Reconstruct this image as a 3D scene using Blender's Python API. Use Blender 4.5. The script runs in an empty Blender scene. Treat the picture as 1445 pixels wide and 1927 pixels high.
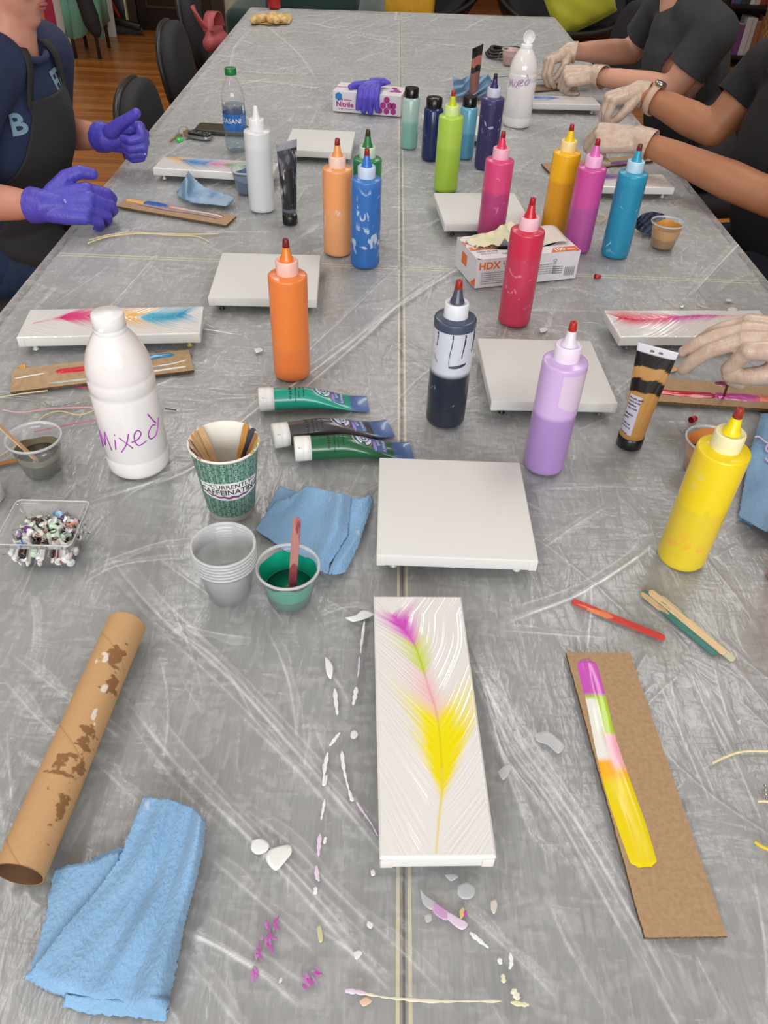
import bpy, bmesh, math, random
import numpy as np
from mathutils import Vector, Matrix, Euler
from mathutils.bvhtree import BVHTree
random.seed(7); RNG = np.random.default_rng(7)
S = bpy.context.scene
COL = S.collection
PI = math.pi
TZ = 0.74            # table surface height (film)

# ------------------------------------------------------------------ camera
FPX, CX, CY, CAMZ = 1455.0, 722.5, 963.5, 1.44
def _n(v): return v / np.linalg.norm(v)
_dn = _n(np.array([645 - CX, 2600 - CY, FPX])); _up = -_dn
_vp = _n(np.array([752 - CX, -330 - CY, FPX]))
_Y = _n(_vp - np.dot(_vp, _up) * _up); _X = np.cross(_Y, _up)
RC = np.array([_X, _Y, _up])
cam = bpy.data.cameras.new('camera'); camo = bpy.data.objects.new('camera', cam); COL.objects.link(camo)
r_, d_, f_ = RC[:, 0], RC[:, 1], RC[:, 2]
camo.matrix_world = Matrix(((r_[0], -d_[0], -f_[0], 0), (r_[1], -d_[1], -f_[1], 0), (r_[2], -d_[2], -f_[2], CAMZ), (0, 0, 0, 1)))
cam.sensor_fit = 'VERTICAL'; cam.sensor_height = 36.0; cam.lens = FPX / 1927 * 36; cam.clip_start = 0.02
S.camera = camo
# ------------------------------------------------------------------ light and exposure
S.view_settings.view_transform = 'Standard'; S.view_settings.look = 'None'
S.view_settings.gamma = 1; S.view_settings.use_curve_mapping = False
S.view_settings.exposure = 0.02
S.cycles.max_bounces = 8; S.cycles.diffuse_bounces = 3; S.cycles.glossy_bounces = 3
S.cycles.transmission_bounces = 6; S.cycles.transparent_max_bounces = 24
S.cycles.sample_clamp_indirect = 4; S.cycles.caustics_reflective = False; S.cycles.caustics_refractive = False
w = bpy.data.worlds.new('world'); S.world = w; w.use_nodes = True
w.node_tree.nodes['Background'].inputs[0].default_value = (0.95, 0.97, 1, 1)
w.node_tree.nodes['Background'].inputs[1].default_value = 0.25
def ceiling_lamp(x, y, sx, sy, p, col=(1, 0.99, 0.975)):
    l = bpy.data.lights.new('ceiling_panel', 'AREA'); l.shape = 'RECTANGLE'; l.size = sx; l.size_y = sy
    l.energy = p; l.color = col
    o = bpy.data.objects.new('ceiling_panel', l); COL.objects.link(o); o.location = (x, y, 2.92)
ceiling_lamp(-1.5, 0.7, 0.5, 1.2, 17)
ceiling_lamp(-0.9, 3.2, 0.5, 1.2, 21)
ceiling_lamp(1.3, 2.2, 0.5, 1.2, 18)
ceiling_lamp(0.3, 5.0, 1.2, 0.5, 20)
ceiling_lamp(-2.2, 5.6, 0.5, 0.5, 8)
ceiling_lamp(2.4, 5.8, 0.5, 0.5, 10)
wl = bpy.data.lights.new('front_fill', 'AREA'); wl.shape = 'RECTANGLE'; wl.size = 3.2; wl.size_y = 1.5; wl.energy = 150; wl.color = (0.94, 0.97, 1)  # added soft fill behind the camera, brightens bottle fronts; the wall has no window
wo = bpy.data.objects.new('front_fill', wl); COL.objects.link(wo); wo.location = (0.2, -2.36, 1.75); wo.rotation_euler = (PI / 2 - 0.12, 0, 0)

# ------------------------------------------------------------------ helpers
def W(px, py, z=TZ):
    r = RC @ np.array([px - CX, py - CY, FPX]); t = (z - CAMZ) / r[2]
    return Vector((r[0] * t, r[1] * t, z))
def WX(px, py, X=None, Y=None):
    r = RC @ np.array([px - CX, py - CY, FPX]); t = X / r[0] if X is not None else Y / r[1]
    return Vector((r[0] * t, r[1] * t, CAMZ + r[2] * t))
def lin(c):
    return tuple((x / 255 / 12.92 if x / 255 <= 0.04045 else ((x / 255 + 0.055) / 1.055) ** 2.4) for x in c)
def L3(c): return np.array(lin(c))
MATS = {}
def mat(name, c, rough=0.5, spec=0.5, metal=0.0, noise=None, bump=None, coat=0.0, sss=0.0, trans=0.0, attr=None, spots=None, coords='Object', sheen=0.0):
    """noise=(scale, other colour, amount)  bump=(scale, strength)  spots=[(scale, threshold, colour, softness, stretch)]"""
    if name in MATS: return MATS[name]
    m = bpy.data.materials.new(name); m.use_nodes = True; nt = m.node_tree; N = nt.nodes; K = nt.links
    b = N['Principled BSDF']; c4 = (*lin(c), 1)
    b.inputs['Base Color'].default_value = c4; b.inputs['Roughness'].default_value = rough
    b.inputs['Specular IOR Level'].default_value = spec; b.inputs['Metallic'].default_value = metal
    b.inputs['Coat Weight'].default_value = coat; b.inputs['Coat Roughness'].default_value = 0.08
    b.inputs['Transmission Weight'].default_value = trans; b.inputs['Sheen Weight'].default_value = sheen
    if sss: b.inputs['Subsurface Weight'].default_value = sss; b.inputs['Subsurface Radius'].default_value = (0.01, 0.006, 0.004); b.inputs['Subsurface Scale'].default_value = 0.6
    tc = N.new('ShaderNodeTexCoord'); src = None
    if attr:
        a = N.new('ShaderNodeAttribute'); a.attribute_name = attr; src = a.outputs['Color']
    def mapped(sc, stretch=(1, 1, 1)):
        mp = N.new('ShaderNodeMapping'); mp.inputs['Scale'].default_value = stretch; K.new(tc.outputs[coords], mp.inputs[0])
        t = N.new('ShaderNodeTexNoise'); t.inputs['Scale'].default_value = sc; t.inputs['Detail'].default_value = 5; K.new(mp.outputs[0], t.inputs['Vector']); return t
    def mixin(fac, col):
        nonlocal src
        mx = N.new('ShaderNodeMix'); mx.data_type = 'RGBA'; K.new(fac, mx.inputs[0])
        if src is None: mx.inputs[6].default_value = c4
        else: K.new(src, mx.inputs[6])
        mx.inputs[7].default_value = (*lin(col), 1); src = mx.outputs[2]
    def ramp(sock, lo, hi, top=1.0):
        r = N.new('ShaderNodeMapRange'); r.inputs[1].default_value = lo; r.inputs[2].default_value = hi; r.inputs[4].default_value = top
        K.new(sock, r.inputs[0]); return r.outputs[0]
    if noise:
        t = mapped(noise[0], noise[3] if len(noise) > 3 else (1, 1, 1)); mixin(ramp(t.outputs[0], 0.35, 0.65, noise[2]), noise[1])
    for sp in (spots or []):
        t = mapped(sp[0], sp[4] if len(sp) > 4 else (1, 1, 1)); mixin(ramp(t.outputs[0], sp[1], sp[1] + sp[3]), sp[2])
    if src is not None: K.new(src, b.inputs['Base Color'])
    if bump:
        t = mapped(bump[0], bump[2] if len(bump) > 2 else (1, 1, 1)); bp = N.new('ShaderNodeBump'); bp.inputs['Strength'].default_value = bump[1]; bp.inputs['Distance'].default_value = 0.002
        K.new(t.outputs[0], bp.inputs['Height']); K.new(bp.outputs[0], b.inputs['Normal'])
    MATS[name] = m; return m
def clear_mat(name, tint=(255, 255, 255), white=0.06, rough=0.06, gloss=0.9, whitecol=(235, 238, 240)):
    """thin clear plastic: what lies behind shows through, plus a faint body and a glossy skin"""
    if name in MATS: return MATS[name]
    m = bpy.data.materials.new(name); m.use_nodes = True; N = m.node_tree.nodes; K = m.node_tree.links
    N.remove(N['Principled BSDF']); out = N['Material Output']
    tr = N.new('ShaderNodeBsdfTransparent'); tr.inputs[0].default_value = (*lin(tint), 1)
    df = N.new('ShaderNodeBsdfDiffuse'); df.inputs[0].default_value = (*lin(whitecol), 1)
    gl = N.new('ShaderNodeBsdfGlossy'); gl.inputs['Roughness'].default_value = rough
    m1 = N.new('ShaderNodeMixShader'); m1.inputs[0].default_value = white; K.new(tr.outputs[0], m1.inputs[1]); K.new(df.outputs[0], m1.inputs[2])
    lw = N.new('ShaderNodeLayerWeight'); lw.inputs[0].default_value = 0.5
    pw = N.new('ShaderNodeMath'); pw.operation = 'POWER'; pw.inputs[1].default_value = 3.2; K.new(lw.outputs['Facing'], pw.inputs[0])
    mu = N.new('ShaderNodeMath'); mu.operation = 'MULTIPLY_ADD'; mu.inputs[1].default_value = gloss * 0.6; mu.inputs[2].default_value = 0.04 * gloss; K.new(pw.outputs[0], mu.inputs[0])
    m2 = N.new('ShaderNodeMixShader'); K.new(mu.outputs[0], m2.inputs[0]); K.new(m1.outputs[0], m2.inputs[1]); K.new(gl.outputs[0], m2.inputs[2])
    K.new(m2.outputs[0], out.inputs[0]); MATS[name] = m; return m
def stem_name(n): return n
def obj(name, V, F, m=None, parent=None, smooth=True, loc=(0, 0, 0), rot=(0, 0, 0), mi=None, bevel=0, bseg=2, sub=0, colors=None, solid=0, angle=None):
    me = bpy.data.meshes.new(name); me.from_pydata([tuple(v) for v in V], [], [tuple(f) for f in F]); me.update()
    return link(name, me, m, parent, smooth, loc, rot, mi, bevel, bseg, sub, colors, solid, angle)
def link(name, me, m=None, parent=None, smooth=True, loc=(0, 0, 0), rot=(0, 0, 0), mi=None, bevel=0, bseg=2, sub=0, colors=None, solid=0, angle=None):
    o = bpy.data.objects.new(name, me); COL.objects.link(o)
    ms = m if isinstance(m, (list, tuple)) else [m]
    for x in ms:
        if x: me.materials.append(x)
    if mi is not None: me.polygons.foreach_set('material_index', np.asarray(mi, dtype=np.int32))
    if smooth: me.polygons.foreach_set('use_smooth', np.ones(len(me.polygons), dtype=bool))
    if angle: me.set_sharp_from_angle(angle=math.radians(angle))
    if colors is not None:
        a = me.color_attributes.new('paint', 'FLOAT_COLOR', 'POINT'); c = np.ones((len(me.vertices), 4), dtype=np.float32); c[:, :3] = colors
        a.data.foreach_set('color', c.ravel())
    o.location = loc; o.rotation_euler = rot
    if parent: o.parent = parent
    if solid: s = o.modifiers.new('s', 'SOLIDIFY'); s.thickness = solid; s.offset = 0
    if bevel: b = o.modifiers.new('b', 'BEVEL'); b.width = bevel; b.segments = bseg; b.limit_method = 'ANGLE'; b.angle_limit = math.radians(40)
    if sub: s = o.modifiers.new('u', 'SUBSURF'); s.levels = sub; s.render_levels = sub
    return o
def tag(o, label, cat=None, group=None, kind=None):
    o['label'] = label
    if cat: o['category'] = cat
    if group: o['group'] = group
    if kind: o['kind'] = kind
    return o
def thing(name, label, cat, loc=(0, 0, 0), rz=0, group=None):
    o = bpy.data.objects.new(name, None); COL.objects.link(o); o.empty_display_size = 0.02
    o.location = loc; o.rotation_euler = (0, 0, rz) if not isinstance(rz, (tuple, Euler)) else rz
    return tag(o, label, cat, group)
def struct(o): o['kind'] = 'structure'; return o
class MB:
    def __init__(s): s.V = []; s.F = []; s.mi = []
    def add(s, V, F, i=0):
        k = len(s.V); s.V += [tuple(v) for v in V]; s.F += [tuple(a + k for a in f) for f in F]; s.mi += [i] * len(F); return s
    def box(s, c, d, i=0, R=None):
        x, y, z = d[0] / 2, d[1] / 2, d[2] / 2
        V = [Vector((a * x, b * y, e * z)) for a, b, e in ((-1, -1, -1), (1, -1, -1), (1, 1, -1), (-1, 1, -1), (-1, -1, 1), (1, -1, 1), (1, 1, 1), (-1, 1, 1))]
        if R is not None: V = [R @ v for v in V]
        return s.add([v + Vector(c) for v in V], [(3, 2, 1, 0), (4, 5, 6, 7), (0, 1, 5, 4), (1, 2, 6, 5), (2, 3, 7, 6), (3, 0, 4, 7)], i)
    def lathe(s, prof, n=32, i=0, c=(0, 0, 0), capb=True, capt=True, rib=None):
        V = []; F = []
        for j, (r, z) in enumerate(prof):
            for k in range(n):
                a = 2 * PI * k / n; rr = r * (1 + rib(j, k)) if rib else r
                V.append((c[0] + rr * math.cos(a), c[1] + rr * math.sin(a), c[2] + z))
        for j in range(len(prof) - 1):
            for k in range(n): q = (k + 1) % n; F.append((j * n + k, j * n + q, (j + 1) * n + q, (j + 1) * n + k))
        if capb: F.append(tuple(range(n - 1, -1, -1)))
        if capt: F.append(tuple((len(prof) - 1) * n + k for k in range(n)))
        return s.add(V, F, i)
    def tube(s, P, r, n=8, i=0, cap=True, flat=1.0):
        P = [Vector(p) for p in P]; V = []; F = []; m = len(P); up = Vector((0, 0, 1))
        for j, p in enumerate(P):
            t = (P[min(j + 1, m - 1)] - P[max(j - 1, 0)]).normalized()
            a = t.cross(up)
            if a.length < 1e-4: a = t.cross(Vector((0, 1, 0)))
            a.normalize(); b = a.cross(t); rr = r[j] if hasattr(r, '__len__') else r
            for k in range(n):
                an = 2 * PI * k / n; V.append(p + a * rr * math.cos(an) + b * rr * flat * math.sin(an))
        for j in range(m - 1):
            for k in range(n): q = (k + 1) % n; F.append((j * n + k, j * n + q, (j + 1) * n + q, (j + 1) * n + k))
        if cap: F.append(tuple(range(n - 1, -1, -1))); F.append(tuple((m - 1) * n + k for k in range(n)))
        return s.add(V, F, i)
    def ball(s, c, r, n=12, i=0, B=None):
        r = (r, r, r) if not hasattr(r, '__len__') else r; h = max(4, n // 2 + 2); V = []; F = []
        for j in range(1, h):
            for k in range(n):
                a, e = PI * j / h, 2 * PI * k / n; v = Vector((r[0] * math.sin(a) * math.cos(e), r[1] * math.sin(a) * math.sin(e), r[2] * math.cos(a)))
                V.append(Vector(c) + (B @ v if B is not None else v))
        for j in range(h - 2):
            for k in range(n): q = (k + 1) % n; F.append((j * n + k, (j + 1) * n + k, (j + 1) * n + q, j * n + q))
        t = Vector((0, 0, r[2])); t = B @ t if B is not None else t
        V += [Vector(c) + t, Vector(c) - t]; a = len(V) - 2
        for k in range(n): q = (k + 1) % n; F.append((a, k, q)); F.append((a + 1, (h - 2) * n + q, (h - 2) * n + k))
        return s.add(V, F, i)
    def build(s, name, m=None, parent=None, **k): return obj(name, s.V, s.F, m, parent, mi=s.mi if isinstance(m, (list, tuple)) else None, **k)
def spline(P, n=8):
    P = [Vector(p) for p in P]; Q = [P[0]] + P + [P[-1]]; out = []
    for i in range(1, len(Q) - 2):
        a, b, c, d = Q[i - 1:i + 3]
        for j in range(n):
            t = j / n; out.append(0.5 * ((2 * b) + (c - a) * t + (2 * a - 5 * b + 4 * c - d) * t * t + (3 * b - a - 3 * c + d) * t ** 3))
    return out + [P[-1]]
def grid_faces(nu, nv, wrap=False):
    F = []
    for j in range(nv - 1):
        for i in range(nu - (0 if wrap else 1)): q = (i + 1) % nu; F.append((j * nu + i, j * nu + q, (j + 1) * nu + q, (j + 1) * nu + i))
    return F
def resample(P, n):
    P = np.array([tuple(p)[:2] for p in P], float); d = np.r_[0, np.cumsum(np.linalg.norm(np.diff(P, axis=0), axis=1))]
    t = np.linspace(0, d[-1], n); return np.c_[np.interp(t, d, P[:, 0]), np.interp(t, d, P[:, 1])]
def text2d(body, size, align='CENTER', bold=0.0, shear=0.0):
    cu = bpy.data.curves.new('t', 'FONT'); cu.body = body; cu.size = size; cu.align_x = align; cu.align_y = 'CENTER'; cu.offset = bold; cu.shear = shear; cu.resolution_u = 3
    o = bpy.data.objects.new('t', cu); COL.objects.link(o); dg = bpy.context.evaluated_depsgraph_get(); me = o.evaluated_get(dg).to_mesh()
    V = [v.co.copy() for v in me.vertices]; F = [tuple(p.vertices) for p in me.polygons]
    o.evaluated_get(dg).to_mesh_clear(); bpy.data.objects.remove(o); bpy.data.curves.remove(cu); return V, F
def lettering(name, items, fn, m, parent):
    """items: (text, size, x, y, bold[, align]); fn maps flat (x, y) on to the surface"""
    b = MB()
    for it in items:
        V, F = text2d(it[0], it[1], it[5] if len(it) > 5 else 'CENTER', it[4]); b.add([fn(v.x + it[2], v.y + it[3]) for v in V], F)
    return b.build(name, m, parent, smooth=False)
def freeze(o, name):
    dg = bpy.context.evaluated_depsgraph_get(); me = bpy.data.meshes.new_from_object(o.evaluated_get(dg)); me.name = name
    old = o.data; bpy.data.objects.remove(o); bpy.data.meshes.remove(old); return me
def blob(name, m, parent, chains=(), ells=(), vox=0.006, smooth=6, cut=None, solid=0, planes=(), fac=0.5):
    """one continuous skin grown over chains of tapered limbs [(point, radius), ...] and ellipsoids (centre, radii, basis)"""
    b = MB()
    for ch in chains:
        for j, (p, r) in enumerate(ch):
            b.ball(p, r, 14)
            if j + 1 < len(ch):
                q, r2 = ch[j + 1]
                if (Vector(q) - Vector(p)).length > 1e-4: b.tube([p, q], [r, r2], 14)
    for e in ells: b.ball(e[0], e[1], 20, B=e[2] if len(e) > 2 else None)
    o = b.build(name, None, None); mo = o.modifiers.new('r', 'REMESH'); mo.mode = 'VOXEL'; mo.voxel_size = vox
    if smooth: sm = o.modifiers.new('s', 'SMOOTH'); sm.factor = fac; sm.iterations = smooth
    me = freeze(o, name)
    if planes:                                                   # open ends: sleeves, cuffs
        bm = bmesh.new(); bm.from_mesh(me)
        for p, n, rad in planes:
            ax = Vector(n); q = lambda f: f.calc_center_median() - Vector(p); fs = [f for f in bm.faces if -0.05 < q(f).dot(ax) < 0.105 and (q(f) - ax * q(f).dot(ax)).length < rad]; vs = {v for f in fs for v in f.verts}; es = {e for f in fs for e in f.edges}
            bmesh.ops.bisect_plane(bm, geom=list(vs) + list(es) + fs, plane_co=Vector(p), plane_no=Vector(n), clear_outer=True)
        bm.to_mesh(me); bm.free()
    if cut:
        bm = bmesh.new(); bm.from_mesh(me); bmesh.ops.delete(bm, geom=[f for f in bm.faces if cut(f.calc_center_median(), f.normal)], context='FACES'); bm.to_mesh(me); bm.free()
    me.materials.clear()
    return link(name, me, m, parent, solid=solid)
def vnoise(x, y, seed=0):
    """smooth value noise on arrays"""
    r = np.random.default_rng(seed); T = r.random((64, 64)); xi = np.floor(x).astype(int); yi = np.floor(y).astype(int); fx = x - xi; fy = y - yi
    fx = fx * fx * (3 - 2 * fx); fy = fy * fy * (3 - 2 * fy); g = lambda a, b: T[a % 64, b % 64]
    return (g(xi, yi) * (1 - fx) + g(xi + 1, yi) * fx) * (1 - fy) + (g(xi, yi + 1) * (1 - fx) + g(xi + 1, yi + 1) * fx) * fy
def coons(top, right, bottom, left, nu, nv):
    """patch over four boundary polylines (top l->r, right t->b, bottom l->r, left t->b)"""
    T, B = resample(top, nu), resample(bottom, nu); Lf, R = resample(left, nv), resample(right, nv)
    u = np.linspace(0, 1, nu)[None, :, None]; v = np.linspace(0, 1, nv)[:, None, None]
    P = (1 - v) * T[None] + v * B[None] + (1 - u) * Lf[:, None] + u * R[:, None] - ((1 - u) * (1 - v) * T[0] + u * (1 - v) * T[-1] + (1 - u) * v * B[0] + u * v * B[-1])
    return P, u[..., 0] + 0 * v[..., 0], v[..., 0] + 0 * u[..., 0]

# ================================================================== the room
XL, XR, XS = -0.700, 0.817, 0.038            # table group: left edge, right edge, lengthwise seam
YS = [0.056, 1.58, 3.104, 4.60]              # crosswise seams
def wood_floor():
    m = bpy.data.materials.new('strip_floor'); m.use_nodes = True; N = m.node_tree.nodes; K = m.node_tree.links; b = N['Principled BSDF']
    tc = N.new('ShaderNodeTexCoord'); br = N.new('ShaderNodeTexBrick'); K.new(tc.outputs['Object'], br.inputs['Vector'])
    br.inputs['Scale'].default_value = 1; br.inputs['Brick Width'].default_value = 1.7; br.inputs['Row Height'].default_value = 0.057; br.inputs['Mortar Size'].default_value = 0.0012
    br.inputs['Color1'].default_value = (*lin((214, 140, 66)), 1); br.inputs['Color2'].default_value = (*lin((168, 96, 40)), 1); br.inputs['Mortar'].default_value = (*lin((60, 30, 12)), 1); br.offset = 0.37
    mp = N.new('ShaderNodeMapping'); mp.inputs['Scale'].default_value = (1.5, 40, 1); K.new(tc.outputs['Object'], mp.inputs[0])
    t = N.new('ShaderNodeTexNoise'); t.inputs['Scale'].default_value = 1.6; t.inputs['Detail'].default_value = 6; K.new(mp.outputs[0], t.inputs['Vector'])
    r = N.new('ShaderNodeMapRange'); r.inputs[1].default_value = 0.4; r.inputs[2].default_value = 0.75; r.inputs[4].default_value = 0.6; K.new(t.outputs[0], r.inputs[0])
    mx = N.new('ShaderNodeMix'); mx.data_type = 'RGBA'; K.new(r.outputs[0], mx.inputs[0]); K.new(br.outputs[0], mx.inputs[6]); mx.inputs[7].default_value = (*lin((138, 72, 28)), 1)
    K.new(mx.outputs[2], b.inputs['Base Color']); b.inputs['Roughness'].default_value = 0.28; return m
def slab(name, c, d, m, bevel=0): return struct(MB().box((0, 0, 0), d).build(name, m, None, smooth=False, loc=c, bevel=bevel))
M_wall = mat('cream_wall_paint', (214, 208, 192), 0.7, noise=(3, (205, 199, 182), 0.5))
M_white_wall = mat('white_wall_paint', (226, 218, 216), 0.6)
slab('floor', (0.4, 3.9, -0.05), (8.0, 13, 0.1), wood_floor())
slab('ceiling', (0.4, 3.9, 3.05), (8.0, 13, 0.1), mat('ceiling_white', (235, 233, 228), 0.8))
slab('wall_left', (-3.45, 3.9, 1.5), (0.1, 12.8, 3.0), M_wall)
slab('wall_right', (4.25, 3.9, 1.5), (0.1, 12.8, 3.0), M_wall)
slab('wall_front', (0.4, -2.45, 1.5), (7.8, 0.1, 3.0), M_wall)
slab('wall_back', (0.4, 10.05, 1.5), (7.8, 0.1, 3.0), M_white_wall)
slab('wall_back_left', (-2.15, 8.1, 1.5), (2.5, 0.2, 3.0), M_wall)
slab('baseboard_back', (1.7, 9.97, 0.09), (5.1, 0.05, 0.18), mat('varnished_trim', (150, 88, 40), 0.35))
# dark panelled door with its casing
M_dark = mat('dark_stained_wood', (38, 26, 20), 0.35, noise=(4, (26, 17, 13), 0.8, (14, 14, 1)))
dx0, dx1 = WX(262, 40, Y=7.97).x, WX(402, 40, Y=7.97).x
d = MB(); d.box(((dx0 + dx1) / 2, 7.975, 1.02), (dx1 - dx0, 0.05, 2.04))
door = struct(d.build('door_1', M_dark, None, smooth=False, bevel=0.004))
for z0, z1 in ((0.18, 0.62), (0.75, 1.9)):
    b = MB()
    for s in (-1, 1): b.box(((dx0 + dx1) / 2 + s * (dx1 - dx0) * 0.36, 7.945, (z0 + z1) / 2), (0.02, 0.016, z1 - z0))
    for z in (z0, z1): b.box(((dx0 + dx1) / 2, 7.945, z), ((dx1 - dx0) * 0.74, 0.016, 0.02))
    b.build('panel_moulding', mat('moulding_edge', (74, 54, 38), 0.35), door, smooth=False, bevel=0.003)
MB().lathe([(0.0, 0), (0.03, 0.005), (0.032, 0.02), (0.02, 0.04), (0.012, 0.05)], 16).build('door_knob', mat('brass', (176, 140, 80), 0.3, metal=1), door, loc=(dx1 - 0.08, 7.94, 1.0), rot=(PI / 2, 0, 0))
b = MB()
for x in (dx0 - 0.06, dx1 + 0.05): b.box((x, 7.97, 1.05), (0.11, 0.07, 2.1))
b.box(((dx0 + dx1) / 2, 7.97, 2.12), (dx1 - dx0 + 0.26, 0.07, 0.12))
struct(b.build('trim_1', mat('dark_casing', (60, 44, 34), 0.4), None, smooth=False, bevel=0.005))
px0, px1 = WX(218, 40, Y=7.95).x, WX(244, 40, Y=7.95).x
slab('trim_2', ((px0 + px1) / 2, 7.95, 1.5), (px1 - px0, 0.12, 3.0), mat('cream_gloss', (226, 214, 176), 0.35), 0.012)
slab('baseboard_left', (-3.37, 3.9, 0.09), (0.06, 12.6, 0.18), mat('dark_base', (52, 36, 26), 0.4))

# ================================================================== tables
M_top = mat('grey_laminate', (156, 158, 158), 0.5, noise=(7, (138, 142, 142), 0.8, (70, 4, 1)))
M_trim = mat('cream_edge_band', (222, 214, 178), 0.45)
M_leg = mat('grey_steel', (88, 88, 90), 0.4, metal=0.6)
TB = TZ - 0.006
def table(x0, x1, y0, y1, label):
    inner = 1 if x0 < -0.3 else -1
    cx_, cy_ = (x0 + x1) / 2, (y0 + y1) / 2; wx, wy = x1 - x0, y1 - y0
    t = thing('folding_table', label, 'table', (cx_, cy_, 0), 0, 'folding tables under the plastic sheet')
    MB().box((0, 0, TB - 0.015), (wx, wy, 0.03)).build('tabletop', M_top, t, smooth=False, bevel=0.003)
    b = MB(); k = 0.0032
    b.box((inner * (wx / 2 - k * 1.3), 0, TB + 0.0002), (k, wy - k * 2, 0.0012))
    for s in (-1, 1): b.box((0, s * (wy / 2 - k * 1.3), TB + 0.0002), (wx - k * 2, k, 0.0012))
    b.build('edge_band', M_trim, t, smooth=False)
    for sx in (-1, 1):
        for sy in (-1, 1):
            MB().tube([(sx * (wx / 2 - 0.1), sy * (wy / 2 - 0.16), 0.0), (sx * (wx / 2 - 0.1), sy * (wy / 2 - 0.16), TB - 0.03)], 0.014, 12).build('leg', M_leg, t)
    for sy in (-1, 1): MB().tube([(-wx / 2 + 0.1, sy * (wy / 2 - 0.16), 0.25), (wx / 2 - 0.1, sy * (wy / 2 - 0.16), 0.25)], 0.009, 10).build('crossbar', M_leg, t)
rown = ['nearest the camera, under the feather canvas and cardboard palette', 'in the middle, under the squeeze bottles', 'at the far end, under the bread and the red can']
for c, (x0, x1) in enumerate(((XL + 0.006, XS - 0.001), (XS + 0.001, XR - 0.006))):
    for r_i in range(3):
        table(x0, x1, YS[r_i] + 0.001, YS[r_i + 1] - 0.001 - (0.08 if (r_i == 2 and c == 0) else 0),
              f"grey folding table with cream edge band, {'left' if c == 0 else 'right'} column, {['nearest the camera', 'middle of the row', 'at the far end'][r_i]}")

# ================================================================== plastic sheet
def film_material():
    m = bpy.data.materials.new('clear_drop_sheet'); m.use_nodes = True; N = m.node_tree.nodes; K = m.node_tree.links
    N.remove(N['Principled BSDF']); out = N['Material Output']
    tc = N.new('ShaderNodeTexCoord')
    def noise(sc, st, det=4, rot=0.0):
        mp = N.new('ShaderNodeMapping'); mp.inputs['Scale'].default_value = st; mp.inputs['Rotation'].default_value = (0, 0, rot); K.new(tc.outputs['Object'], mp.inputs[0])
        t = N.new('ShaderNodeTexNoise'); t.inputs['Scale'].default_value = sc; t.inputs['Detail'].default_value = det; t.inputs['Distortion'].default_value = 0.6; K.new(mp.outputs[0], t.inputs['Vector']); return t.outputs[0]
    def math_(op, a, b):
        q = N.new('ShaderNodeMath'); q.operation = op
        if op == 'MULTIPLY_ADD': q.inputs[2].default_value = 0.045
        for i, x in enumerate((a, b)):
            if hasattr(x, 'node'): K.new(x, q.inputs[i])
            else: q.inputs[i].default_value = x
        return q.outputs[0]
    def ridge(x): return math_('SUBTRACT', 1.0, math_('MULTIPLY', math_('ABSOLUTE', math_('SUBTRACT', x, 0.5), 0), 4.0))
    n1 = ridge(noise(14, (3.4, 1, 1), 3, 0.6)); n2 = ridge(noise(14, (1, 3.6, 1), 3, 0.35)); n3 = ridge(noise(44, (1.8, 1, 1), 4, -0.5))
    h = math_('ADD', math_('ADD', math_('MULTIPLY', n1, 0.5), math_('MULTIPLY', n2, 0.4)), math_('MULTIPLY', n3, 0.25))
    bp = N.new('ShaderNodeBump'); bp.inputs['Strength'].default_value = 0.25; bp.inputs['Distance'].default_value = 0.004; K.new(h, bp.inputs['Height'])
    at = N.new('ShaderNodeAttribute'); at.attribute_name = 'fold'
    tr = N.new('ShaderNodeBsdfTransparent'); tr.inputs[0].default_value = (0.97, 0.97, 0.97, 1)
    df = N.new('ShaderNodeBsdfDiffuse'); df.inputs[0].default_value = (*lin((236, 238, 238)), 1); K.new(bp.outputs[0], df.inputs['Normal'])
    gl = N.new('ShaderNodeBsdfGlossy'); gl.inputs['Roughness'].default_value = 0.24; K.new(bp.outputs[0], gl.inputs['Normal'])
    lq = N.new('ShaderNodeLayerWeight'); lq.inputs[0].default_value = 0.5; K.new(bp.outputs[0], lq.inputs['Normal'])
    lw = N.new('ShaderNodeMath'); lw.operation = 'POWER'; lw.inputs[1].default_value = 3.0; K.new(lq.outputs['Facing'], lw.inputs[0])
    fac = math_('ADD', math_('ADD', 0.12, math_('MULTIPLY', at.outputs['Fac'], 0.62)), math_('MULTIPLY', lw.outputs[0], 0.38))
    fac = math_('ADD', fac, math_('MULTIPLY', math_('MAXIMUM', math_('SUBTRACT', h, 0.80), 0), 0.5))
    fac = math_('ADD', fac, math_('MULTIPLY', math_('SUBTRACT', noise(4.5, (1.6, 1, 1), 3, 0.7), 0.5), 0.30))
    cl = N.new('ShaderNodeClamp'); cl.inputs[2].default_value = 0.92; K.new(fac, cl.inputs[0])
    m1 = N.new('ShaderNodeMixShader'); K.new(cl.outputs[0], m1.inputs[0]); K.new(tr.outputs[0], m1.inputs[1]); K.new(df.outputs[0], m1.inputs[2])
    m2 = N.new('ShaderNodeMixShader'); K.new(math_('MULTIPLY_ADD', lw.outputs[0], 0.22), m2.inputs[0]); K.new(m1.outputs[0], m2.inputs[1]); K.new(gl.outputs[0], m2.inputs[2])
    K.new(m2.outputs[0], out.inputs[0]); return m
HANG = 0.26
sx = np.r_[np.linspace(XL - HANG, XL - 0.012, 26)[:-1], np.linspace(XL - 0.012, XR + 0.012, 1180), np.linspace(XR + 0.012, XR + HANG, 26)[1:]]
ty = np.r_[np.linspace(-0.2, 0.06, 14)[:-1], np.arange(0.06, 0.75, 0.0014), np.arange(0.75, 1.3, 0.0026), np.arange(1.3, 2.2, 0.005), np.linspace(2.2, 4.62, 250), np.linspace(4.63, 4.86, 22)]
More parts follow.
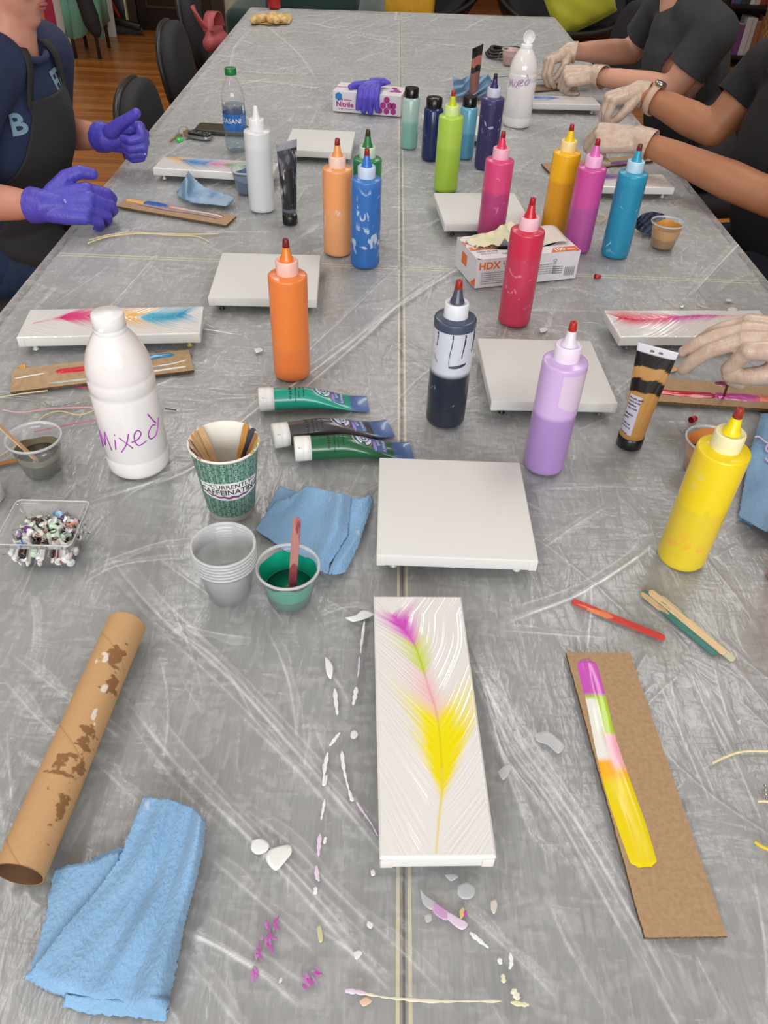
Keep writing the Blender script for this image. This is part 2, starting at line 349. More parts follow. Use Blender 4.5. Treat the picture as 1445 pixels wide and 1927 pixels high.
SXg, TYg = np.meshgrid(sx, ty)
far_edge = 4.53 + (SXg - XL) / (XR - XL) * 0.10
ox = np.maximum(0, np.maximum(XL - SXg, SXg - XR)); oy = np.maximum(0, np.maximum(0.05 - TYg, TYg - far_edge))
over = np.hypot(ox, oy); side = np.sign(SXg - 0.05)
rr = 0.02; ang = np.minimum(over / rr, PI / 2); hx = rr * np.sin(ang); drop = rr * (1 - np.cos(ang)) + np.maximum(0, over - rr * PI / 2)
flare = np.maximum(0, over - 0.03) * (0.16 + 0.10 * np.sin(TYg * 21 + 2 * np.sin(TYg * 5)) + 0.06 * np.sin(TYg * 47))
fx = np.where(over > 0, ox / np.maximum(over, 1e-6), 0); fy = np.where(over > 0, oy / np.maximum(over, 1e-6), 0)
GX = np.clip(SXg, XL, XR) + side * fx * (hx + flare); GY = np.clip(TYg, 0.05, far_edge) + np.sign(TYg - 1) * fy * (hx + flare)
GZ = TZ - drop; FOLD = np.zeros_like(GX); H = np.zeros_like(GX)
def crease(P, wd=0.006, a=0.003, fold=0.5, band=0.0, jit=0.004):
    P = [Vector((p[0], p[1], 0)) for p in P]; ln = sum((P[i + 1] - P[i]).length for i in range(len(P) - 1)); n = max(4, min(26, int(ln / 0.03)))
    P = resample(spline(P, 6), n); P[1:-1] += RNG.normal(0, jit * 0.2, P[1:-1].shape); P = np.array(spline([(x, y, 0) for x, y in P], 2))[:, :2]
    mg = 0.05; bx = (SXg > P[:, 0].min() - mg) & (SXg < P[:, 0].max() + mg) & (TYg > P[:, 1].min() - mg) & (TYg < P[:, 1].max() + mg)
    if not bx.any(): return
    qx, qy = SXg[bx], TYg[bx]; best = np.full(qx.shape, 9.0); tt = np.zeros(qx.shape); sg = np.zeros(qx.shape); L = len(P) - 1
    for i in range(L):
        a0, b0 = P[i], P[i + 1]; dv = b0 - a0; l2 = max(dv @ dv, 1e-9); t = np.clip(((qx - a0[0]) * dv[0] + (qy - a0[1]) * dv[1]) / l2, 0, 1)
        ex, ey = qx - a0[0] - t * dv[0], qy - a0[1] - t * dv[1]; dd = np.hypot(ex, ey); k = dd < best
        best[k] = dd[k]; tt[k] = (i + t[k]) / L; sg[k] = np.sign(dv[0] * ey - dv[1] * ex)[k]
    tap = np.minimum(1, np.minimum(tt, 1 - tt) * 5 + 0.02)
    g = np.where(sg > 0, np.exp(-(best / (wd * 1.6)) ** 2), np.exp(-best / (wd * 2.2))) * tap; H[bx] += a * g; near = 1 + 0.22 * TYg[bx]; FOLD[bx] += fold * np.exp(-(best / (wd * 0.30 * near)) ** 2) * tap * (0.55 + 0.8 * vnoise(tt * 11, tt * 0 + a * 9000, 5))
    if band:                                                    # a doubled strip of film with a second crease along it
        bw = band * (0.55 + 0.7 * vnoise(tt * 4, tt * 0 + band * 900, 3)); sd = best * sg
        FOLD[bx] += 0.13 * tap * (sg > 0) * np.clip((bw - best) / 0.0012 + 0.5, 0, 1) + 0.55 * fold * tap * np.exp(-((sd - bw) / (wd * 0.26 * near)) ** 2) * (0.4 + 0.8 * vnoise(tt * 9, tt * 0, 8)); 
def pc(*pts, **k): crease([W(a, b)[:2] for a, b in pts], **k)
big = dict(wd=0.0042, a=0.0015, fold=0.62, band=0.017, jit=0.0006)
med = dict(wd=0.0034, a=0.0011, fold=0.45, band=0.010, jit=0.0005)
for pts in (((200, 1040), (300, 1160), (440, 1285), (612, 1478), (715, 1602), (790, 1690)), ((882, 1237), (960, 1374), (1080, 1540), (1200, 1742), (1297, 1927)), ((878, 1186), (930, 1330), (960, 1412), (1037, 1513), (1154, 1722), (1250, 1890)),
            ((231, 1308), (343, 1452), (480, 1589), (600, 1720), (720, 1860)), ((440, 800), (600, 690), (740, 585), (868, 503), (930, 470)), ((555, 745), (680, 640), (755, 570), (830, 520)),
            ((154, 946), (269, 914), (360, 884), (430, 815), (520, 740)), ((940, 1172), (1078, 1125), (1201, 1049), (1240, 1010)), ((1297, 560), (1370, 480), (1430, 420)), ((351, 1754), (480, 1824), (570, 1902))):
    pc(*pts, **big)
    for k in range(3):                                           # the fine lines that run beside a fold
        o = RNG.normal(0, 16); q0, q1 = sorted(RNG.random(2)); n_ = len(pts); s_ = pts[int(q0 * (n_ - 2)):int(q1 * (n_ - 1)) + 2]
        if len(s_) > 1: pc(*[(a + o, b - o * 0.6 + RNG.normal(0, 3)) for a, b in s_], wd=0.0026, a=0.0008, fold=0.34, jit=0.0006)
for pts in (((440, 1335), (560, 1450), (640, 1545)), ((440, 1508), (539, 1580), (655, 1700), (762, 1795), (860, 1900)), ((582, 1740), (660, 1790), (740, 1872)), ((289, 1163), (413, 1246), (480, 1361)), ((182, 1436), (265, 1514)),
            ((384, 1605), (480, 1688), (600, 1800)), ((0, 1270), (80, 1360), (182, 1436)), ((994, 921), (1120, 915), (1267, 918)), ((1013, 1038), (1080, 990), (1151, 947)), ((940, 1185), (1103, 1198), (1150, 1200)),
            ((1103, 1240), (1114, 1130), (1112, 1089)), ((480, 745), (600, 640), (755, 494)), ((559, 40), (700, 65), (800, 79), (960, 97)), ((476, 47), (440, 90), (430, 150)), ((500, 48), (560, 100), (600, 160)), ((455, 150), (560, 160), (640, 180)),
            ((1040, 400), (1130, 330), (1180, 300)), ((231, 937), (290, 905), (344, 882)), ((20, 1230), (110, 1300), (240, 1400)), ((900, 1260), (950, 1440), (1010, 1600)), ((340, 1925), (300, 1880), (250, 1860)), ((870, 660), (800, 700), (740, 760)),
            ((300, 470), (240, 540), (180, 600)), ((240, 350), (300, 300), (380, 250)), ((560, 420), (640, 380), (760, 300)), ((1280, 640), (1200, 700), (1130, 760)), ((1000, 560), (1060, 540), (1130, 560)), ((380, 1010), (300, 1020), (180, 1060)),
            ((150, 1100), (230, 1060), (360, 1050)), ((600, 1160), (660, 1140), (705, 1150)), ((1290, 1240), (1330, 1340), (1400, 1480)), ((1230, 1260), (1290, 1400), (1340, 1520)), ((1320, 1300), (1380, 1420), (1440, 1560)), ((1420, 1660), (1440, 1780), (1444, 1900)),
            ((1340, 1240), (1360, 1320), (1390, 1400)), ((500, 1180), (540, 1270), (560, 1400)), ((860, 1700), (960, 1790), (1050, 1880)), ((480, 1200), (400, 1190), (330, 1170))): pc(*pts, **med)
for k in range(460):                                           # the small creases in between
    y = 0.1 + 4.4 * RNG.random() ** (1.6 if k % 2 else 1.0); x = XL + (XR - XL) * RNG.random()
    if y < 0.75: a = math.radians(RNG.choice([-52, -58, -68]) + RNG.normal(0, 14))
    else: a = math.radians(RNG.choice([38, 55, 5, -25, 70]) + RNG.normal(0, 12))
    l = (0.04 + 0.16 * RNG.random() ** 2) * (0.7 + 0.5 * y); bend = RNG.normal(0, 0.12)
    P = [(x + l * (s - 0.5) * math.cos(a + bend * s), y + l * (s - 0.5) * math.sin(a + bend * s)) for s in (0, 0.33, 0.66, 1)]
    sc = 0.55 + 0.35 * y; crease(P, wd=(0.0018 + 0.0026 * RNG.random()) * max(1, sc), a=0.0006 + 0.0009 * RNG.random(), fold=0.14 + 0.30 * RNG.random(), jit=0.0006, band=0.008 * (k % 3 == 0))
for k in range(170):                                           # tight crinkles in bunches
    y = 0.35 + 4.0 * RNG.random() ** 1.1; x = XL + (XR - XL) * RNG.random(); a0 = RNG.random() * PI
    for j in range(4):
        a = a0 + RNG.normal(0, 0.25); l = 0.02 + 0.03 * RNG.random(); cx_, cy_ = x + RNG.normal(0, 0.015), y + RNG.normal(0, 0.015)
        crease([(cx_ - l * math.cos(a), cy_ - l * math.sin(a)), (cx_, cy_ + 0.003), (cx_ + l * math.cos(a), cy_ + l * math.sin(a))], wd=0.0026, a=0.0009, fold=0.22, jit=0.001)
flat = np.clip(1 - over / 0.02, 0.25, 1)
H = np.minimum(H, 0.0045) + 0.0012 * (vnoise(SXg * 14, TYg * 14, 9) - 0.5) + 0.0007 * (vnoise(SXg * 33 + TYg * 9, TYg * 20, 11) - 0.5)
GZ = GZ + H * flat - 0.002
FOLD = np.clip(FOLD + 0.30 * np.clip(over / 0.02, 0, 1) + 0.12 * np.exp(-np.abs(np.minimum(SXg - XL, XR - SXg)) / 0.03), 0, 1.0)
def grid_mesh(name, X, Y, Z, attrs=()):
    nv, nu = X.shape; me = bpy.data.meshes.new(name); n = nu * nv; me.vertices.add(n)
    me.vertices.foreach_set('co', np.stack([X, Y, Z], -1).astype(np.float32).ravel())
    i = np.arange(nu - 1)[None, :] + nu * np.arange(nv - 1)[:, None]; q = np.stack([i, i + 1, i + 1 + nu, i + nu], -1).reshape(-1, 4); f = len(q)
    me.loops.add(f * 4); me.polygons.add(f); me.loops.foreach_set('vertex_index', q.ravel().astype(np.int32))
    me.polygons.foreach_set('loop_start', (np.arange(f) * 4).astype(np.int32)); me.update(calc_edges=True)
    for an, av in attrs: a = me.attributes.new(an, 'FLOAT', 'POINT'); a.data.foreach_set('value', av.astype(np.float32).ravel())
    return me
sheet = link('plastic_sheet', grid_mesh('plastic_sheet', GX, GY, GZ, [('fold', FOLD)]), film_material())
tag(sheet, 'clear crinkled plastic drop sheet spread over the long grey table', 'plastic sheet')

# ================================================================== squeeze bottles
def level_mat(name, low, high, lvl, soft=0.004, rough=0.33, smear=None, extra=None, sss=0.0):
    """plastic bottle: the paint shows darker up to its level, a thin coat of it above"""
    m = mat(name, low, rough, 0.5, sss=sss); N = m.node_tree.nodes; K = m.node_tree.links; b = N['Principled BSDF']
    tc = N.new('ShaderNodeTexCoord'); sp = N.new('ShaderNodeSeparateXYZ'); K.new(tc.outputs['Object'], sp.inputs[0])
    r = N.new('ShaderNodeMapRange'); r.inputs[1].default_value = lvl - soft; r.inputs[2].default_value = lvl + soft; K.new(sp.outputs[2], r.inputs[0])
    mx = N.new('ShaderNodeMix'); mx.data_type = 'RGBA'; K.new(r.outputs[0], mx.inputs[0]); mx.inputs[6].default_value = (*lin(low), 1); mx.inputs[7].default_value = (*lin(high), 1); src = mx.outputs[2]
    for sc, th, col, st, lo, hi in (smear or []):
        mp = N.new('ShaderNodeMapping'); mp.inputs['Scale'].default_value = st; K.new(tc.outputs['Object'], mp.inputs[0])
        t = N.new('ShaderNodeTexNoise'); t.inputs['Scale'].default_value = sc; t.inputs['Detail'].default_value = 6; t.inputs['Distortion'].default_value = 1.2; K.new(mp.outputs[0], t.inputs['Vector'])
        q = N.new('ShaderNodeMapRange'); q.inputs[1].default_value = th; q.inputs[2].default_value = th + 0.025; q.inputs[4].default_value = 0.75; K.new(t.outputs[0], q.inputs[0])
        z1 = N.new('ShaderNodeMapRange'); z1.inputs[1].default_value = lo; z1.inputs[2].default_value = lo + 0.02; K.new(sp.outputs[2], z1.inputs[0])
        z2 = N.new('ShaderNodeMapRange'); z2.inputs[1].default_value = hi; z2.inputs[2].default_value = hi - 0.02; K.new(sp.outputs[2], z2.inputs[0])
        a = N.new('ShaderNodeMath'); a.operation = 'MULTIPLY'; K.new(q.outputs[0], a.inputs[0]); K.new(z1.outputs[0], a.inputs[1])
        c = N.new('ShaderNodeMath'); c.operation = 'MULTIPLY'; K.new(a.outputs[0], c.inputs[0]); K.new(z2.outputs[0], c.inputs[1])
        x = N.new('ShaderNodeMix'); x.data_type = 'RGBA'; K.new(c.outputs[0], x.inputs[0]); K.new(src, x.inputs[6]); x.inputs[7].default_value = (*lin(col), 1); src = x.outputs[2]
    K.new(src, b.inputs['Base Color']); b.inputs['Coat Weight'].default_value = 0.25; b.inputs['Coat Roughness'].default_value = 0.15
    return m
BR = 0.0305
BODY = [(0.0, 0.0), (0.026, 0.0), (0.0288, 0.0012), (0.0303, 0.004), (BR, 0.009), (BR, 0.1725), (0.0303, 0.1743), (0.0297, 0.1757), (0.0284, 0.1766), (0.0262, 0.1771), (0.0180, 0.1785), (0.0165, 0.1795)]
CAP = [(0.0163, 0.1782), (0.0172, 0.179), (0.0172, 0.1985), (0.0166, 0.2), (0.0152, 0.2004), (0.0145, 0.1995), (0.0, 0.1985)]
NOZ = [(0.0108, 0.198), (0.0098, 0.2035), (0.0078, 0.207), (0.0046, 0.2255), (0.0042, 0.2265), (0.0, 0.2268)]
TIP = [(0.0048, 0.2195), (0.0056, 0.22), (0.0046, 0.231), (0.004, 0.2322), (0.0028, 0.2324), (0.0022, 0.2312), (0, 0.231)]
BODY_ME = MB().lathe(BODY, 56, capb=False, capt=False); CAP_ME = MB().lathe(CAP, 72, capb=False, capt=False, rib=lambda j, k: 0.018 if j in (1, 2) and k % 2 else 0)
NOZ_ME = MB().lathe(NOZ, 24, capb=False, capt=False); TIP_ME = MB().lathe(TIP, 20, capb=False, capt=False)
def squeeze(loc, label, low, high, lvl, cap, noz, tip=(176, 44, 32), smear=None, rot=0, sss=0.0, rough=0.33, body_mat=None):
    t = thing('squeeze_bottle', label, 'squeeze bottle', loc, rot, 'squeeze bottles of paint')
    k = f'{low}{lvl}{high}'
    bd = BODY_ME.build('bottle_body', body_mat or level_mat('paint_bottle_' + k, low, high, lvl, smear=smear, sss=sss, rough=rough), t)
    CAP_ME.build('screw_cap', mat('cap_' + str(cap), cap, 0.4, noise=(90, tuple(min(255, c + 12) for c in cap), 0.5)), t, angle=50)
    n = NOZ_ME.build('nozzle', mat('nozzle_' + str(noz), noz, 0.3), t)
    if tip: TIP_ME.build('tip_cap', mat('tip_' + str(tip), tip, 0.35, noise=(120, tuple(int(c * 0.6) for c in tip), 0.7)), t)
    return t
Wt = (236, 234, 238)
def at(x, y): return (x, y, TZ - 0.0005)
squeeze(at(-0.148, 1.134), 'orange squeeze bottle standing behind the teal paint tube', (232, 126, 64), (236, 130, 60), 0.06, (240, 190, 178), (238, 128, 40), (130, 34, 24), smear=[(55, 0.69, (244, 170, 130), (1, 1, 0.7), 0.03, 0.13)], rot=0.4)
squeeze(at(-0.101, 1.638), 'pale peach squeeze bottle with dried white drips and a black smudge', (234, 166, 112), (238, 160, 100), 0.10, (238, 206, 190), (238, 160, 90), (168, 52, 42), smear=[(38, 0.60, (238, 216, 204), (1, 1, 0.55), 0.05, 0.14), (60, 0.7, (60, 48, 44), (1, 1, 1), 0.15, 0.18)], rot=2.0)
squeeze(at(-0.040, 1.582), 'bright blue squeeze bottle smeared with white paint', (48, 110, 186), (62, 122, 196), 0.165, (196, 214, 236), (50, 118, 206), (170, 48, 40), smear=[(42, 0.565, (214, 226, 238), (1, 1, 0.8), 0.02, 0.10), (50, 0.63, (196, 214, 236), (1, 1, 0.5), 0.06, 0.17)], rot=1.0)
squeeze(at(-0.042, 1.706), 'dark green squeeze bottle hidden behind the bright blue one', (40, 122, 70), (46, 132, 80), 0.12, (196, 220, 200), (40, 120, 66), (74, 58, 44), rot=0.6)
squeeze(at(-0.296, 1.868), 'translucent white squeeze bottle with an uncapped clear nozzle', (216, 220, 223), (226, 229, 231), 0.143, (234, 235, 238), (236, 236, 236), None, sss=0.0, rough=0.3)
squeeze(at(0.152, 2.053), 'lime green squeeze bottle standing behind a blank square canvas', (166, 204, 66), (178, 214, 80), 0.105, (212, 232, 150), (196, 212, 40), (190, 50, 44), rot=0.2)
squeeze(at(0.271, 2.242), 'dark violet squeeze bottle smeared with white, in front of the far white bottle', (52, 46, 96), (64, 58, 110), 0.166, (204, 204, 226), (50, 46, 100), (62, 50, 60), smear=[(44, 0.62, (190, 192, 220), (1, 1, 0.8), 0.09, 0.17), (50, 0.67, (120, 118, 160), (1, 1, 0.6), 0.02, 0.12)], rot=0.8)
squeeze(at(0.240, 1.735), 'magenta squeeze bottle standing just behind the latex glove box', (186, 66, 124), (220, 72, 126), 0.113, (240, 178, 198), (226, 54, 100), (166, 40, 44), smear=[(60, 0.66, (236, 130, 170), (1, 1, 0.7), 0.06, 0.17)], rot=1.4)
squeeze(at(0.252, 1.352), 'crimson squeeze bottle standing in front of the latex glove box', (200, 56, 88), (206, 44, 78), 0.135, (240, 190, 204), (206, 30, 56), (196, 30, 50), smear=[(48, 0.635, (232, 130, 158), (1, 1, 0.8), 0.02, 0.165)], rot=0.5)
squeeze(at(0.396, 1.808), 'golden yellow squeeze bottle between the magenta and orchid ones', (226, 160, 34), (246, 186, 20), 0.118, (246, 220, 150), (244, 206, 24), (186, 44, 38), rot=0.3)
squeeze(at(0.433, 1.709), 'orchid pink squeeze bottle between the golden and turquoise ones', (178, 82, 154), (206, 78, 158), 0.098, (240, 180, 220), (226, 110, 190), (184, 36, 46), rot=0.9)
squeeze(at(0.515, 1.686), 'turquoise squeeze bottle with white scribbled smears near its base', (34, 140, 178), (38, 152, 188), 0.16, (182, 218, 236), (46, 158, 190), (120, 40, 50), smear=[(50, 0.60, (190, 222, 232), (1, 1, 0.8), 0.01, 0.055), (46, 0.67, (150, 196, 214), (1, 1, 0.6), 0.05, 0.16)], rot=2.2)
bk = squeeze(at(0.106, 1.017), 'clear squeeze bottle half full of blue-black paint with drips inside', (34, 40, 54), (204, 208, 218), 0.094, (224, 226, 236), (70, 74, 92), (176, 46, 30),
             smear=[(26, 0.60, (52, 58, 76), (1, 1, 0.6), 0.085, 0.13), (50, 0.66, (150, 160, 184), (1, 1, 0.8), 0.03, 0.09)], rot=0.0)
M_dk = mat('blue_black_paint', (46, 52, 68), 0.3)
MB().lathe([(0.0308, 0.164), (0.0309, 0.1727), (0.0307, 0.1746), (0.0300, 0.1761), (0.0286, 0.1771), (0.0262, 0.1776), (0.0181, 0.1790)], 48, capb=False, capt=False).build('shoulder_coat', mat('blue_black_coat', (66, 76, 96), 0.3), bk)
b = MB()                                                        # drips running down the inside
for a, z0, wd in ((-1.72, 0.112, 0.0022), (-1.12, 0.125, 0.0022), (-0.5, 0.13, 0.0014), (-2.5, 0.14, 0.0014), (0.6, 0.12, 0.002), (2.2, 0.118, 0.002)):
    MB().tube([((BR + 0.0001) * math.cos(a + 0.05 * math.sin(z * 90)), (BR + 0.0001) * math.sin(a + 0.05 * math.sin(z * 90)), z) for z in np.linspace(0.163, z0, 12)], [wd * (1.3 - 0.07 * j + 0.15 * math.sin(j * 2.1)) for j in range(12)], 6, flat=0.3).build('paint_drip', M_dk, bk)
b.tube([((BR + 0.0001) * math.cos(a), (BR + 0.0001) * math.sin(a), 0.111 + 0.006 * (a + 1.7) ** 2) for a in np.linspace(-1.75, -0.9, 14)], [0.0012 + 0.0012 * math.sin(j * 0.23) for j in range(14)], 6)
b.build('paint_drip', M_dk, bk)
lv = squeeze(at(0.247, 0.908), 'lavender squeeze bottle half full, on the right of the blank square canvas', (164, 132, 192), (204, 174, 224), 0.098, (232, 218, 238), (226, 218, 234), (206, 44, 30), rot=0.1)
V = [];                                                         # bare, uncoated side of the lavender bottle
for z in np.linspace(0.112, 0.1685, 12):
    for a in np.linspace(-1.85, -0.05, 20): V.append(((BR + 0.00025) * math.cos(a), (BR + 0.00025) * math.sin(a), z + 0.012 * ((a + 0.95) / 0.9) ** 2 * max(0, (0.1685 - z) / 0.0565)))
obj('bare_side', V, grid_faces(20, 12), mat('lavender_bare', (214, 196, 220), 0.35, spots=[(40, 0.66, (206, 186, 178), 0.05)]), lv)
squeeze(at(0.401, 0.722), 'big yellow squeeze bottle half full, nearest the camera on the right', (226, 200, 44), (236, 208, 22), 0.098, (232, 226, 176), (240, 216, 20), (168, 56, 38), smear=[(34, 0.56, (214, 206, 150), (1, 1, 1), 0.125, 0.155), (30, 0.57, (150, 190, 40), (1, 1, 1.2), 0.095, 0.125), (30, 0.58, (236, 176, 60), (1, 1, 1), 0.02, 0.07)], rot=2.75)
squeeze(at(0.532, 0.684), 'salmon pink squeeze bottle cut off by the right edge, beside the blue towel', (222, 140, 128), (226, 146, 134), 0.16, (240, 200, 196), (226, 140, 120))

# flip cap bottles
FB = [(0.0, 0), (0.019, 0), (0.0215, 0.003), (0.0222, 0.008), (0.0222, 0.127), (0.0205, 0.131), (0.016, 0.134), (0.0155, 0.135)]
FC = [(0.0172, 0.1335), (0.0178, 0.134), (0.0178, 0.156), (0.0165, 0.158), (0.0, 0.158)]
def flip_bottle(loc, label, low, high, lvl, smear=None, r=1.0):
    t = thing('round_paint_bottle', label, 'paint bottle', loc, 0, 'paint bottles with black caps')
    MB().lathe([(a * r, z) for a, z in FB], 48, capb=False, capt=False).build('bottle_body', level_mat('round_' + label[:14], low, high, lvl, smear=smear, rough=0.25), t)
    MB().lathe([(a * r, z) for a, z in FC], 60, capb=False, capt=False, rib=lambda j, k: 0.02 if j in (1, 2) and k % 2 else 0).build('black_cap', mat('glossy_black', (18, 18, 20), 0.22), t, angle=50)
    return t
flip_bottle(at(0.061, 2.391), 'pale mint paint bottle with a black cap beside the purple glove box', (138, 190, 178), (178, 208, 198), 0.072, r=1.08)
flip_bottle(at(0.121, 2.296), 'navy blue paint bottle with a black cap and white specks', (22, 40, 96), (26, 46, 104), 0.12, smear=[(60, 0.68, (196, 204, 226), (1, 1, 1), 0.01, 0.1)], r=1.2)
flip_bottle(at(0.219, 2.322), 'sky blue paint bottle with a black cap behind the lime bottle', (86, 158, 190), (110, 184, 210), 0.068, r=1.08)

# ================================================================== big white bottles marked Mixed
MX = [(0.0, 0.0), (0.036, 0), (0.0405, 0.002), (0.0428, 0.006), (0.0434, 0.012), (0.0434, 0.0285), (0.0430, 0.0295), (0.0434, 0.0305), (0.0434, 0.124), (0.0424, 0.127), (0.0418, 0.129), (0.0426, 0.133), (0.0434, 0.136), (0.0434, 0.146), (0.0428, 0.149), (0.0420, 0.151), (0.0424, 0.154), (0.0424, 0.160), (0.041, 0.170), (0.0375, 0.182), (0.0325, 0.194), (0.0265, 0.204), (0.0215, 0.211), (0.0185, 0.2145), (0.0178, 0.216)]
M_gloss = mat('glossy_white_plastic', (238, 234, 233), 0.16, coat=0.4)
M_capw = mat('white_cap_plastic', (240, 240, 240), 0.3)
M_mark = mat('violet_marker', (168, 66, 176), 0.5)
M_mark2 = mat('faded_violet_marker', (186, 150, 200), 0.5)
def hand_strokes(t, r, strokes, a0, z0, sc, m, wd):
    b = MB()
    for st in strokes:
        P = spline([(x, y, 0) for x, y in st], 6) if len(st) > 2 else [Vector((*st[0], 0)), Vector((*st[1], 0))]
        b.tube([((r + 0.0002) * math.cos(a0 + p.x * sc / r), (r + 0.0002) * math.sin(a0 + p.x * sc / r), z0 + (p.y + p.x * 0.16) * sc) for p in P], wd, 6)
    b.build('marker_writing', m, t)
MIXED = [[(0, 0), (0.15, 2.0)], [(0.15, 2.0), (0.75, 0.5)], [(0.75, 0.5), (1.15, 2.1)], [(1.15, 2.1), (1.5, 0.1)], [(2.0, 0.3), (2.15, 1.35)], [(2.22, 1.85), (2.25, 1.95)], [(2.6, 1.6), (3.6, 0.25)], [(2.5, 0.0), (3.1, 0.8), (3.5, 1.9)],
         [(3.6, 0.9), (4.2, 1.05), (4.55, 1.5), (4.3, 1.95), (3.95, 1.6), (3.9, 0.8), (4.2, 0.35), (4.9, 0.5)], [(6.1, 1.4), (5.7, 1.6), (5.2, 1.1), (5.3, 0.45), (5.9, 0.4), (6.4, 1.0), (6.75, 1.7)], [(5.5, 3.0), (6.0, 1.9), (6.25, 1.5)]]
def mixed_bottle(loc, label, cap_open, a0, z0, sc, m, wd):
    t = thing('white_paint_bottle', label, 'paint bottle', loc, 0, 'large white bottles marked Mixed')
    MB().lathe(MX, 64, capb=False, capt=False).build('bottle_body', M_gloss, t)
    cp = MB().lathe([(0.0195, 0.2105), (0.0205, 0.212), (0.0205, 0.2175), (0.0198, 0.2183), (0.0205, 0.219), (0.0200, 0.2345), (0.0188, 0.2365), (0.0, 0.237)] if not cap_open else [(0.0175, 0.2105), (0.0185, 0.212), (0.018, 0.224), (0.0165, 0.2255), (0.0, 0.2255)], 48, capb=False, capt=False).build('screw_cap', M_capw, t)
    if cap_open:
        o = MB().lathe([(0.0, 0.0), (0.0165, 0.0), (0.0178, 0.002), (0.0178, 0.007), (0.0165, 0.007), (0.0158, 0.003), (0.0, 0.0025)], 36, capb=False, capt=False).build('flip_lid', M_capw, cp, loc=(0.004, 0.012, 0.241), rot=(math.radians(82), 0, 0.1))
    else: MB().box((0, 0, 0), (0.008, 0.003, 0.004)).build('cap_tab', M_capw, cp, loc=(-0.004, -0.0205, 0.221), bevel=0.001)
    hand_strokes(t, 0.0434, MIXED, a0, z0, sc, m, wd)
    return t
mixed_bottle(at(-0.341, 0.876), 'large white bottle marked Mixed in violet, nearest, with its cap shut', False, -2.55, 0.046, 0.0150, M_mark, 0.0009)
mixed_bottle(at(0.405, 2.665), 'large white bottle marked Mixed, far off, with its flip lid open', True, -2.75, 0.112, 0.0105, M_mark2, 0.0014)

# ================================================================== water bottle
wb = thing('water_bottle', 'half empty clear water bottle with a green cap and blue label', 'water bottle', at(-0.424, 2.30))
PR = [(0.0, 0.004), (0.012, 0.003), (0.022, 0.0), (0.028, 0.003), (0.0312, 0.012), (0.0312, 0.03), (0.0296, 0.036), (0.0312, 0.042), (0.0300, 0.052), (0.0312, 0.060), (0.0312, 0.118), (0.0306, 0.124), (0.0315, 0.130), (0.030, 0.145), (0.0255, 0.160), (0.0195, 0.172), (0.0145, 0.180), (0.0128, 0.184), (0.0128, 0.188), (0.0155, 0.189), (0.0155, 0.191), (0.0125, 0.192)]
MB().lathe(PR, 48, capb=False, capt=False).build('bottle_body', clear_mat('clear_pet', white=0.05, gloss=1.0), wb)
MB().lathe([(r - 0.0012, z + 0.001) for r, z in PR[2:11]] + [(0.0298, 0.112), (0, 0.112)], 40, capb=True, capt=False).build('water', clear_mat('water_in_bottle', tint=(226, 236, 242), white=0.02, gloss=0.5), wb)
lb = MB().lathe([(0.0316, 0.058), (0.0316, 0.1)], 48, capb=False, capt=False).build('label', mat('blue_label', (36, 92, 178), 0.3, noise=(30, (70, 140, 206), 0.7)), wb)
cyl = lambda r, a0, z0: (lambda x, y: Vector((r * math.cos(a0 + x / r), r * math.sin(a0 + x / r), z0 + y)))
lettering('label_lettering', [('DASANI', 0.017, 0, 0, 0.0002)], cyl(0.0319, -1.75, 0.083), mat('label_white', (226, 232, 240), 0.4), lb)
lettering('small_print', [(s, 0.0042, 0, -0.005 * i, 0.0001, 'LEFT') for i, s in enumerate(['Nutrition Facts', 'serving 1 bottle', 'calories 0', 'sodium 0mg', 'sugars 0g'])], cyl(0.0319, -0.85, 0.093), mat('label_pale', (150, 178, 220), 0.4), lb)
MB().lathe([(0.0148, 0.190), (0.0152, 0.191), (0.0150, 0.2055), (0.0135, 0.207), (0, 0.207)], 48, capb=False, capt=False, rib=lambda j, k: 0.02 if j in (1, 2) and k % 2 else 0).build('screw_cap', mat('green_cap', (22, 122, 58), 0.35), wb, angle=50)

# ================================================================== canvases
M_canvas = mat('primed_canvas', (219, 219, 216), 0.75, bump=(900, 0.12))
M_side = mat('canvas_side', (224, 217, 211), 0.8, bump=(800, 0.15))
M_pin = mat('clear_pushpin', (206, 204, 196), 0.15)
PIN = [(0.0, 0.0), (0.0052, 0.0), (0.0056, 0.001), (0.005, 0.002), (0.0032, 0.0035), (0.003, 0.008), (0.0046, 0.0105), (0.005, 0.012), (0.0, 0.0122)]
FOOT = 0.0125; CT = 0.018
def canvas(label, c, w_, l_, ang, pins=None, painted=False, th=CT, group='canvases on pushpin feet'):
    t = thing('stretched_canvas' if not painted else 'feather_canvas', label, 'canvas', (c[0], c[1], TZ), math.radians(ang), group)
    b = MB(); b.box((0, 0, FOOT + th / 2), (w_, l_, th))
    cv = b.build('canvas', [M_canvas], t, bevel=0.0022, bseg=3)
    for sx in (-1, 1):                                          # folded corner pleats
        for sy in (-1, 1): MB().box((sx * (w_ / 2 - 0.006), sy * (l_ / 2 + 0.0002), FOOT + th / 2 - 0.001), (0.0105, 0.0012, th - 0.004)).build('corner_fold', M_side, t, bevel=0.0005)
    for i, (sx, sy) in enumerate(((-1, -1), (1, -1), (1, 1), (-1, 1))):
        m = (pins or [None] * 4)[i] or M_pin
        MB().lathe([(r, z * FOOT / 0.0122 + 0.0003) for r, z in PIN], 18, capb=False, capt=False).build('pushpin_foot', m, t, loc=(sx * (w_ / 2 - 0.022), sy * (l_ / 2 - 0.014 if abs(sy) else 0), 0))
    return t
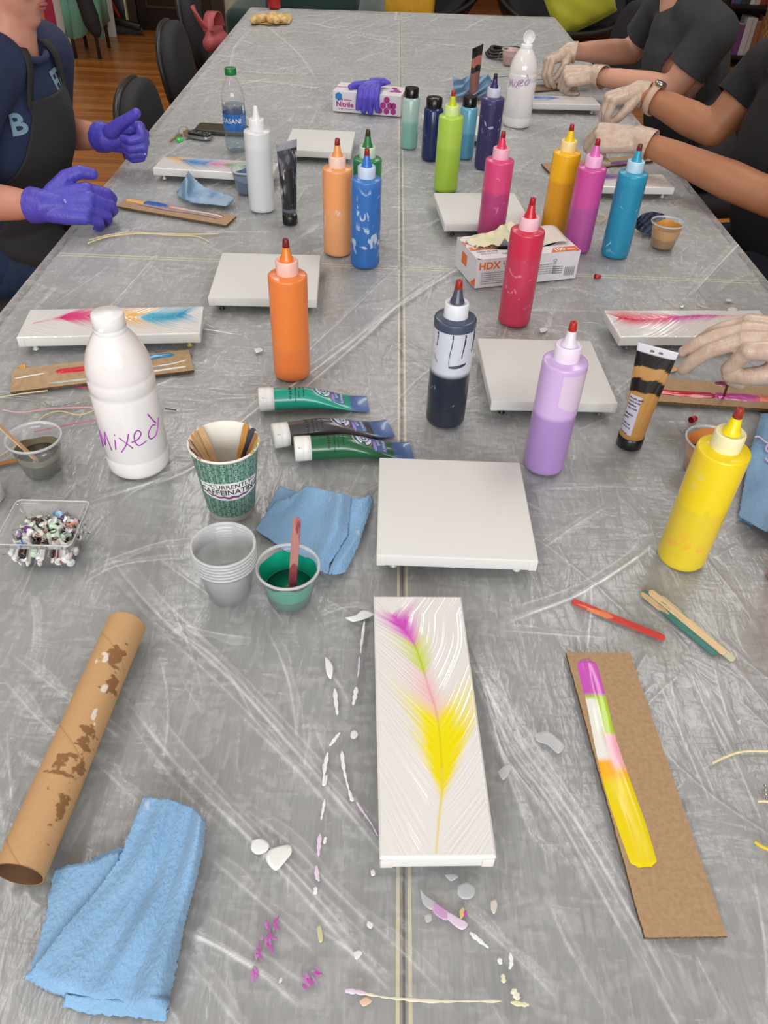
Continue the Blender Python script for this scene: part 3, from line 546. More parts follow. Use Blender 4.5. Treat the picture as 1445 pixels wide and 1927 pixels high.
P_blk = mat('black_pushpin', (30, 30, 32), 0.25); P_blue = mat('paint_smeared_pushpin', (28, 84, 110), 0.25, noise=(150, (150, 110, 70), 0.8)); P_brass = mat('brass_pushpin', (188, 164, 90), 0.25)
canvas('blank square white canvas nearest the camera, beside the blue towel', (0.104, 0.772), 0.2, 0.197, 0.1)
canvas('blank square white canvas right of the dark bottle, behind the lavender bottle', (0.274, 1.128), 0.202, 0.2, 2.0, [P_blk, P_blue, None, None])
canvas('blank square white canvas behind the orange bottle', (-0.228, 1.443), 0.203, 0.2, 2.2, [P_blk] * 4)
canvas('blank square white canvas in front of the lime bottle', (0.226, 1.85), 0.203, 0.197, 5.5, [P_blk] * 4)
canvas('blank square white canvas in front of the purple glove box', (-0.190, 2.319), 0.185, 0.195, -1.3)
canvas('blank square white canvas behind the navy and sky blue bottles', (0.200, 2.528), 0.19, 0.2, 2.0)

WHITE = L3((229, 228, 226))
def feather(nu, nv, w_, l_, spine, stops, wid, seed, sat=1.0, curve=1.0, both=(1, 1), base=WHITE, tail=None, streak=60):
    """colours of a combed feather. spine: [(u, v)] quill to tip in metres, v along the length. stops: [(s, colour, strength, left reach, right reach)]"""
    u = np.linspace(-w_ / 2, w_ / 2, nu); v = np.linspace(-l_ / 2, l_ / 2, nv); U, V = np.meshgrid(u, v)
    sp = np.array(spline([(a, b, 0) for a, b in spine], 10))[:, :2]; seg = np.r_[0, np.cumsum(np.linalg.norm(np.diff(sp, axis=0), axis=1))]; L = seg[-1]
    # signed distance to the spine by its height along the main direction
    o = np.argsort(sp[:, 1]); xs = np.interp(V, sp[o, 1], sp[o, 0]); sv = np.interp(V, sp[o, 1], seg[o] / L) + np.where(V > sp[:, 1].max(), (V - sp[:, 1].max()) / L, 0) + np.where(V < sp[:, 1].min(), (V - sp[:, 1].min()) / L, 0)
    D = U - xs; A = np.abs(D)
    s0 = sv - curve * (1.1 * A + 4.0 * A * A) / L * 1.0
    K = np.array([s[0] for s in stops]); C = np.array([L3(s[1]) for s in stops]); St = np.array([s[2] for s in stops]); RL = np.array([s[3] for s in stops]); RR = np.array([s[4] for s in stops])
    jit = 0.02 * (vnoise(s0 * streak * 1.7, A * 25, seed) - 0.5)
    q = np.clip(s0 + jit, 0, 1); col = np.stack([np.interp(q, K, C[:, i]) for i in range(3)], -1)
    reach = np.where(D < 0, np.interp(q, K, RL), np.interp(q, K, RR)) * (0.75 + 0.5 * vnoise(s0 * streak, D * 0 + np.sign(D) * 7 + 9, seed + 1))
    st = np.interp(q, K, St); fall = np.clip(1 - A / np.maximum(reach * 1.7, 1e-4), 0, 1) ** 1.7
    n = 0.45 * vnoise(s0 * streak * 2.2, A * 30 + 5, seed + 2) + 0.55 * vnoise(s0 * streak * 5, A * 40, seed + 3)
    a = st * fall * np.clip(0.25 + 1.3 * n, 0, 1); a = np.where((s0 < 0.0) | (s0 > 1.0), 0, a)
    a = np.clip(a * sat, 0, 1)[..., None]; out = base * (1 - a) + col * a
    ln = np.exp(-(A / 0.0011) ** 2) * ((sv > 0.01) & (sv < 0.99)) * 0.75
    lc = np.stack([np.interp(sv, K, C[:, i]) for i in range(3)], -1) * 0.8
    if tail is not None: lc = np.where((sv < tail[0])[..., None], L3(tail[1]), lc)
    out = out * (1 - ln[..., None]) + lc * ln[..., None]
    barb = (vnoise(s0 * streak * 2.5, A * 8, seed + 4) - 0.5) * 0.0006 * np.clip(A * 60, 0, 1) + (vnoise(U * 40, V * 25, seed + 6) - 0.5) * 0.0007
    return U, V, barb, out.reshape(-1, 3)
M_wet = mat('wet_acrylic', (238, 236, 233), 0.14, coat=0.5, attr='paint')
def paint_on(t, w_, l_, data, th=CT, rot=0.0):
    U, V, hgt, colr = data; z = FOOT + th + 0.0006 + hgt
    e = np.minimum(w_ / 2 - np.abs(U), l_ / 2 - np.abs(V)); z = np.where(e < 0.002, z - (0.002 - e) * 0.8, z)
    me = grid_mesh('wet_paint', U, V, z); o = link('wet_paint', me, M_wet, t, colors=colr, rot=(0, 0, rot)); return o
def local(c, ang, z, pts):
    M = Matrix.Rotation(math.radians(-ang), 2); return [tuple(M @ (W(a, b, TZ + z).xy - Vector(c))) for a, b in pts]
# the nearest feather
c0, a0 = (0.060, 0.456), 2.4
t = canvas('long canvas nearest the camera with a yellow and magenta feather in wet paint', c0, 0.1016, 0.305, a0, painted=True)
sp = local(c0, a0, 0.031, [(820, 1612), (826, 1540), (832, 1470), (824, 1357), (805, 1289), (782, 1218), (757, 1180), (738, 1156)])
paint_on(t, 0.1022, 0.3056, feather(150, 440, 0.1022, 0.3056, sp, [(0, (240, 226, 40), 0, 0.001, 0.002), (0.17, (238, 222, 20), 0.3, 0.002, 0.004), (0.25, (238, 222, 0), 1.3, 0.020, 0.026), (0.34, (240, 224, 0), 1.7, 0.022, 0.040), (0.45, (240, 228, 10), 1.4, 0.034, 0.034), (0.515, (244, 196, 120), 0.8, 0.02, 0.012), (0.56, (244, 178, 182), 0.8, 0.02, 0.012), (0.66, (244, 186, 190), 0.6, 0.016, 0.010), (0.70, (196, 214, 60), 0.85, 0.02, 0.02), (0.80, (206, 216, 50), 0.8, 0.018, 0.018), (0.84, (220, 120, 200), 0.9, 0.02, 0.024), (0.92, (206, 78, 190), 1.3, 0.016, 0.026), (1.0, (214, 110, 200), 0.8, 0.004, 0.006)], None, 3, sat=1.25, curve=1.2, tail=(0.3, (226, 206, 90))))
# the others lie across the table: their length runs along x, so the paint grid is turned a quarter
def cross_feather(label, c, ang, spine_px, stops, seed, w_=0.305, l_=0.1016, flip=False, pins=None, nz=0.031, tail=None, sat=1.3, n=(100, 300), curve=1.0):
    t = canvas(label, c, w_, l_, ang, pins, painted=True)
    rot = PI / 2 if not flip else -PI / 2
    sp = local(c, ang, nz, spine_px); sp = [((y, -x) if not flip else (-y, x)) for x, y in sp]
    paint_on(t, l_ + 0.0006, w_ + 0.0006, feather(n[0], n[1], l_ + 0.0006, w_ + 0.0006, sp, stops, None, seed, sat=sat, tail=tail, curve=curve), rot=rot); return t
cross_feather('long canvas behind the near white bottle with a pink, orange and turquoise feather', (-0.471, 1.232), 7.2, [(352, 590), (310, 597), (240, 596), (180, 594), (120, 597), (60, 609)],
              [(0, (60, 170, 210), 0.6, 0.02, 0.02), (0.06, (40, 160, 206), 1.0, 0.025, 0.03), (0.3, (70, 180, 214), 1.0, 0.03, 0.04), (0.36, (240, 190, 100), 0.9, 0.03, 0.045), (0.52, (238, 170, 80), 0.9, 0.03, 0.045), (0.58, (226, 80, 140), 1.0, 0.03, 0.045), (0.82, (222, 60, 130), 1.1, 0.03, 0.03), (0.88, (238, 200, 210), 0.5, 0.01, 0.01), (1, (220, 60, 120), 0.3, 0.003, 0.003)], 11, pins=[None, P_brass, P_brass, None], curve=-0.9, sat=1.4)
cross_feather('long canvas behind the translucent white bottle with an orange, blue and green feather', (-0.438, 2.070), -3.0, [(505, 313), (470, 312), (420, 310), (370, 306), (330, 298), (310, 292)],
              [(0, (110, 80, 170), 0.7, 0.02, 0.02), (0.12, (120, 90, 170), 0.9, 0.03, 0.03), (0.2, (90, 170, 80), 1.0, 0.03, 0.03), (0.36, (110, 180, 90), 0.9, 0.03, 0.03), (0.42, (220, 130, 180), 0.8, 0.03, 0.03), (0.52, (226, 120, 170), 0.7, 0.03, 0.03), (0.58, (50, 150, 220), 1.0, 0.03, 0.04), (0.76, (40, 140, 214), 1.1, 0.03, 0.03), (0.84, (240, 180, 90), 0.9, 0.03, 0.03), (1, (238, 180, 90), 0.6, 0.02, 0.02)], 17, l_=0.095, curve=-0.8)
cross_feather('long canvas under the hand with the stick, with a red and pink feather', (0.575, 1.311), 5.0, [(1165, 598), (1210, 602), (1260, 598), (1320, 594), (1380, 594), (1430, 592)],
              [(0, (226, 30, 80), 0.9, 0.02, 0.012), (0.1, (220, 24, 70), 1.1, 0.03, 0.02), (0.34, (224, 40, 110), 1.1, 0.03, 0.025), (0.45, (214, 80, 180), 1.0, 0.006, 0.02), (0.68, (214, 90, 180), 1.0, 0.005, 0.018), (0.76, (244, 190, 190), 0.8, 0.006, 0.012), (1, (244, 200, 200), 0.4, 0.003, 0.006)], 23, pins=[P_blue] * 4, flip=True, curve=-1.0)
cross_feather('long canvas behind the orchid bottle with a violet feather, under the gloved arm', (0.592, 2.085), 4.5, [(1235, 332), (1200, 333), (1160, 333), (1120, 332), (1085, 331), (1065, 330)],
              [(0, (200, 200, 80), 0.3, 0.02, 0.02), (0.25, (150, 120, 200), 0.6, 0.03, 0.03), (0.45, (120, 60, 180), 1.1, 0.03, 0.03), (0.7, (110, 40, 170), 1.2, 0.035, 0.035), (1, (130, 70, 180), 0.8, 0.02, 0.02)], 29, l_=0.098, w_=0.29)
cross_feather('long canvas behind the far white bottle with a violet, blue and brown feather', (0.545, 2.865), 3.5, [(1108, 176), (1080, 181), (1050, 184), (1020, 184), (990, 183), (965, 182)],
              [(0, (170, 110, 110), 0.6, 0.01, 0.01), (0.25, (190, 120, 120), 0.7, 0.02, 0.02), (0.42, (200, 210, 230), 0.5, 0.02, 0.02), (0.5, (60, 130, 210), 1.0, 0.03, 0.03), (0.75, (70, 120, 210), 1.0, 0.03, 0.03), (0.85, (130, 70, 190), 1.1, 0.03, 0.03), (1, (130, 70, 190), 0.8, 0.02, 0.02)], 31)

# ================================================================== cardboard palettes
M_card = mat('brown_cardboard', (176, 146, 112), 0.85, noise=(220, (160, 130, 97), 0.8), bump=(160, 0.15, (1, 12, 1)))
M_card2 = mat('lighter_cardboard', (184, 156, 120), 0.85, noise=(120, (166, 138, 102), 0.8), bump=(60, 0.3, (14, 1, 1)))
M_paint = mat('thick_wet_paint', (255, 255, 255), 0.3, coat=0.25, attr='paint')
def palette(label, corners, m=M_card, th=0.004, z=0.0005):
    P = [W(a, b, TZ + th) for a, b in corners]; c = sum(P, Vector()) / 4
    t = thing('cardboard_palette', label, 'cardboard', (c.x, c.y, TZ + z)); n = 40; V = []
    for i in range(4):
        a, b_ = P[i], P[(i + 1) % 4]; nn = (b_ - a).orthogonal()
        for j in range(n): p = a.lerp(b_, j / n); V.append((p.x - c.x + random.gauss(0, 0.00018), p.y - c.y + random.gauss(0, 0.00018)))
    k = len(V); VV = [(x, y, 0) for x, y in V] + [(x, y, th) for x, y in V]
    F = [tuple(range(k - 1, -1, -1)), tuple(range(k, 2 * k))] + [(i, (i + 1) % k, k + (i + 1) % k, k + i) for i in range(k)]
    obj('board', VV, F, [m, mat('cardboard_edge', (120, 96, 68), 0.9, noise=(400, (74, 58, 40), 1.0))], t, smooth=False, mi=[0, 0] + [1] * k)
    return t, c, th
def stroke(pal, pts, colors, wid, h=0.0016, seed=0, name='paint_stroke', wob=0.12, n=70, m=None, blunt=16):
    """a thick ribbon of paint on a palette; colors: [(s, left colour, right colour)]"""
    t, c, th = pal; P = np.array(spline([(*(W(a, b, TZ + th) - c).xy, 0) for a, b in pts], 14))[:, :2]; P = resample(P, n); nu = 15
    T = np.gradient(P, axis=0); T /= np.linalg.norm(T, axis=1)[:, None]; Nn = np.c_[T[:, 1], -T[:, 0]]; s = np.linspace(0, 1, n)
    wv = np.interp(s, np.linspace(0, 1, len(wid)), wid) * (1 + wob * (vnoise(s * 9, s * 0 + seed, seed) - 0.5) * 2); end = np.clip(np.minimum(s, 1 - s) * blunt, 0.3, 1) ** 0.5
    e = np.linspace(-1, 1, nu); Nn = -Nn; X = P[:, 0:1] + Nn[:, 0:1] * (wv * end)[:, None] * e; Y = P[:, 1:2] + Nn[:, 1:2] * (wv * end)[:, None] * e
    rid = vnoise(e[None] * 3 + 3 + 0 * s[:, None], s[:, None] * 6 + 0 * e[None], seed + 4)
    Z = th + 0.0001 + h * np.clip((1 - np.abs(e)[None] ** 3), 0, 1) * end[:, None] * (0.6 + 0.8 * rid)
    K = [x[0] for x in colors]; A = np.stack([np.interp(s, K, [L3(x[1])[i] for x in colors]) for i in range(3)], -1); B = np.stack([np.interp(s, K, [L3(x[2])[i] for x in colors]) for i in range(3)], -1)
    f = np.clip((e[None, :] * 2.2 + 0.5 + 0.9 * (vnoise(s[:, None] * 14 + 0 * e[None], e[None] * 4 + 9 + 0 * s[:, None], seed + 2) - 0.5)), 0, 1)[..., None]
    return link(name, grid_mesh(name, X, Y, Z), m or M_paint, t, colors=(A[:, None] * (1 - f) + B[:, None] * f).reshape(-1, 3))
Mg, Ye, Gr, Pk, Wh, Or = (200, 84, 186), (232, 210, 0), (172, 204, 30), (240, 176, 190), (232, 234, 226), (246, 178, 20)
pal = palette('long cardboard palette nearest the camera with magenta to yellow paint', [(1065, 1228), (1185, 1228), (1368, 1762), (1213, 1765)])
stroke(pal, [(1102, 1243), (1122, 1320), (1140, 1400), (1163, 1480), (1190, 1560), (1214, 1633)], [(0, Mg, Mg), (0.19, Mg, Mg), (0.215, Gr, Gr), (0.23, Wh, Gr), (0.4, Wh, Gr), (0.42, Wh, Pk), (0.52, Wh, Pk), (0.55, Or, Pk), (0.60, Or, Or), (0.65, Ye, Ye), (1, Ye, Ye)], [0.0115, 0.0120, 0.0118, 0.0118, 0.0115, 0.0135, 0.0145, 0.0150, 0.0145, 0.0125], h=0.0013, seed=5, wob=0.06, n=170, blunt=50)
pal = palette('corrugated cardboard palette left of the near white bottle with red and blue paint', [(24, 695), (355, 658), (365, 697), (20, 738)], M_card2)
stroke(pal, [(105, 700), (150, 695), (210, 688)], [(0, (206, 30, 54), (206, 30, 54)), (1, (200, 24, 44), (200, 24, 44))], [0.006, 0.009, 0.008], seed=6)
stroke(pal, [(230, 684), (290, 672), (328, 668)], [(0, (24, 130, 180), (24, 130, 180)), (1, (20, 124, 176), (20, 124, 176))], [0.008, 0.008, 0.0055], seed=7)
stroke(pal, [(28, 713), (60, 707), (84, 703)], [(0, Wh, Wh), (1, Wh, Wh)], [0.0012, 0.0018, 0.0012], h=0.0008, seed=8)
stroke(pal, [(92, 722), (160, 714), (240, 706), (350, 690)], [(0, (150, 190, 196), Wh), (0.5, Wh, (214, 150, 150)), (1, Wh, (170, 206, 214))], [0.002, 0.0028, 0.003, 0.003], h=0.0008, seed=9)
stroke(pal, [(280, 692), (320, 686), (352, 678)], [(0, (120, 180, 196), Wh), (1, Wh, Wh)], [0.002, 0.002, 0.0015], h=0.0008, seed=10)
pal = palette('cardboard palette beside the purple gloves with orange, blue and violet paint', [(240, 373), (445, 407), (425, 424), (218, 388)])
stroke(pal, [(238, 376), (255, 379), (272, 382)], [(0, (238, 178, 100), (238, 178, 100)), (1, (236, 170, 90), (236, 170, 90))], [0.008, 0.009, 0.008], seed=11)
stroke(pal, [(272, 381), (292, 384), (318, 389)], [(0, (30, 96, 180), (30, 96, 180)), (1, (30, 90, 170), (30, 90, 170))], [0.009, 0.012, 0.007], seed=12)
stroke(pal, [(318, 389), (350, 394), (395, 402), (420, 408)], [(0, (220, 150, 160), (120, 170, 110)), (0.5, (190, 190, 190), (90, 80, 110)), (1, (210, 190, 190), (70, 50, 90))], [0.006, 0.007, 0.006, 0.005], seed=13)
stroke(pal, [(255, 384), (310, 395), (360, 402), (415, 412)], [(0, (110, 90, 130), (200, 180, 190)), (1, (90, 60, 100), (210, 190, 200))], [0.003, 0.004, 0.004, 0.003], h=0.0008, seed=14)
pal = palette('cardboard palette under the dipping stick with red, magenta and salmon paint', [(1195, 707), (1470, 730), (1478, 772), (1183, 752)], th=0.006)
stroke(pal, [(1235, 737), (1290, 742), (1345, 745)], [(0, (196, 12, 22), (206, 20, 24)), (0.5, (190, 14, 30), (176, 20, 50)), (1, (170, 26, 76), (170, 26, 76))], [0.008, 0.009, 0.009], seed=15)
stroke(pal, [(1345, 745), (1390, 748), (1432, 751)], [(0, (182, 50, 134), (182, 50, 134)), (0.7, (186, 60, 150), (186, 60, 150)), (1, (216, 110, 110), (190, 80, 150))], [0.009, 0.012, 0.010], seed=16)
stroke(pal, [(1425, 750), (1450, 752), (1470, 753)], [(0, (224, 124, 100), (220, 110, 100)), (1, (230, 140, 110), (226, 120, 100))], [0.010, 0.011, 0.008], seed=17)
stroke(pal, [(1345, 722), (1375, 724), (1402, 727)], [(0, (120, 30, 46), (104, 26, 40)), (1, (110, 30, 44), (100, 26, 40))], [0.006, 0.010, 0.006], h=0.0006, seed=18)
pal = palette('narrow cardboard palette behind the golden bottle with violet and teal paint', [(1018, 308), (1215, 291), (1232, 302), (1035, 325)])
stroke(pal, [(1135, 309), (1160, 307), (1200, 302)], [(0, (70, 40, 110), (150, 90, 170)), (0.5, (150, 80, 160), (60, 110, 150)), (1, (50, 140, 170), (50, 140, 170))], [0.01, 0.014, 0.009], seed=19)
pal = palette('brown cardboard scrap beside the far gloved hands streaked with paint', [(1005, 160), (1072, 153), (1075, 166), (1000, 172)], m=mat('dark_cardboard', (140, 112, 82), 0.9))
stroke(pal, [(1010, 162), (1040, 160), (1068, 157)], [(0, (60, 110, 150), (50, 44, 50)), (1, (90, 60, 50), (40, 36, 40))], [0.008, 0.01, 0.006], seed=20)

# ================================================================== cups
M_clear = clear_mat('clear_cup_plastic', white=0.12, gloss=1.0, rough=0.12)
M_rim = clear_mat('clear_cup_rim', white=0.42, gloss=1.0, rough=0.15)
def cup_profile(h=0.056, rb=0.0255, rt=0.0352, lip=0.0372):
    return [(0.0, 0.0015), (rb - 0.004, 0.0012), (rb - 0.001, 0.0), (rb, 0.001), (rb + (rt - rb) * 0.82, h * 0.80), (rb + (rt - rb) * 0.84, h * 0.82), (rt, h - 0.003), (lip, h - 0.0035), (lip + 0.0004, h - 0.0015), (lip - 0.0004, h), (rt - 0.0008, h - 0.0006)]
RIMP = [(0.0352, 0.0525), (0.0373, 0.0524), (0.0378, 0.0545), (0.0373, 0.0563), (0.0354, 0.0563), (0.0352, 0.0525)]
def rad_at(z, h=0.056, rb=0.0255, rt=0.0352): return rb + (rt - rb) * min(1, z / h)
def clear_cup(loc, label, group='clear plastic cups', fill=None, z=0.0, coat=None, sc=1.0, wall=0.0, seed=1):
    t = thing('plastic_cup', label, 'plastic cup', (loc[0], loc[1], TZ + z), 0, group); t.scale = (sc, sc, sc)
    MB().lathe(cup_profile(), 56, capb=False, capt=False).build('cup_wall', M_clear, t); MB().lathe(RIMP, 56, capb=False, capt=False).build('cup_rim', M_rim, t)
    if fill:
        lv, cfl = fill; m = mat('cup_paint_' + str(cfl), cfl, 0.25, coat=0.4, noise=(60, tuple(int(c * 0.85) for c in cfl), 0.6))
        b = MB(); b.lathe([(0.0, 0.0022), (0.0215, 0.002)] + [(rad_at(q) - 0.0007, q + 0.001) for q in np.linspace(0.001, lv, 8)] + [(0.0, lv + 0.001)], 44, capb=False, capt=False); b.build('paint', m, t)
    if coat:
        top, cc, up = coat; V = []; nu, nv = 56, 8                # a skin of paint left on the wall, with a ragged top
        for j in range(nv):
            for i in range(nu):
                a = 2 * PI * i / nu; rag = 0.88 + 0.22 * float(vnoise(np.array([math.cos(a) * 2 + 5.0]), np.array([math.sin(a) * 2 + 5.0]), seed)[0])
                zz = up + (min(0.052, top * rag) - up) * j / (nv - 1); rr = rad_at(zz) - 0.0005; V.append((rr * math.cos(a), rr * math.sin(a), zz + 0.001))
        obj('paint_coat', V, grid_faces(nu, nv, True), mat('coat_' + str(cc), cc, 0.3), t)
    return t
for i in range(6):
    nm = ['at the bottom of', 'second from the bottom in', 'third from the bottom in', 'third from the top in', 'second from the top in', 'topmost in'][i]
    clear_cup((-0.172, 0.634), f'clear plastic cup {nm} the nested stack beside the teal paint cup', 'nested clear cups', z=0.0047 * i)
clear_cup((-0.098, 0.626), 'clear cup of teal paint with a stained stick standing in it', fill=(0.020, (14, 118, 92)), coat=(0.046, (22, 158, 128), 0.02), seed=4)
clear_cup((-0.472, 0.855), 'clear cup of olive brown paint at the left edge', fill=(0.023, (76, 70, 54)), coat=(0.035, (126, 116, 92), 0.023), seed=6)
clear_cup((0.636, 1.742), 'clear cup of ochre gold paint right of the turquoise bottle', fill=(0.022, (178, 132, 62)), coat=(0.045, (218, 158, 74), 0.022), seed=2)
oc = W(1318, 884, TZ)
clear_cup((oc.x, oc.y), 'clear cup of orange copper paint half hidden behind the big yellow bottle', fill=(0.026, (190, 130, 76)), coat=(0.05, (222, 150, 84), 0.026), seed=3)
bc = W(466, 361, TZ); clear_cup((bc.x, bc.y), 'clear cup of slate blue paint behind the translucent white bottle', fill=(0.033, (70, 96, 134)), coat=(0.045, (110, 134, 166), 0.033), seed=5)
pk = W(958, 122, TZ); clear_cup((pk.x, pk.y), 'cup of pale pink paint behind the far white bottle', fill=(0.035, (206, 156, 150)), coat=(0.05, (222, 178, 172), 0.035), seed=7)
gc = W(1092, 168, TZ); clear_cup((gc.x, gc.y), 'empty clear cup under the far gloved hand')

# paper cup of sticks
PC = (-0.194, 0.787)
pcup = thing('paper_cup', 'green patterned paper coffee cup full of craft sticks', 'paper cup', at(*PC), 0)
pr = lambda z: 0.0305 + (0.0432 - 0.0305) * z / 0.108
M_cupw = mat('cup_white_card', (232, 228, 218), 0.5)
MB().lathe([(0.0, 0.006), (pr(0) - 0.002, 0.006), (pr(0) - 0.0015, 0.0), (pr(0), 0.0), (pr(0.108), 0.108), (pr(0.108) + 0.0016, 0.1085), (pr(0.108) + 0.0022, 0.1105), (pr(0.108) + 0.0012, 0.112), (pr(0.108) - 0.0006, 0.111), (pr(0.1) - 0.0008, 0.1), (pr(0.01) - 0.0008, 0.0075), (0, 0.0072)], 72, capb=False, capt=False).build('cup_wall', M_cupw, pcup)
nu, nv = 640, 190; A, Z = np.meshgrid(np.linspace(-PI, PI, nu), np.linspace(0.010, 0.1065, nv)); R_ = pr(Z) + 0.00025
xa = (A * 16 / PI) ; za = (Z - 0.01) / 0.0118                     # a lattice of diamonds, brackets and hexagons
cell_x, row = np.floor(xa), np.floor(za); odd = (np.floor(xa) % 2); fx_, fz_ = xa - cell_x - 0.5, (za + 0.5 * odd) % 1 - 0.5
dia = np.abs(fx_) * 1.15 + np.abs(fz_); d1 = np.abs(dia - 0.20) < 0.045; d2 = (np.abs(dia - 0.42) < 0.05) & (np.abs(np.abs(fx_) - 0.15) < 0.14) & (np.abs(fz_) > 0.12); d3 = (np.abs(np.abs(fx_) - 0.45) < 0.035) & (np.abs(fz_) < 0.3) & (np.abs(np.abs(fz_) - 0.15) > 0.05)
pat = np.where(odd > 0, d1 | d2, (np.abs(np.hypot(fx_, fz_) - 0.26) < 0.05) | (np.abs(fx_) + np.abs(fz_) < 0.1) | (np.abs(fz_) > 0.42) & (np.abs(fx_) < 0.2)) | d3
cc = np.where(pat[..., None], L3((170, 196, 184)), L3((66, 112, 96)))
cg = -1.30; da = np.angle(np.exp(1j * (A - cg)))                  # the white banner with its purple swoosh
zb = 0.053 + 0.008 * 0
lab = (np.abs(da) < 1.12) & (Z > 0.0425 + 0.006 * (da / 1.1) ** 2) & (Z < 0.0705 + 0.003 * np.cos(da * 2))
cc = np.where(lab[..., None], L3((236, 234, 232)), cc)
sw = lab & (np.abs(Z - (0.0475 + 0.006 * (da / 1.0) ** 2) - 0.0008 * np.sin(da * 19)) < 0.0021 * (1 - 0.5 * np.abs(da)))
cc = np.where(sw[..., None], L3((122, 66, 130)), cc)
link('printed_sleeve', grid_mesh('printed_sleeve', R_ * np.cos(A), R_ * np.sin(A), Z), mat('printed_card', (255, 255, 255), 0.5, attr='paint'), pcup, colors=cc.reshape(-1, 3))
cupf = lambda x, y: Vector(((pr(y) + 0.0006) * math.cos(cg + x / 0.0375), (pr(y) + 0.0006) * math.sin(cg + x / 0.0375), y))
lettering('cup_lettering', [('CURRENTLY', 0.0098, 0.002, 0.0665, 0.0001), ('CAFFEINATING', 0.0122, 0.0, 0.0565, 0.0002)], cupf, mat('cup_ink', (70, 66, 70), 0.6), pcup)
b = MB()
for s in (-1, 1): b.tube([cupf(s * 0.030 + k * 0.0011, 0.0667) for k in range(-5, 6)], 0.0003, 5)
b.build('printed_rule', mat('cup_ink', (70, 66, 70), 0.6), pcup)

# ================================================================== craft sticks
def stick_mesh(L=0.114, w_=0.0095, th=0.0019, n=10):
    P = [(w_ / 2 * math.cos(a), L / 2 - w_ / 2 + w_ / 2 * math.sin(a)) for a in np.linspace(0, PI, n)] + [(-w_ / 2 * math.cos(a), -L / 2 + w_ / 2 - w_ / 2 * math.sin(a)) for a in np.linspace(0, PI, n)]
    k = len(P); V = [(x, y, -th / 2) for x, y in P] + [(x, y, th / 2) for x, y in P]
    return V, [tuple(range(k - 1, -1, -1)), tuple(range(k, 2 * k))] + [(i, (i + 1) % k, k + (i + 1) % k, k + i) for i in range(k)]
def stick_mat(name, c, stains): return mat(name, c, 0.6, noise=(60, tuple(int(x * 0.88) for x in c), 0.7, (8, 0.6, 1)), spots=[(s[0], s[1], s[2], s[3], (1, 0.35, 1)) for s in stains])
M_st = stick_mat('birch_stick', (222, 184, 140), [])
def stick(a, b_, label, m, group='craft sticks', roll=0.0, L=0.114, w_=0.0095, name='craft_stick', cat='craft stick'):
    a, b_ = Vector(a), Vector(b_); y = (b_ - a).normalized(); c = a + y * L / 2
    x = y.cross(Vector((0, 0, 1))); x = Vector((1, 0, 0)) if x.length < 1e-4 else x.normalized()
    x = Matrix.Rotation(roll, 3, y) @ x; z = x.cross(y); V, F = stick_mesh(L, w_)
    o = obj(name, V, F, m, None, smooth=False, bevel=0.0003); o.matrix_world = Matrix(((x.x, y.x, z.x, c.x), (x.y, y.y, z.y, c.y), (x.z, y.z, z.z, c.z), (0, 0, 0, 1)))
    return tag(o, label, cat, group)
stick(W(1076, 1131, TZ + 0.0014), W(1247, 1200, TZ + 0.0014), 'red and orange stained craft stick lying above the cardboard palette', stick_mat('red_stick', (206, 66, 58), [(60, 0.55, (222, 128, 84), 0.04), (40, 0.66, (232, 190, 120), 0.03), (90, 0.7, (120, 30, 60), 0.03)]))
stick(W(1208, 1113, TZ + 0.0014), W(1350, 1231, TZ + 0.0014), 'teal green stained craft stick at the near side of the pile of three', stick_mat('teal_stick', (66, 128, 120), [(30, 0.60, (206, 176, 136), 0.02), (50, 0.66, (24, 66, 120), 0.03)]), w_=0.0125)
stick(W(1222, 1112, TZ + 0.0034), W(1362, 1228, TZ + 0.0034), 'pale wooden craft stick on top of the two teal ones', stick_mat('pale_stick', (228, 200, 156), [(40, 0.66, (30, 150, 122), 0.02)]))
stick(W(1240, 1122, TZ + 0.0014), W(1373, 1236, TZ + 0.0014), 'pale green stained craft stick at the far side of the pile of three', stick_mat('mint_stick', (206, 206, 170), [(45, 0.56, (60, 150, 140), 0.04)]))
stick((-0.095, 0.614, TZ + 0.006), W(558, 985, TZ + 0.108), 'maroon stained craft stick standing in the cup of teal paint', stick_mat('maroon_stick', (178, 120, 112), [(50, 0.50, (130, 50, 62), 0.04), (60, 0.66, (90, 40, 80), 0.03)]), roll=0.1)
stick((-0.462, 0.842, TZ + 0.010), W(-6, 797, TZ + 0.088), 'plain wooden craft stick leaning in the cup of olive brown paint', M_st, roll=0.2)
stick(W(-60, 885, TZ + 0.0015), W(19, 869, TZ + 0.0015), 'brown craft stick lying at the left edge, only its tip in the picture', stick_mat('brown_stick', (168, 116, 66), []))
M_var = {'plain': M_st, 'cream': stick_mat('cream_stick', (226, 206, 176), [(60, 0.66, (170, 140, 150), 0.03)]), 'orange': stick_mat('orange_stick', (200, 142, 66), [(40, 0.6, (150, 70, 40), 0.05)]), 'dark': stick_mat('dark_stick', (52, 58, 70), [(40, 0.6, (90, 130, 90), 0.05)]), 'yellow': stick_mat('yellow_stick', (198, 170, 70), [(50, 0.6, (240, 232, 210), 0.03)]), 'brown': stick_mat('tan_stick', (176, 122, 84), []), 'pink': stick_mat('pinkish_stick', (190, 150, 140), [(50, 0.62, (150, 60, 70), 0.04)]), 'grey': stick_mat('greyish_stick', (150, 160, 150), [(50, 0.6, (120, 150, 160), 0.03)])}
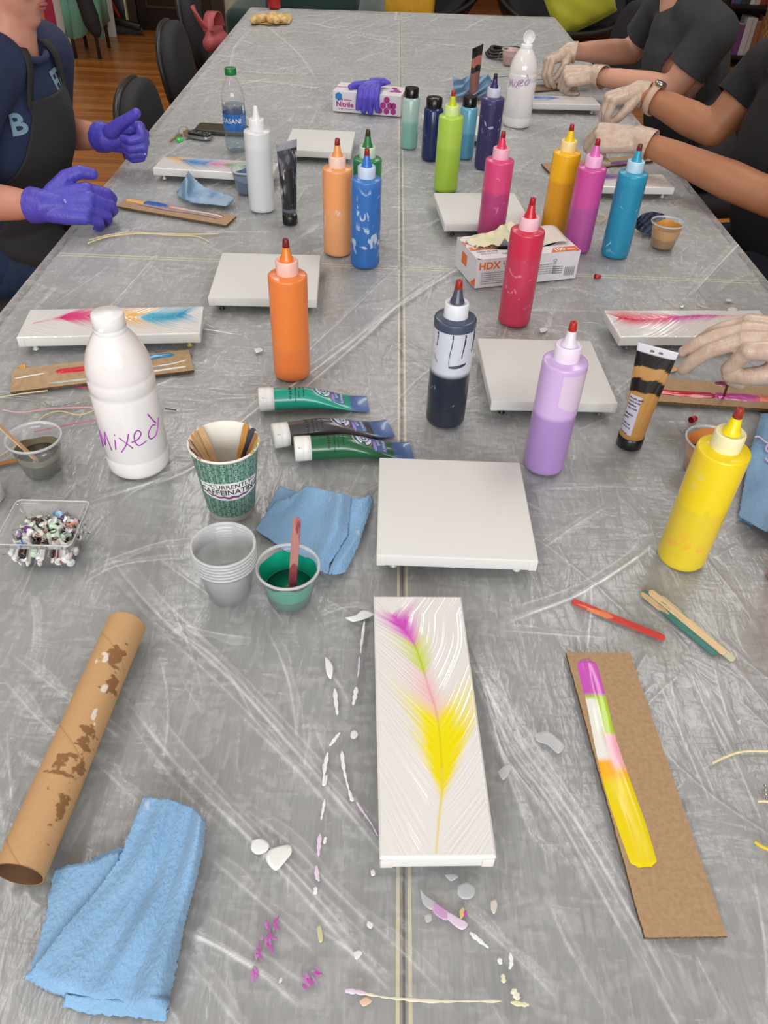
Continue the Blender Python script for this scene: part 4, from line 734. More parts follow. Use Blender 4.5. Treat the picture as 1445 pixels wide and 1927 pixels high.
for a, kind, top, roll_, label in ((2.55, 'plain', 0.110, 0, 'plain wooden stick in the paper cup, nearest its seam'), (2.78, 'plain', 0.104, 0.3, 'plain wooden stick in the paper cup, second from its seam'), (3.0, 'plain', 0.104, 0.3, 'plain split wooden stick in the paper cup, third from its seam'), (3.25, 'cream', 0.100, 0.2, 'cream stick with grey smears in the paper cup'),
                                (3.55, 'pink', 0.108, 0.2, 'pinkish smeared stick leaning in the left of the paper cup'), (3.85, 'cream', 0.100, 0.1, 'cream stick low against the left wall of the paper cup'), (4.15, 'pink', 0.098, 0.0, 'pinkish stick by the front left wall of the paper cup'),
                                (0.95, 'orange', 0.106, 0, 'orange brown stick leaning in the right of the paper cup'), (0.62, 'dark', 0.104, 1.2, 'dark grey stick on edge in the paper cup'), (0.34, 'brown', 0.104, 0.4, 'tan stick in the right of the paper cup'), (0.05, 'yellow', 0.102, 0.3, 'yellow smeared stick in the right of the paper cup'), (-0.25, 'grey', 0.100, 0.2, 'grey smeared stick by the right wall of the paper cup'), (-0.5, 'yellow', 0.098, 0.0, 'mustard stick by the front right wall of the paper cup')):
    ca, sa = math.cos(a), math.sin(a); rb_, rt_ = 0.020, 0.0385
    stick((PC[0] - 0.1 * ca * rb_, PC[1] - 0.1 * sa * rb_, TZ + 0.0095), (PC[0] + ca * rt_, PC[1] + sa * rt_, TZ + top), label, M_var[kind], 'sticks in the paper cup', roll=roll_ * 0.5 if kind != 'dark' else 1.1, w_=0.0095)

# ================================================================== push pin box
bx = thing('pushpin_box', 'small clear plastic tray heaped with used pushpins at the left', 'box', (-0.403, 0.690, TZ), 0.02)
def rrect(w_, d_, r, n=5):
    return [(sx * (w_ / 2 - r) + r * math.cos(a), sy * (d_ / 2 - r) + r * math.sin(a)) for sx, sy, a0 in ((1, 1, 0), (-1, 1, PI / 2), (-1, -1, PI), (1, -1, 3 * PI / 2)) for a in np.linspace(a0, a0 + PI / 2, n)]
V = []; lay = [(0.060, 0.052, 0.0), (0.064, 0.056, 0.002), (0.080, 0.070, 0.043), (0.090, 0.080, 0.0435), (0.091, 0.081, 0.050), (0.0885, 0.0785, 0.050), (0.086, 0.076, 0.046), (0.0785, 0.0685, 0.0445), (0.0625, 0.0545, 0.003), (0.058, 0.05, 0.002)]
for w_, d_, z in lay: V += [(x, y, z) for x, y in rrect(w_, d_, 0.006)]
F = grid_faces(20, len(lay), True) + [tuple(range(19, -1, -1)), tuple(range((len(lay) - 1) * 20, len(lay) * 20))]
obj('tray', V, F, clear_mat('clear_acrylic', white=0.07, gloss=1.6, rough=0.04), bx)
b = MB(); Vr = []
for w_, d_, z in ((0.0895, 0.0795, 0.0496), (0.0915, 0.0815, 0.0496), (0.0915, 0.0815, 0.0512), (0.0895, 0.0795, 0.0512), (0.0895, 0.0795, 0.0496)): Vr += [(x, y, z) for x, y in rrect(w_, d_, 0.006)]
b.add(Vr, grid_faces(20, 5, True)); b.build('tray_rim', clear_mat('clear_acrylic_edge', white=0.45, gloss=1.2, rough=0.08), bx)
PINP = [(0.0, 0.0), (0.0046, 0.0), (0.005, 0.001), (0.0044, 0.0022), (0.0028, 0.004), (0.0026, 0.010), (0.0050, 0.012), (0.0054, 0.0132), (0.0048, 0.0142), (0.0, 0.0145)]
pin_me = {}
rnd = random.Random(5); pin_c = [('white', (224, 222, 220), 16), ('clear', (206, 212, 210), 8), ('black', (36, 34, 38), 5), ('green tinted', (196, 212, 190), 3)]
single = [('purple', (110, 50, 150), (-0.020, 0.004, 0.036)), ('violet grey', (150, 130, 180), (-0.026, -0.006, 0.034)), ('bright blue', (40, 140, 200), (-0.022, -0.022, 0.030)), ('pale blue glassy', (150, 190, 220), (0.012, 0.026, 0.040)), ('sky blue', (70, 140, 190), (0.004, 0.024, 0.036)), ('red', (200, 60, 60), (0.016, -0.0235, 0.024)), ('yellow', (216, 206, 70), (-0.012, -0.0225, 0.020)), ('orange', (222, 130, 70), (0.020, -0.0205, 0.010)), ('rust brown', (150, 84, 56), (0.002, -0.010, 0.034)), ('salmon', (226, 160, 136), (0.027, 0.016, 0.034)), ('dark plum', (80, 44, 96), (0.017, 0.020, 0.037)), ('tan', (176, 140, 104), (-0.024, -0.024, 0.013))]
def pushpin(c, colr, label, group=None):
    smear = (rnd.choice([(232, 230, 226), (150, 110, 90), (190, 190, 200)]))
    m = mat('pin_' + str(colr), colr, 0.22, spots=[(170, 0.56, smear, 0.03)])
    o = MB().lathe([(r, z - 0.007) for r, z in PINP], 16, capb=False, capt=False).build('pushpin', m, None)
    o.location = Vector(c) + Vector((-0.403, 0.690, TZ)); o.rotation_euler = (rnd.uniform(0, PI), rnd.uniform(0, 2 * PI), rnd.uniform(0, 6))
    MB().lathe([(0.0006, -0.017), (0.0006, -0.006)], 6).build('needle', mat('steel_needle', (170, 170, 172), 0.25, metal=1), o)
    return tag(o, label, 'pushpin', group)
for nm, colr, pos in single: pushpin(pos, colr, f'{nm} pushpin in the clear tray', 'pushpins in the clear tray')
spots_ = []
for z, nx, ny in ((0.0075, 5, 4), (0.0165, 6, 5), (0.0255, 6, 5), (0.0335, 5, 4), (0.0405, 3, 3)):
    hx, hy = (0.0262 + 0.008 * z / 0.04, 0.0225 + 0.0075 * z / 0.04) if z < 0.03 else ((0.026, 0.020) if z < 0.037 else (0.014, 0.012))
    spots_ += [(-hx + 2 * hx * i / (nx - 1), -hy + 2 * hy * j / (ny - 1), z) for i in range(nx) for j in range(ny)]
rnd.shuffle(spots_)
for k, (x, y, z) in enumerate(spots_):
    nm, colr = [('white', (224, 222, 220)), ('clear', (200, 206, 206)), ('white', (216, 210, 206)), ('black', (40, 38, 42)), ('white', (226, 224, 222)), ('green tinted', (190, 208, 186))][k % 6]
    pushpin((x + rnd.uniform(-.002, .002), y + rnd.uniform(-.002, .002), z + rnd.uniform(-.001, .001)), colr, f'{nm} paint smeared pushpin heaped in the clear tray', 'pushpins in the clear tray')

# ================================================================== paint tubes lying down
def tube_fn(L, r0=0.0178, wend=0.0225):
    def S(s, w_, lift=0.0003):                                   # s along the tube from the cap shoulder, w across the top towards the camera
        q = min(1, max(0, s / L)); e = max(0, (q - 0.25) / 0.75); k = e * e * (3 - 2 * e); a = r0 + (wend - r0) * k; bb = r0 + (0.0010 - r0) * k
        th = w_ / (0.5 * (a + bb) + 1e-6) if bb > 0.006 else w_ / a; th = max(-PI * 0.6, min(PI * 0.6, th))
        y = math.sin(th) * a if bb > 0.006 else max(-a, min(a, w_)); z = bb + math.cos(th) * bb if bb > 0.006 else bb + bb * math.sqrt(max(0, 1 - (y / a) ** 2))
        return Vector((s, -y, z + lift))
    def ring(s, n=40):
        q = min(1, max(0, s / L)); e = max(0, (q - 0.25) / 0.75); k = e * e * (3 - 2 * e); a = r0 + (wend - r0) * k; bb = r0 + (0.0010 - r0) * k
        return [Vector((s, a * math.cos(t), bb + bb * math.sin(t))) for t in np.linspace(0, 2 * PI, n, endpoint=False)]
    return S, ring
M_tubecap = mat('tube_cap_white', (230, 230, 226), 0.4, spots=[(120, 0.7, (90, 90, 96), 0.02)])
M_tube = mat('tube_print', (255, 255, 255), 0.28, coat=0.3, attr='paint')
M_ink = mat('black_ink', (24, 28, 30), 0.5); M_or = mat('orange_print', (206, 88, 52), 0.4); M_lbl = mat('pale_print', (206, 212, 226), 0.4); M_bl = mat('blue_print', (72, 104, 156), 0.4); M_vi = mat('violet_print', (160, 130, 200), 0.4)
def flat_disc(b, c, r0, r1, n=40, a0=0, a1=2 * PI, fn=None):
    V = []
    for i in range(n + 1):
        a = a0 + (a1 - a0) * i / n; V += [fn(c[0] + r0 * math.cos(a), c[1] + r0 * math.sin(a)), fn(c[0] + r1 * math.cos(a), c[1] + r1 * math.sin(a))]
    b.add(V, [(2 * i, 2 * i + 1, 2 * i + 3, 2 * i + 2) for i in range(n)])
def paint_tube(a, b_, label, body, roll=0.0):
    a, b_ = W(*a, TZ + 0.0178), W(*b_, TZ + 0.004); dv = b_.xy - a.xy; Lt = dv.length; L = Lt - 0.024
    t = thing('paint_tube', label, 'paint tube', (a.x, a.y, TZ + 0.0004), math.atan2(dv.y, dv.x), 'acrylic paint tubes lying down')
    MB().lathe([(0.0, 0), (0.0172, 0.0), (0.0185, 0.0015), (0.0185, 0.013), (0.0182, 0.0135), (0.0185, 0.014), (0.0182, 0.024), (0.012, 0.0245)], 40, capb=False).build('flip_cap', M_tubecap, t, loc=(0, 0, 0.0185), rot=(0, PI / 2, 0))
    S_, ring = tube_fn(L); ns, n = 60, 40; V = []; colr = []
    for i in range(ns):
        s = L * i / (ns - 1); V += [v + Vector((0.024, 0, 0.0002)) for v in ring(s)]
        for j in range(n):
            th = 2 * PI * j / n; q = i / (ns - 1); blue = q > 0.80 or (q > 0.40 and math.sin(th) < 0.02 and False) or (q > 0.45 and -0.75 < math.cos(th) < 2 and math.cos(th) < -0.72)
            colr.append(L3((70, 102, 156)) if blue else L3(body))
    obj('tube_body', V, grid_faces(n, ns, True), M_tube, t, colors=np.array(colr))
    fn = lambda x, y: S_(y, x) + Vector((0.024, 0, 0))           # text reads across the tube
    up = -0.004
    b = MB(); flat_disc(b, (up, L * 0.50), 0.0, 0.0155, fn=fn); b.build('orange_emblem', M_or, t, smooth=False)
    fn2 = lambda x, y: S_(y, x, 0.0006) + Vector((0.024, 0, 0)); b = MB(); flat_disc(b, (up, L * 0.515), 0.0, 0.0125, fn=fn2); b.build('emblem_disc', M_bl, t, smooth=False)
    fn3 = lambda x, y: S_(y, x, 0.0009) + Vector((0.024, 0, 0)); b = MB(); flat_disc(b, (up, L * 0.515), 0.0045, 0.0068, fn=fn3)
    for k in range(3): flat_disc(b, (up, L * 0.515), 0.008, 0.0115, n=10, a0=k * 2.1 + 0.2, a1=k * 2.1 + 1.7, fn=fn3)
    flat_disc(b, (up, L * 0.515), 0, 0.0022, fn=fn3); b.build('emblem_rings', M_lbl, t, smooth=False)
    b = MB(); V = [fn2(x, y) for y in np.linspace(L * 0.60, L * 0.74, 8) for x in np.linspace(-0.013, 0.011, 8)]; b.add(V, grid_faces(8, 8)); b.build('name_panel', M_bl, t, smooth=False)
    lettering('name_lettering', [("Artist's", 0.0068, -0.001, L * 0.715, 0.0001), ('Loft', 0.0072, -0.003, L * 0.66, 0.0001)], fn3, M_lbl, t)
    b = MB(); V = [fn3(0.0035 * math.sin(PI * j / 9) * (1 if k else -1) * (1 - 0.3 * (j > 5)) + 0.006, L * 0.615 + 0.0 + (j - 4.5) * 0.0) for j in range(0) for k in (0, 1)]
    flat_disc(b, (0.005, L * 0.62), 0, 0.0032, n=16, fn=lambda x, y: fn3(0.005 + (x - 0.005) * 2.6, L * 0.62 + (y - L * 0.62) * 0.8)); b.build('brush_mark', M_vi, t, smooth=False)
    arc = []
    V, F = text2d('Acrylic \u2022 Acr\u00edlico', 0.0046, 'CENTER', 0.0001); b = MB()
    b.add([fn2(up + (0.0141 - v.y) * math.sin(v.x / 0.0141 * -1) * -1, L * 0.50 - (0.0141 - v.y) * math.cos(v.x / 0.0141)) for v in V], F); b.build('emblem_lettering', M_lbl, t, smooth=False)
    lettering('small_print', [('120 ml', 0.0072, -0.007, L * 0.17, 0.0003), ('4 fl oz', 0.0058, 0.012, L * 0.17, 0.0002), ('artist acrylic', 0.0034, -0.006, L * 0.23, 0.0001), ('permanent colour', 0.0034, 0.013, L * 0.225, 0.0001), ('safety data', 0.0034, -0.006, L * 0.27, 0.0001), ('non toxic', 0.0034, 0.012, L * 0.26, 0.0001), ('made for studio use', 0.0028, 0.004, L * 0.31, 0.0001)], fn, M_ink, t)
    e = MB(); V = [Vector((0.024 + L + x, y, 0.0022)) for x, y in rrect(0.004, 0.013, 0.0019)]; e.add(V, [tuple(range(len(V)))]); e.build('hang_slot', mat('slot_shadow_grey', (120, 122, 124), 0.6), t, loc=(-0.008, 0, 0.0002), smooth=False)
    return t
paint_tube((487, 753), (692, 757), 'teal green acrylic paint tube lying nearest the orange bottle', (24, 150, 128))
paint_tube((513, 822), (735, 803), 'dark grey acrylic paint tube lying between the teal and green tubes', (62, 62, 66))
paint_tube((554, 846), (775, 846), 'dark green acrylic paint tube lying next to the blank canvas corner', (20, 92, 56))

# paint tubes standing on their caps
def standing_tube(loc, label, rz, h, caph, rcap, body_cols, wtop, group='paint tubes standing on their caps', capm=None, crimp=(214, 214, 222), spots=None, tilt=0.0, slant=0.0):
    t = thing('standing_paint_tube', label, 'paint tube', loc, (tilt, 0, rz), group)
    MB().lathe([(0, 0), (rcap - 0.001, 0), (rcap, 0.001), (rcap, caph - 0.001), (rcap - 0.0015, caph), (0, caph)], 44, capb=False, capt=False).build('cap', capm or mat('black_tube_cap', (20, 20, 22), 0.3), t)
    V = []; colr = []; ns, n = 70, 44; r0 = rcap * 0.97
    for i in range(ns):
        q = i / (ns - 1); k = max(0, (q - 0.12) / 0.88); k = k ** 1.15; a = r0 + (wtop - r0) * k; bb = r0 + (0.0009 - r0) * k; 
        for j in range(n):
            th = 2 * PI * j / n; z = caph + (h - caph) * q; sl = slant * a * math.cos(th) * k
            V.append((a * math.cos(th), bb * math.sin(th), z + sl)); 
            wv = 0.018 * math.sin(th * 2 + 1) + 0.010 * math.sin(th * 5)
            c = body_cols[-1][1]
            for q1, cx_ in body_cols:
                if q + (wv if 0.3 < q1 < 0.9 else 0) < q1: c = cx_; break
            colr.append(L3(c))
    m = mat('standing_tube_' + label[:12], (255, 255, 255), 0.25, attr='paint', coat=0.3, spots=spots)
    obj('tube_body', V, grid_faces(n, ns, True) + [tuple((ns - 1) * n + k for k in range(n))], m, t, colors=np.array(colr))
    return t
g = W(1183, 836, TZ)
gt = standing_tube((g.x, g.y, TZ), 'gold and black paint tube standing on its cap beside the cardboard palette', 2.67, 0.168, 0.020, 0.0195, [(0.04, (176, 128, 66)), (0.52, (188, 138, 72)), (0.66, (22, 20, 20)), (0.78, (190, 144, 84)), (0.915, (22, 20, 22)), (1.1, (216, 216, 224))], 0.0285)
def tside(x, z, q0=0.0195, h=0.168, cap=0.02, wtop=0.0285, lift=0.0006):
    q = (z - cap) / (h - cap); k = max(0, (q - 0.12) / 0.88) ** 1.15; a = q0 * 0.97 + (wtop - q0 * 0.97) * k; bb = q0 * 0.97 + (0.0009 - q0 * 0.97) * k; x = max(-a * 0.995, min(a * 0.995, x))
    return Vector((x, (bb * math.sqrt(1 - (x / a) ** 2) + lift), z))
b = MB(); V = [tside(x, z) for z in np.linspace(0.028, 0.092, 10) for x in np.linspace(-0.001, 0.0175, 10)]; b.add(V, grid_faces(10, 10)); b.build('label_panel', mat('label_lilac_white', (206, 202, 216), 0.4), gt, smooth=True)
lettering('small_print', [(s, 0.0036, 0.0, 0.0, 0.00008, 'LEFT') for s in ()] + [(s, 0.0042, -0.017, 0.087 - 0.0052 * i, 0.0001, 'LEFT') for i, s in enumerate(['Acrylic paint', 'thick body', 'lightfast', 'non toxic', '', 'Metallic', 'gold', '', '100 ml', '3.4 fl oz', '', 'colour'])], lambda x, y: tside(-x, y, lift=0.0011), M_ink, gt)
b = MB()
for x in (-0.006, 0.006): V = [Vector((x + u, 0.0022, 0.160 + v)) for u, v in rrect(0.006, 0.006, 0.002)]; b.add(V, [tuple(range(len(V)))]); V = [Vector((x + u, -0.0022, 0.160 + v)) for u, v in rrect(0.006, 0.006, 0.002)]; b.add(V, [tuple(range(len(V)))])
b.build('hang_hole', mat('hole_grey', (110, 110, 112), 0.6), gt, smooth=False)
k_ = W(546, 420, TZ)
standing_tube((k_.x, k_.y, TZ), 'black paint tube smeared white standing beside the translucent white bottle', 0.35, 0.178, 0.022, 0.0175, [(0.05, (26, 26, 30)), (0.09, (90, 96, 106)), (0.62, (32, 34, 40)), (0.9, (52, 54, 62)), (1.1, (150, 154, 164))], 0.0235, spots=[(60, 0.53, (116, 122, 132), 0.14, (1, 1, 0.4)), (58, 0.60, (204, 206, 214), 0.07, (1, 1, 0.3))], slant=0.18)
fk = W(889, 190, TZ)
standing_tube((fk.x, fk.y, TZ), 'black and dusty pink paint tube standing in front of the far blue towel', 0.5, 0.165, 0.014, 0.0165, [(0.1, (120, 80, 74)), (0.5, (134, 92, 84)), (0.62, (26, 24, 26)), (0.8, (170, 104, 92)), (1.1, (24, 22, 24))], 0.021, slant=0.3)

# ================================================================== glove boxes
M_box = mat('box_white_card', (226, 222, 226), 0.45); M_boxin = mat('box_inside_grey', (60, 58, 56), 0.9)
M_orange = mat('box_orange', (232, 112, 38), 0.45); M_txt = mat('box_grey_ink', (92, 88, 96), 0.6); M_wh = mat('print_white', (238, 236, 234), 0.5)
def plate(name, P, m, parent): return obj(name, P, [tuple(range(len(P)))], m, parent, smooth=False)
w_, d_, h_ = 0.228, 0.116, 0.060
hb = thing('glove_box', 'white and orange latex glove box standing behind the crimson bottle', 'glove box', (0.187, 1.484, TZ), math.radians(17.5))
b = MB(); t_ = 0.0012
b.box((w_ / 2, t_ / 2, h_ / 2), (w_, t_, h_)); b.box((w_ / 2, d_ - t_ / 2, h_ / 2), (w_, t_, h_)); b.box((t_ / 2, d_ / 2, h_ / 2), (t_, d_ - 2 * t_, h_)); b.box((w_ - t_ / 2, d_ / 2, h_ / 2), (t_, d_ - 2 * t_, h_)); b.box((w_ / 2, d_ / 2, t_), (w_ - 2 * t_, d_ - 2 * t_, t_))
b.build('carton', M_box, hb, smooth=False)
b = MB(); ins, out = [], []                                       # top panel with an oval opening
n = 48
for i in range(n):
    a = 2 * PI * i / n; ins.append((w_ * 0.54 + 0.078 * math.copysign(abs(math.cos(a)) ** 0.7, math.cos(a)), d_ * 0.56 + 0.034 * math.copysign(abs(math.sin(a)) ** 0.8, math.sin(a)), h_))
    k = max(abs(math.cos(a)) / (w_ / 2), abs(math.sin(a)) / (d_ / 2)); out.append((w_ / 2 + math.cos(a) / k, d_ / 2 + math.sin(a) / k, h_))
b.add(ins + out, [(i, (i + 1) % n, n + (i + 1) % n, n + i) for i in range(n)]); b.build('top_panel', M_box, hb, smooth=False, solid=0.0008)
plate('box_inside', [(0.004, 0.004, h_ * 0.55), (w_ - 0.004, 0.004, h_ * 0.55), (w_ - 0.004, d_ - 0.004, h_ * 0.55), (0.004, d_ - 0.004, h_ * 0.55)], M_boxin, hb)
V = []                                                            # the torn flap bent up at the right end
for j in range(8):
    for i in range(8): u, v = i / 7, j / 7; V.append((w_ * 0.70 + 0.058 * u - 0.012 * v * (1 - u), d_ * 0.30 + 0.062 * v, h_ + 0.002 + 0.016 * math.sin(u * 2.4) * (0.35 + 0.65 * v)))
obj('torn_flap', V, grid_faces(8, 8), mat('flap_inside', (214, 204, 192), 0.7), hb, solid=0.0008)
front = lambda x, y: Vector((x, -0.0005, y)); topf = lambda x, y: Vector((x, y, h_ + 0.0012)); sidef = lambda x, y: Vector((-0.0005, d_ - x, y))
lettering('brand_lettering', [('HDX', 0.021, 0.027, 0.045, 0.0006)], front, M_orange, hb)
lettering('box_lettering', [('Latex Gloves', 0.010, 0.083, 0.049, 0.0002), ('Guantes de latex', 0.0055, 0.079, 0.0405, 0.0001)] + [('for household and workshop use, single pair, powder free', 0.0040, 0.058, 0.031 - 0.0045 * i, 0.00005) for i in range(6)] + [('keep in a cool dry place', 0.0042, 0.157, 0.037 - 0.0048 * i, 0.00005) for i in range(5)] + [('ambidextrous', 0.0042, 0.182, 0.030 - 0.0046 * i, 0.0001) for i in range(4)], front, M_txt, hb)
b = MB()
for i in range(16):
    x = 0.199 + i * 0.00145; b.add([front(x, 0.008), front(x + (0.0004 if i % 3 else 0.0009), 0.008), front(x + (0.0004 if i % 3 else 0.0009), 0.027), front(x, 0.027)], [(0, 1, 2, 3)])
b.build('barcode', M_txt, hb, smooth=False)
b = MB()
for k in range(3): flat_disc(b, (0.173, 0.0435), 0.0028, 0.0042, n=6, a0=k * 2.094, a1=k * 2.094 + 1.6, fn=front)
b.build('recycling_mark', M_txt, hb, smooth=False)
plate('orange_panel', [topf(0.162, 0.002), topf(w_ - 0.002, 0.002), topf(w_ - 0.002, 0.022), topf(0.176, 0.022)], M_orange, hb)
lettering('count_lettering', [('100', 0.017, 0.184, 0.011, 0.0005), ('pairs', 0.009, 0.210, 0.010, 0.0002)], lambda x, y: Vector((x, y, h_ + 0.0017)), M_wh, hb)
plate('orange_strip', [topf(0.002, 0.044), topf(0.062, 0.044), topf(0.062, 0.060), topf(0.002, 0.060)], M_orange, hb)
lettering('top_lettering', [('LATEX', 0.0165, 0.034, 0.052, 0.0004)], lambda x, y: Vector((x, y, h_ + 0.0017)), M_wh, hb)
lettering('top_brand', [('HDX', 0.026, 0.026, 0.080, 0.0006)], topf, M_orange, hb)
lettering('top_small_print', [('Latex Gloves', 0.0085, 0.034, 0.034, 0.0001), ('lightly powdered', 0.0055, 0.034, 0.024, 0.00005), ('Light Duty Latex Gloves', 0.0085, 0.102, 0.018, 0.0001), ('one size fits most, one hundred pack', 0.005, 0.102, 0.0085, 0.00005)], topf, M_txt, hb)
plate('orange_side_patch', [sidef(0.035, 0.022), sidef(0.062, 0.022), sidef(0.062, 0.046), sidef(0.035, 0.046)], M_orange, hb)
plate('orange_corner_patch', [sidef(0.09, 0.002), sidef(0.114, 0.002), sidef(0.114, 0.022)], M_orange, hb)
# the latex glove pulled half out of the box
gv = []; nu, nv = 46, 34
for j in range(nv):
    for i in range(nu):
        u, v = i / (nu - 1), j / (nv - 1); x = 0.012 + 0.125 * u; y = 0.045 + 0.055 * v
        env = math.sin(PI * min(1, max(0, u * 0.96 + 0.02))) ** 0.7 * math.sin(PI * min(1, 0.1 + 0.86 * v)) ** 0.7
        z = h_ + 0.002 + env * (0.030 * (0.4 + 0.9 * u)) * (1 + 0.35 * math.sin(u * 17 + v * 4) * math.sin(v * 9 + u * 3)) + 0.003 * math.sin(u * 31 + v * 11)
        gv.append((x + 0.006 * math.sin(v * 7 + u * 5), y + 0.004 * math.sin(u * 13), max(h_ + 0.0015, z)))
gl = obj('latex_glove', gv, grid_faces(nu, nv), mat('cream_latex', (232, 226, 190), 0.45, sss=0.1), None, solid=0.001); gl.location = hb.location; gl.rotation_euler = hb.rotation_euler
tag(gl, 'cream latex glove pulled half out of the white and orange box', 'glove')

nb = thing('glove_box', 'white and magenta nitrile glove box with a purple glove over it', 'glove box', (-0.183, 2.735, TZ), math.radians(-9))
nw, nd, nh = 0.222, 0.118, 0.060
MB().box((nw / 2, nd / 2, nh / 2), (nw, nd, nh)).build('carton', M_box, nb, smooth=False, bevel=0.001)
nf = lambda x, y: Vector((x, -0.0006, y)); ntp = lambda x, y: Vector((x, y, nh + 0.0006)); M_mag = mat('box_magenta', (176, 48, 140), 0.45); M_cy = mat('box_cyan', (40, 130, 196), 0.45)
lettering('box_lettering', [('Nitrile Gloves', 0.0215, 0.073, 0.0225, 0.0007)], nf, M_mag, nb)
lettering('small_print', [('multi purpose', 0.008, 0.04, 0.037, 0.0002), ('powder free examination', 0.006, 0.05, 0.010, 0.0001)], nf, M_mag, nb)
def hexa(fn, cx_, cy_, r, name, m, par): return plate(name, [fn(cx_ + r * math.cos(a), cy_ + r * math.sin(a)) for a in np.linspace(PI / 6, 2 * PI + PI / 6, 7)[:-1]], m, par)
hexa(nf, 0.020, 0.045, 0.0125, 'blue_hexagon', M_cy, nb)
for x, y in ((0.176, 0.046), (0.165, 0.030), (0.187, 0.030), (0.176, 0.014), (0.154, 0.014), (0.198, 0.014), (0.198, 0.030)): hexa(nf, x, y, 0.0105 if (x, y) != (0.176, 0.030) else 0.008, 'magenta_hexagon', M_mag, nb)
plate('blue_top_patch', [ntp(0.045, 0.094), ntp(0.085, 0.094), ntp(0.085, 0.112), ntp(0.045, 0.112)], M_cy, nb)
lettering('top_lettering', [('Nitrile Gloves', 0.014, 0.04, 0.055, 0.0003)], ntp, M_mag, nb)
for x, y in ((0.186, 0.05), (0.205, 0.05), (0.196, 0.068), (0.186, 0.09)): hexa(ntp, x, y, 0.011, 'magenta_hexagon', M_mag, nb)
plate('magenta_side', [Vector((nw + 0.0006, 0.05, 0.002)), Vector((nw + 0.0006, nd - 0.002, 0.002)), Vector((nw + 0.0006, nd - 0.002, nh - 0.002)), Vector((nw + 0.0006, 0.05, nh - 0.002))], M_mag, nb)
M_nit = mat('violet_nitrile', (88, 78, 196), 0.42, sss=0.05, noise=(40, (76, 66, 180), 0.6), bump=(130, 0.35))
z_ = nh + 0.006
fing = lambda x0, x1, drop, r: [((x0, 0.045, z_ + 0.004), r), ((x0 * 0.6 + x1 * 0.4, 0.008, z_ + 0.002), r), (((x0 + x1) / 2, -0.010, nh - 0.010), r * 0.95), ((x1, -0.010, nh - drop), r * 0.8)]
pg = blob('nitrile_glove', M_nit, None, [fing(0.092, 0.085, 0.042, 0.0105), fing(0.108, 0.104, 0.050, 0.011), fing(0.124, 0.126, 0.052, 0.011), fing(0.140, 0.148, 0.044, 0.0105),
                                       [((0.09, 0.06, z_ + 0.006), 0.012), ((0.066, 0.045, z_ + 0.006), 0.011), ((0.052, 0.030, z_ + 0.002), 0.009)], [((0.10, 0.055, z_ + 0.006), 0.014), ((0.135, 0.055, z_ + 0.008), 0.015)], [((0.115, 0.08, z_ + 0.008), 0.015), ((0.15, 0.085, z_ + 0.012), 0.012), ((0.168, 0.080, z_ + 0.012), 0.006)]],
          [((0.115, 0.058, z_ + 0.004), (0.034, 0.030, 0.010))], vox=0.0022, smooth=4)
pg.location = nb.location; pg.rotation_euler = nb.rotation_euler
tag(pg, 'limp violet nitrile glove draped over the white and magenta box', 'glove')

# ================================================================== cardboard roll
A, B = W(238, 1176, TZ + 0.0215), W(36, 1646, TZ + 0.0215); dv = (A - B); Lr = dv.length
M_roll = mat('kraft_tube', (192, 152, 106), 0.8, attr='paint')
ro = thing('cardboard_tube', 'brown cardboard paper towel tube with dark stains and white paint spots', 'cardboard tube', (B.x, B.y, TZ + 0.0218), (0, 0, math.atan2(dv.y, dv.x)))
nz, na = 420, 150; Sg, Ag = np.meshgrid(np.linspace(0, Lr, nz), np.linspace(0, 2 * PI, na, endpoint=False), indexing='ij')
seam = np.exp(-((((Ag / (2 * PI) + Sg / 0.115 + 0.2) % 1) - 0.5) * 0.115 / 0.0007) ** 2)
Rg = 0.0213 - 0.0004 * seam + 0.0003 * np.sin(2 * Ag + Sg * 20)
fb = sum(vnoise(Sg * f + 3, np.sin(Ag) * f * 0.021 + 9, q) * vnoise(Sg * f + 3, np.cos(Ag) * f * 0.021 + 9, q + 9) ** 0.5 / k for q, (f, k) in enumerate(((120, 2), (260, 2.6), (520, 3.4)))) / 0.85
env = lambda s0, ds, a0, da: np.exp(-((Sg - s0) / ds) ** 2 - (np.angle(np.exp(1j * (Ag - a0))) / da) ** 2)
# angle 90 degrees is straight up, smaller angles roll over to the side away from the towel
st_ = np.maximum.reduce([env(Lr * 0.80, 0.028, 2.2, 0.75), env(Lr * 0.71, 0.022, 2.5, 0.5), env(Lr * 0.40, 0.050, 2.45, 0.6), env(Lr * 0.33, 0.022, 1.8, 0.9), env(Lr * 0.17, 0.022, 2.5, 0.4)])
m1 = np.clip((fb - (0.99 - 0.70 * st_)) * 14, 0, 1); whs = np.clip((vnoise(Sg * 150 + 7, Ag * 4, 41) * vnoise(Sg * 60, Ag * 3 + 2, 43) - (1.02 - 0.72 * np.maximum.reduce([env(Lr * 0.53, 0.018, 1.9, 0.6), env(Lr * 0.76, 0.010, 1.7, 0.6), env(Lr * 0.63, 0.02, 2.1, 0.4)]))) * 20, 0, 0.85)
gr = (vnoise(Sg * 900, Ag * 20, 44) - 0.5)[..., None] * 0.10
cr = L3((194, 154, 108)) * (1 + gr) * (1 - 0.30 * seam[..., None]); cr = cr * (1 - m1[..., None]) + L3((138, 98, 60)) * m1[..., None]; cr = cr * (1 - whs[..., None]) + L3((228, 220, 212)) * whs[..., None]
na_ = na; obj('tube_wall', np.stack([Sg, Rg * np.cos(Ag), Rg * np.sin(Ag)], -1).reshape(-1, 3), grid_faces(na, nz, True), M_roll, ro, colors=cr.reshape(-1, 3)); na = 64
V = []
for s in (0, Lr):
    for k in range(na): a = 2 * PI * k / na; V.append((s, 0.0202 * math.cos(a), 0.0202 * math.sin(a)))
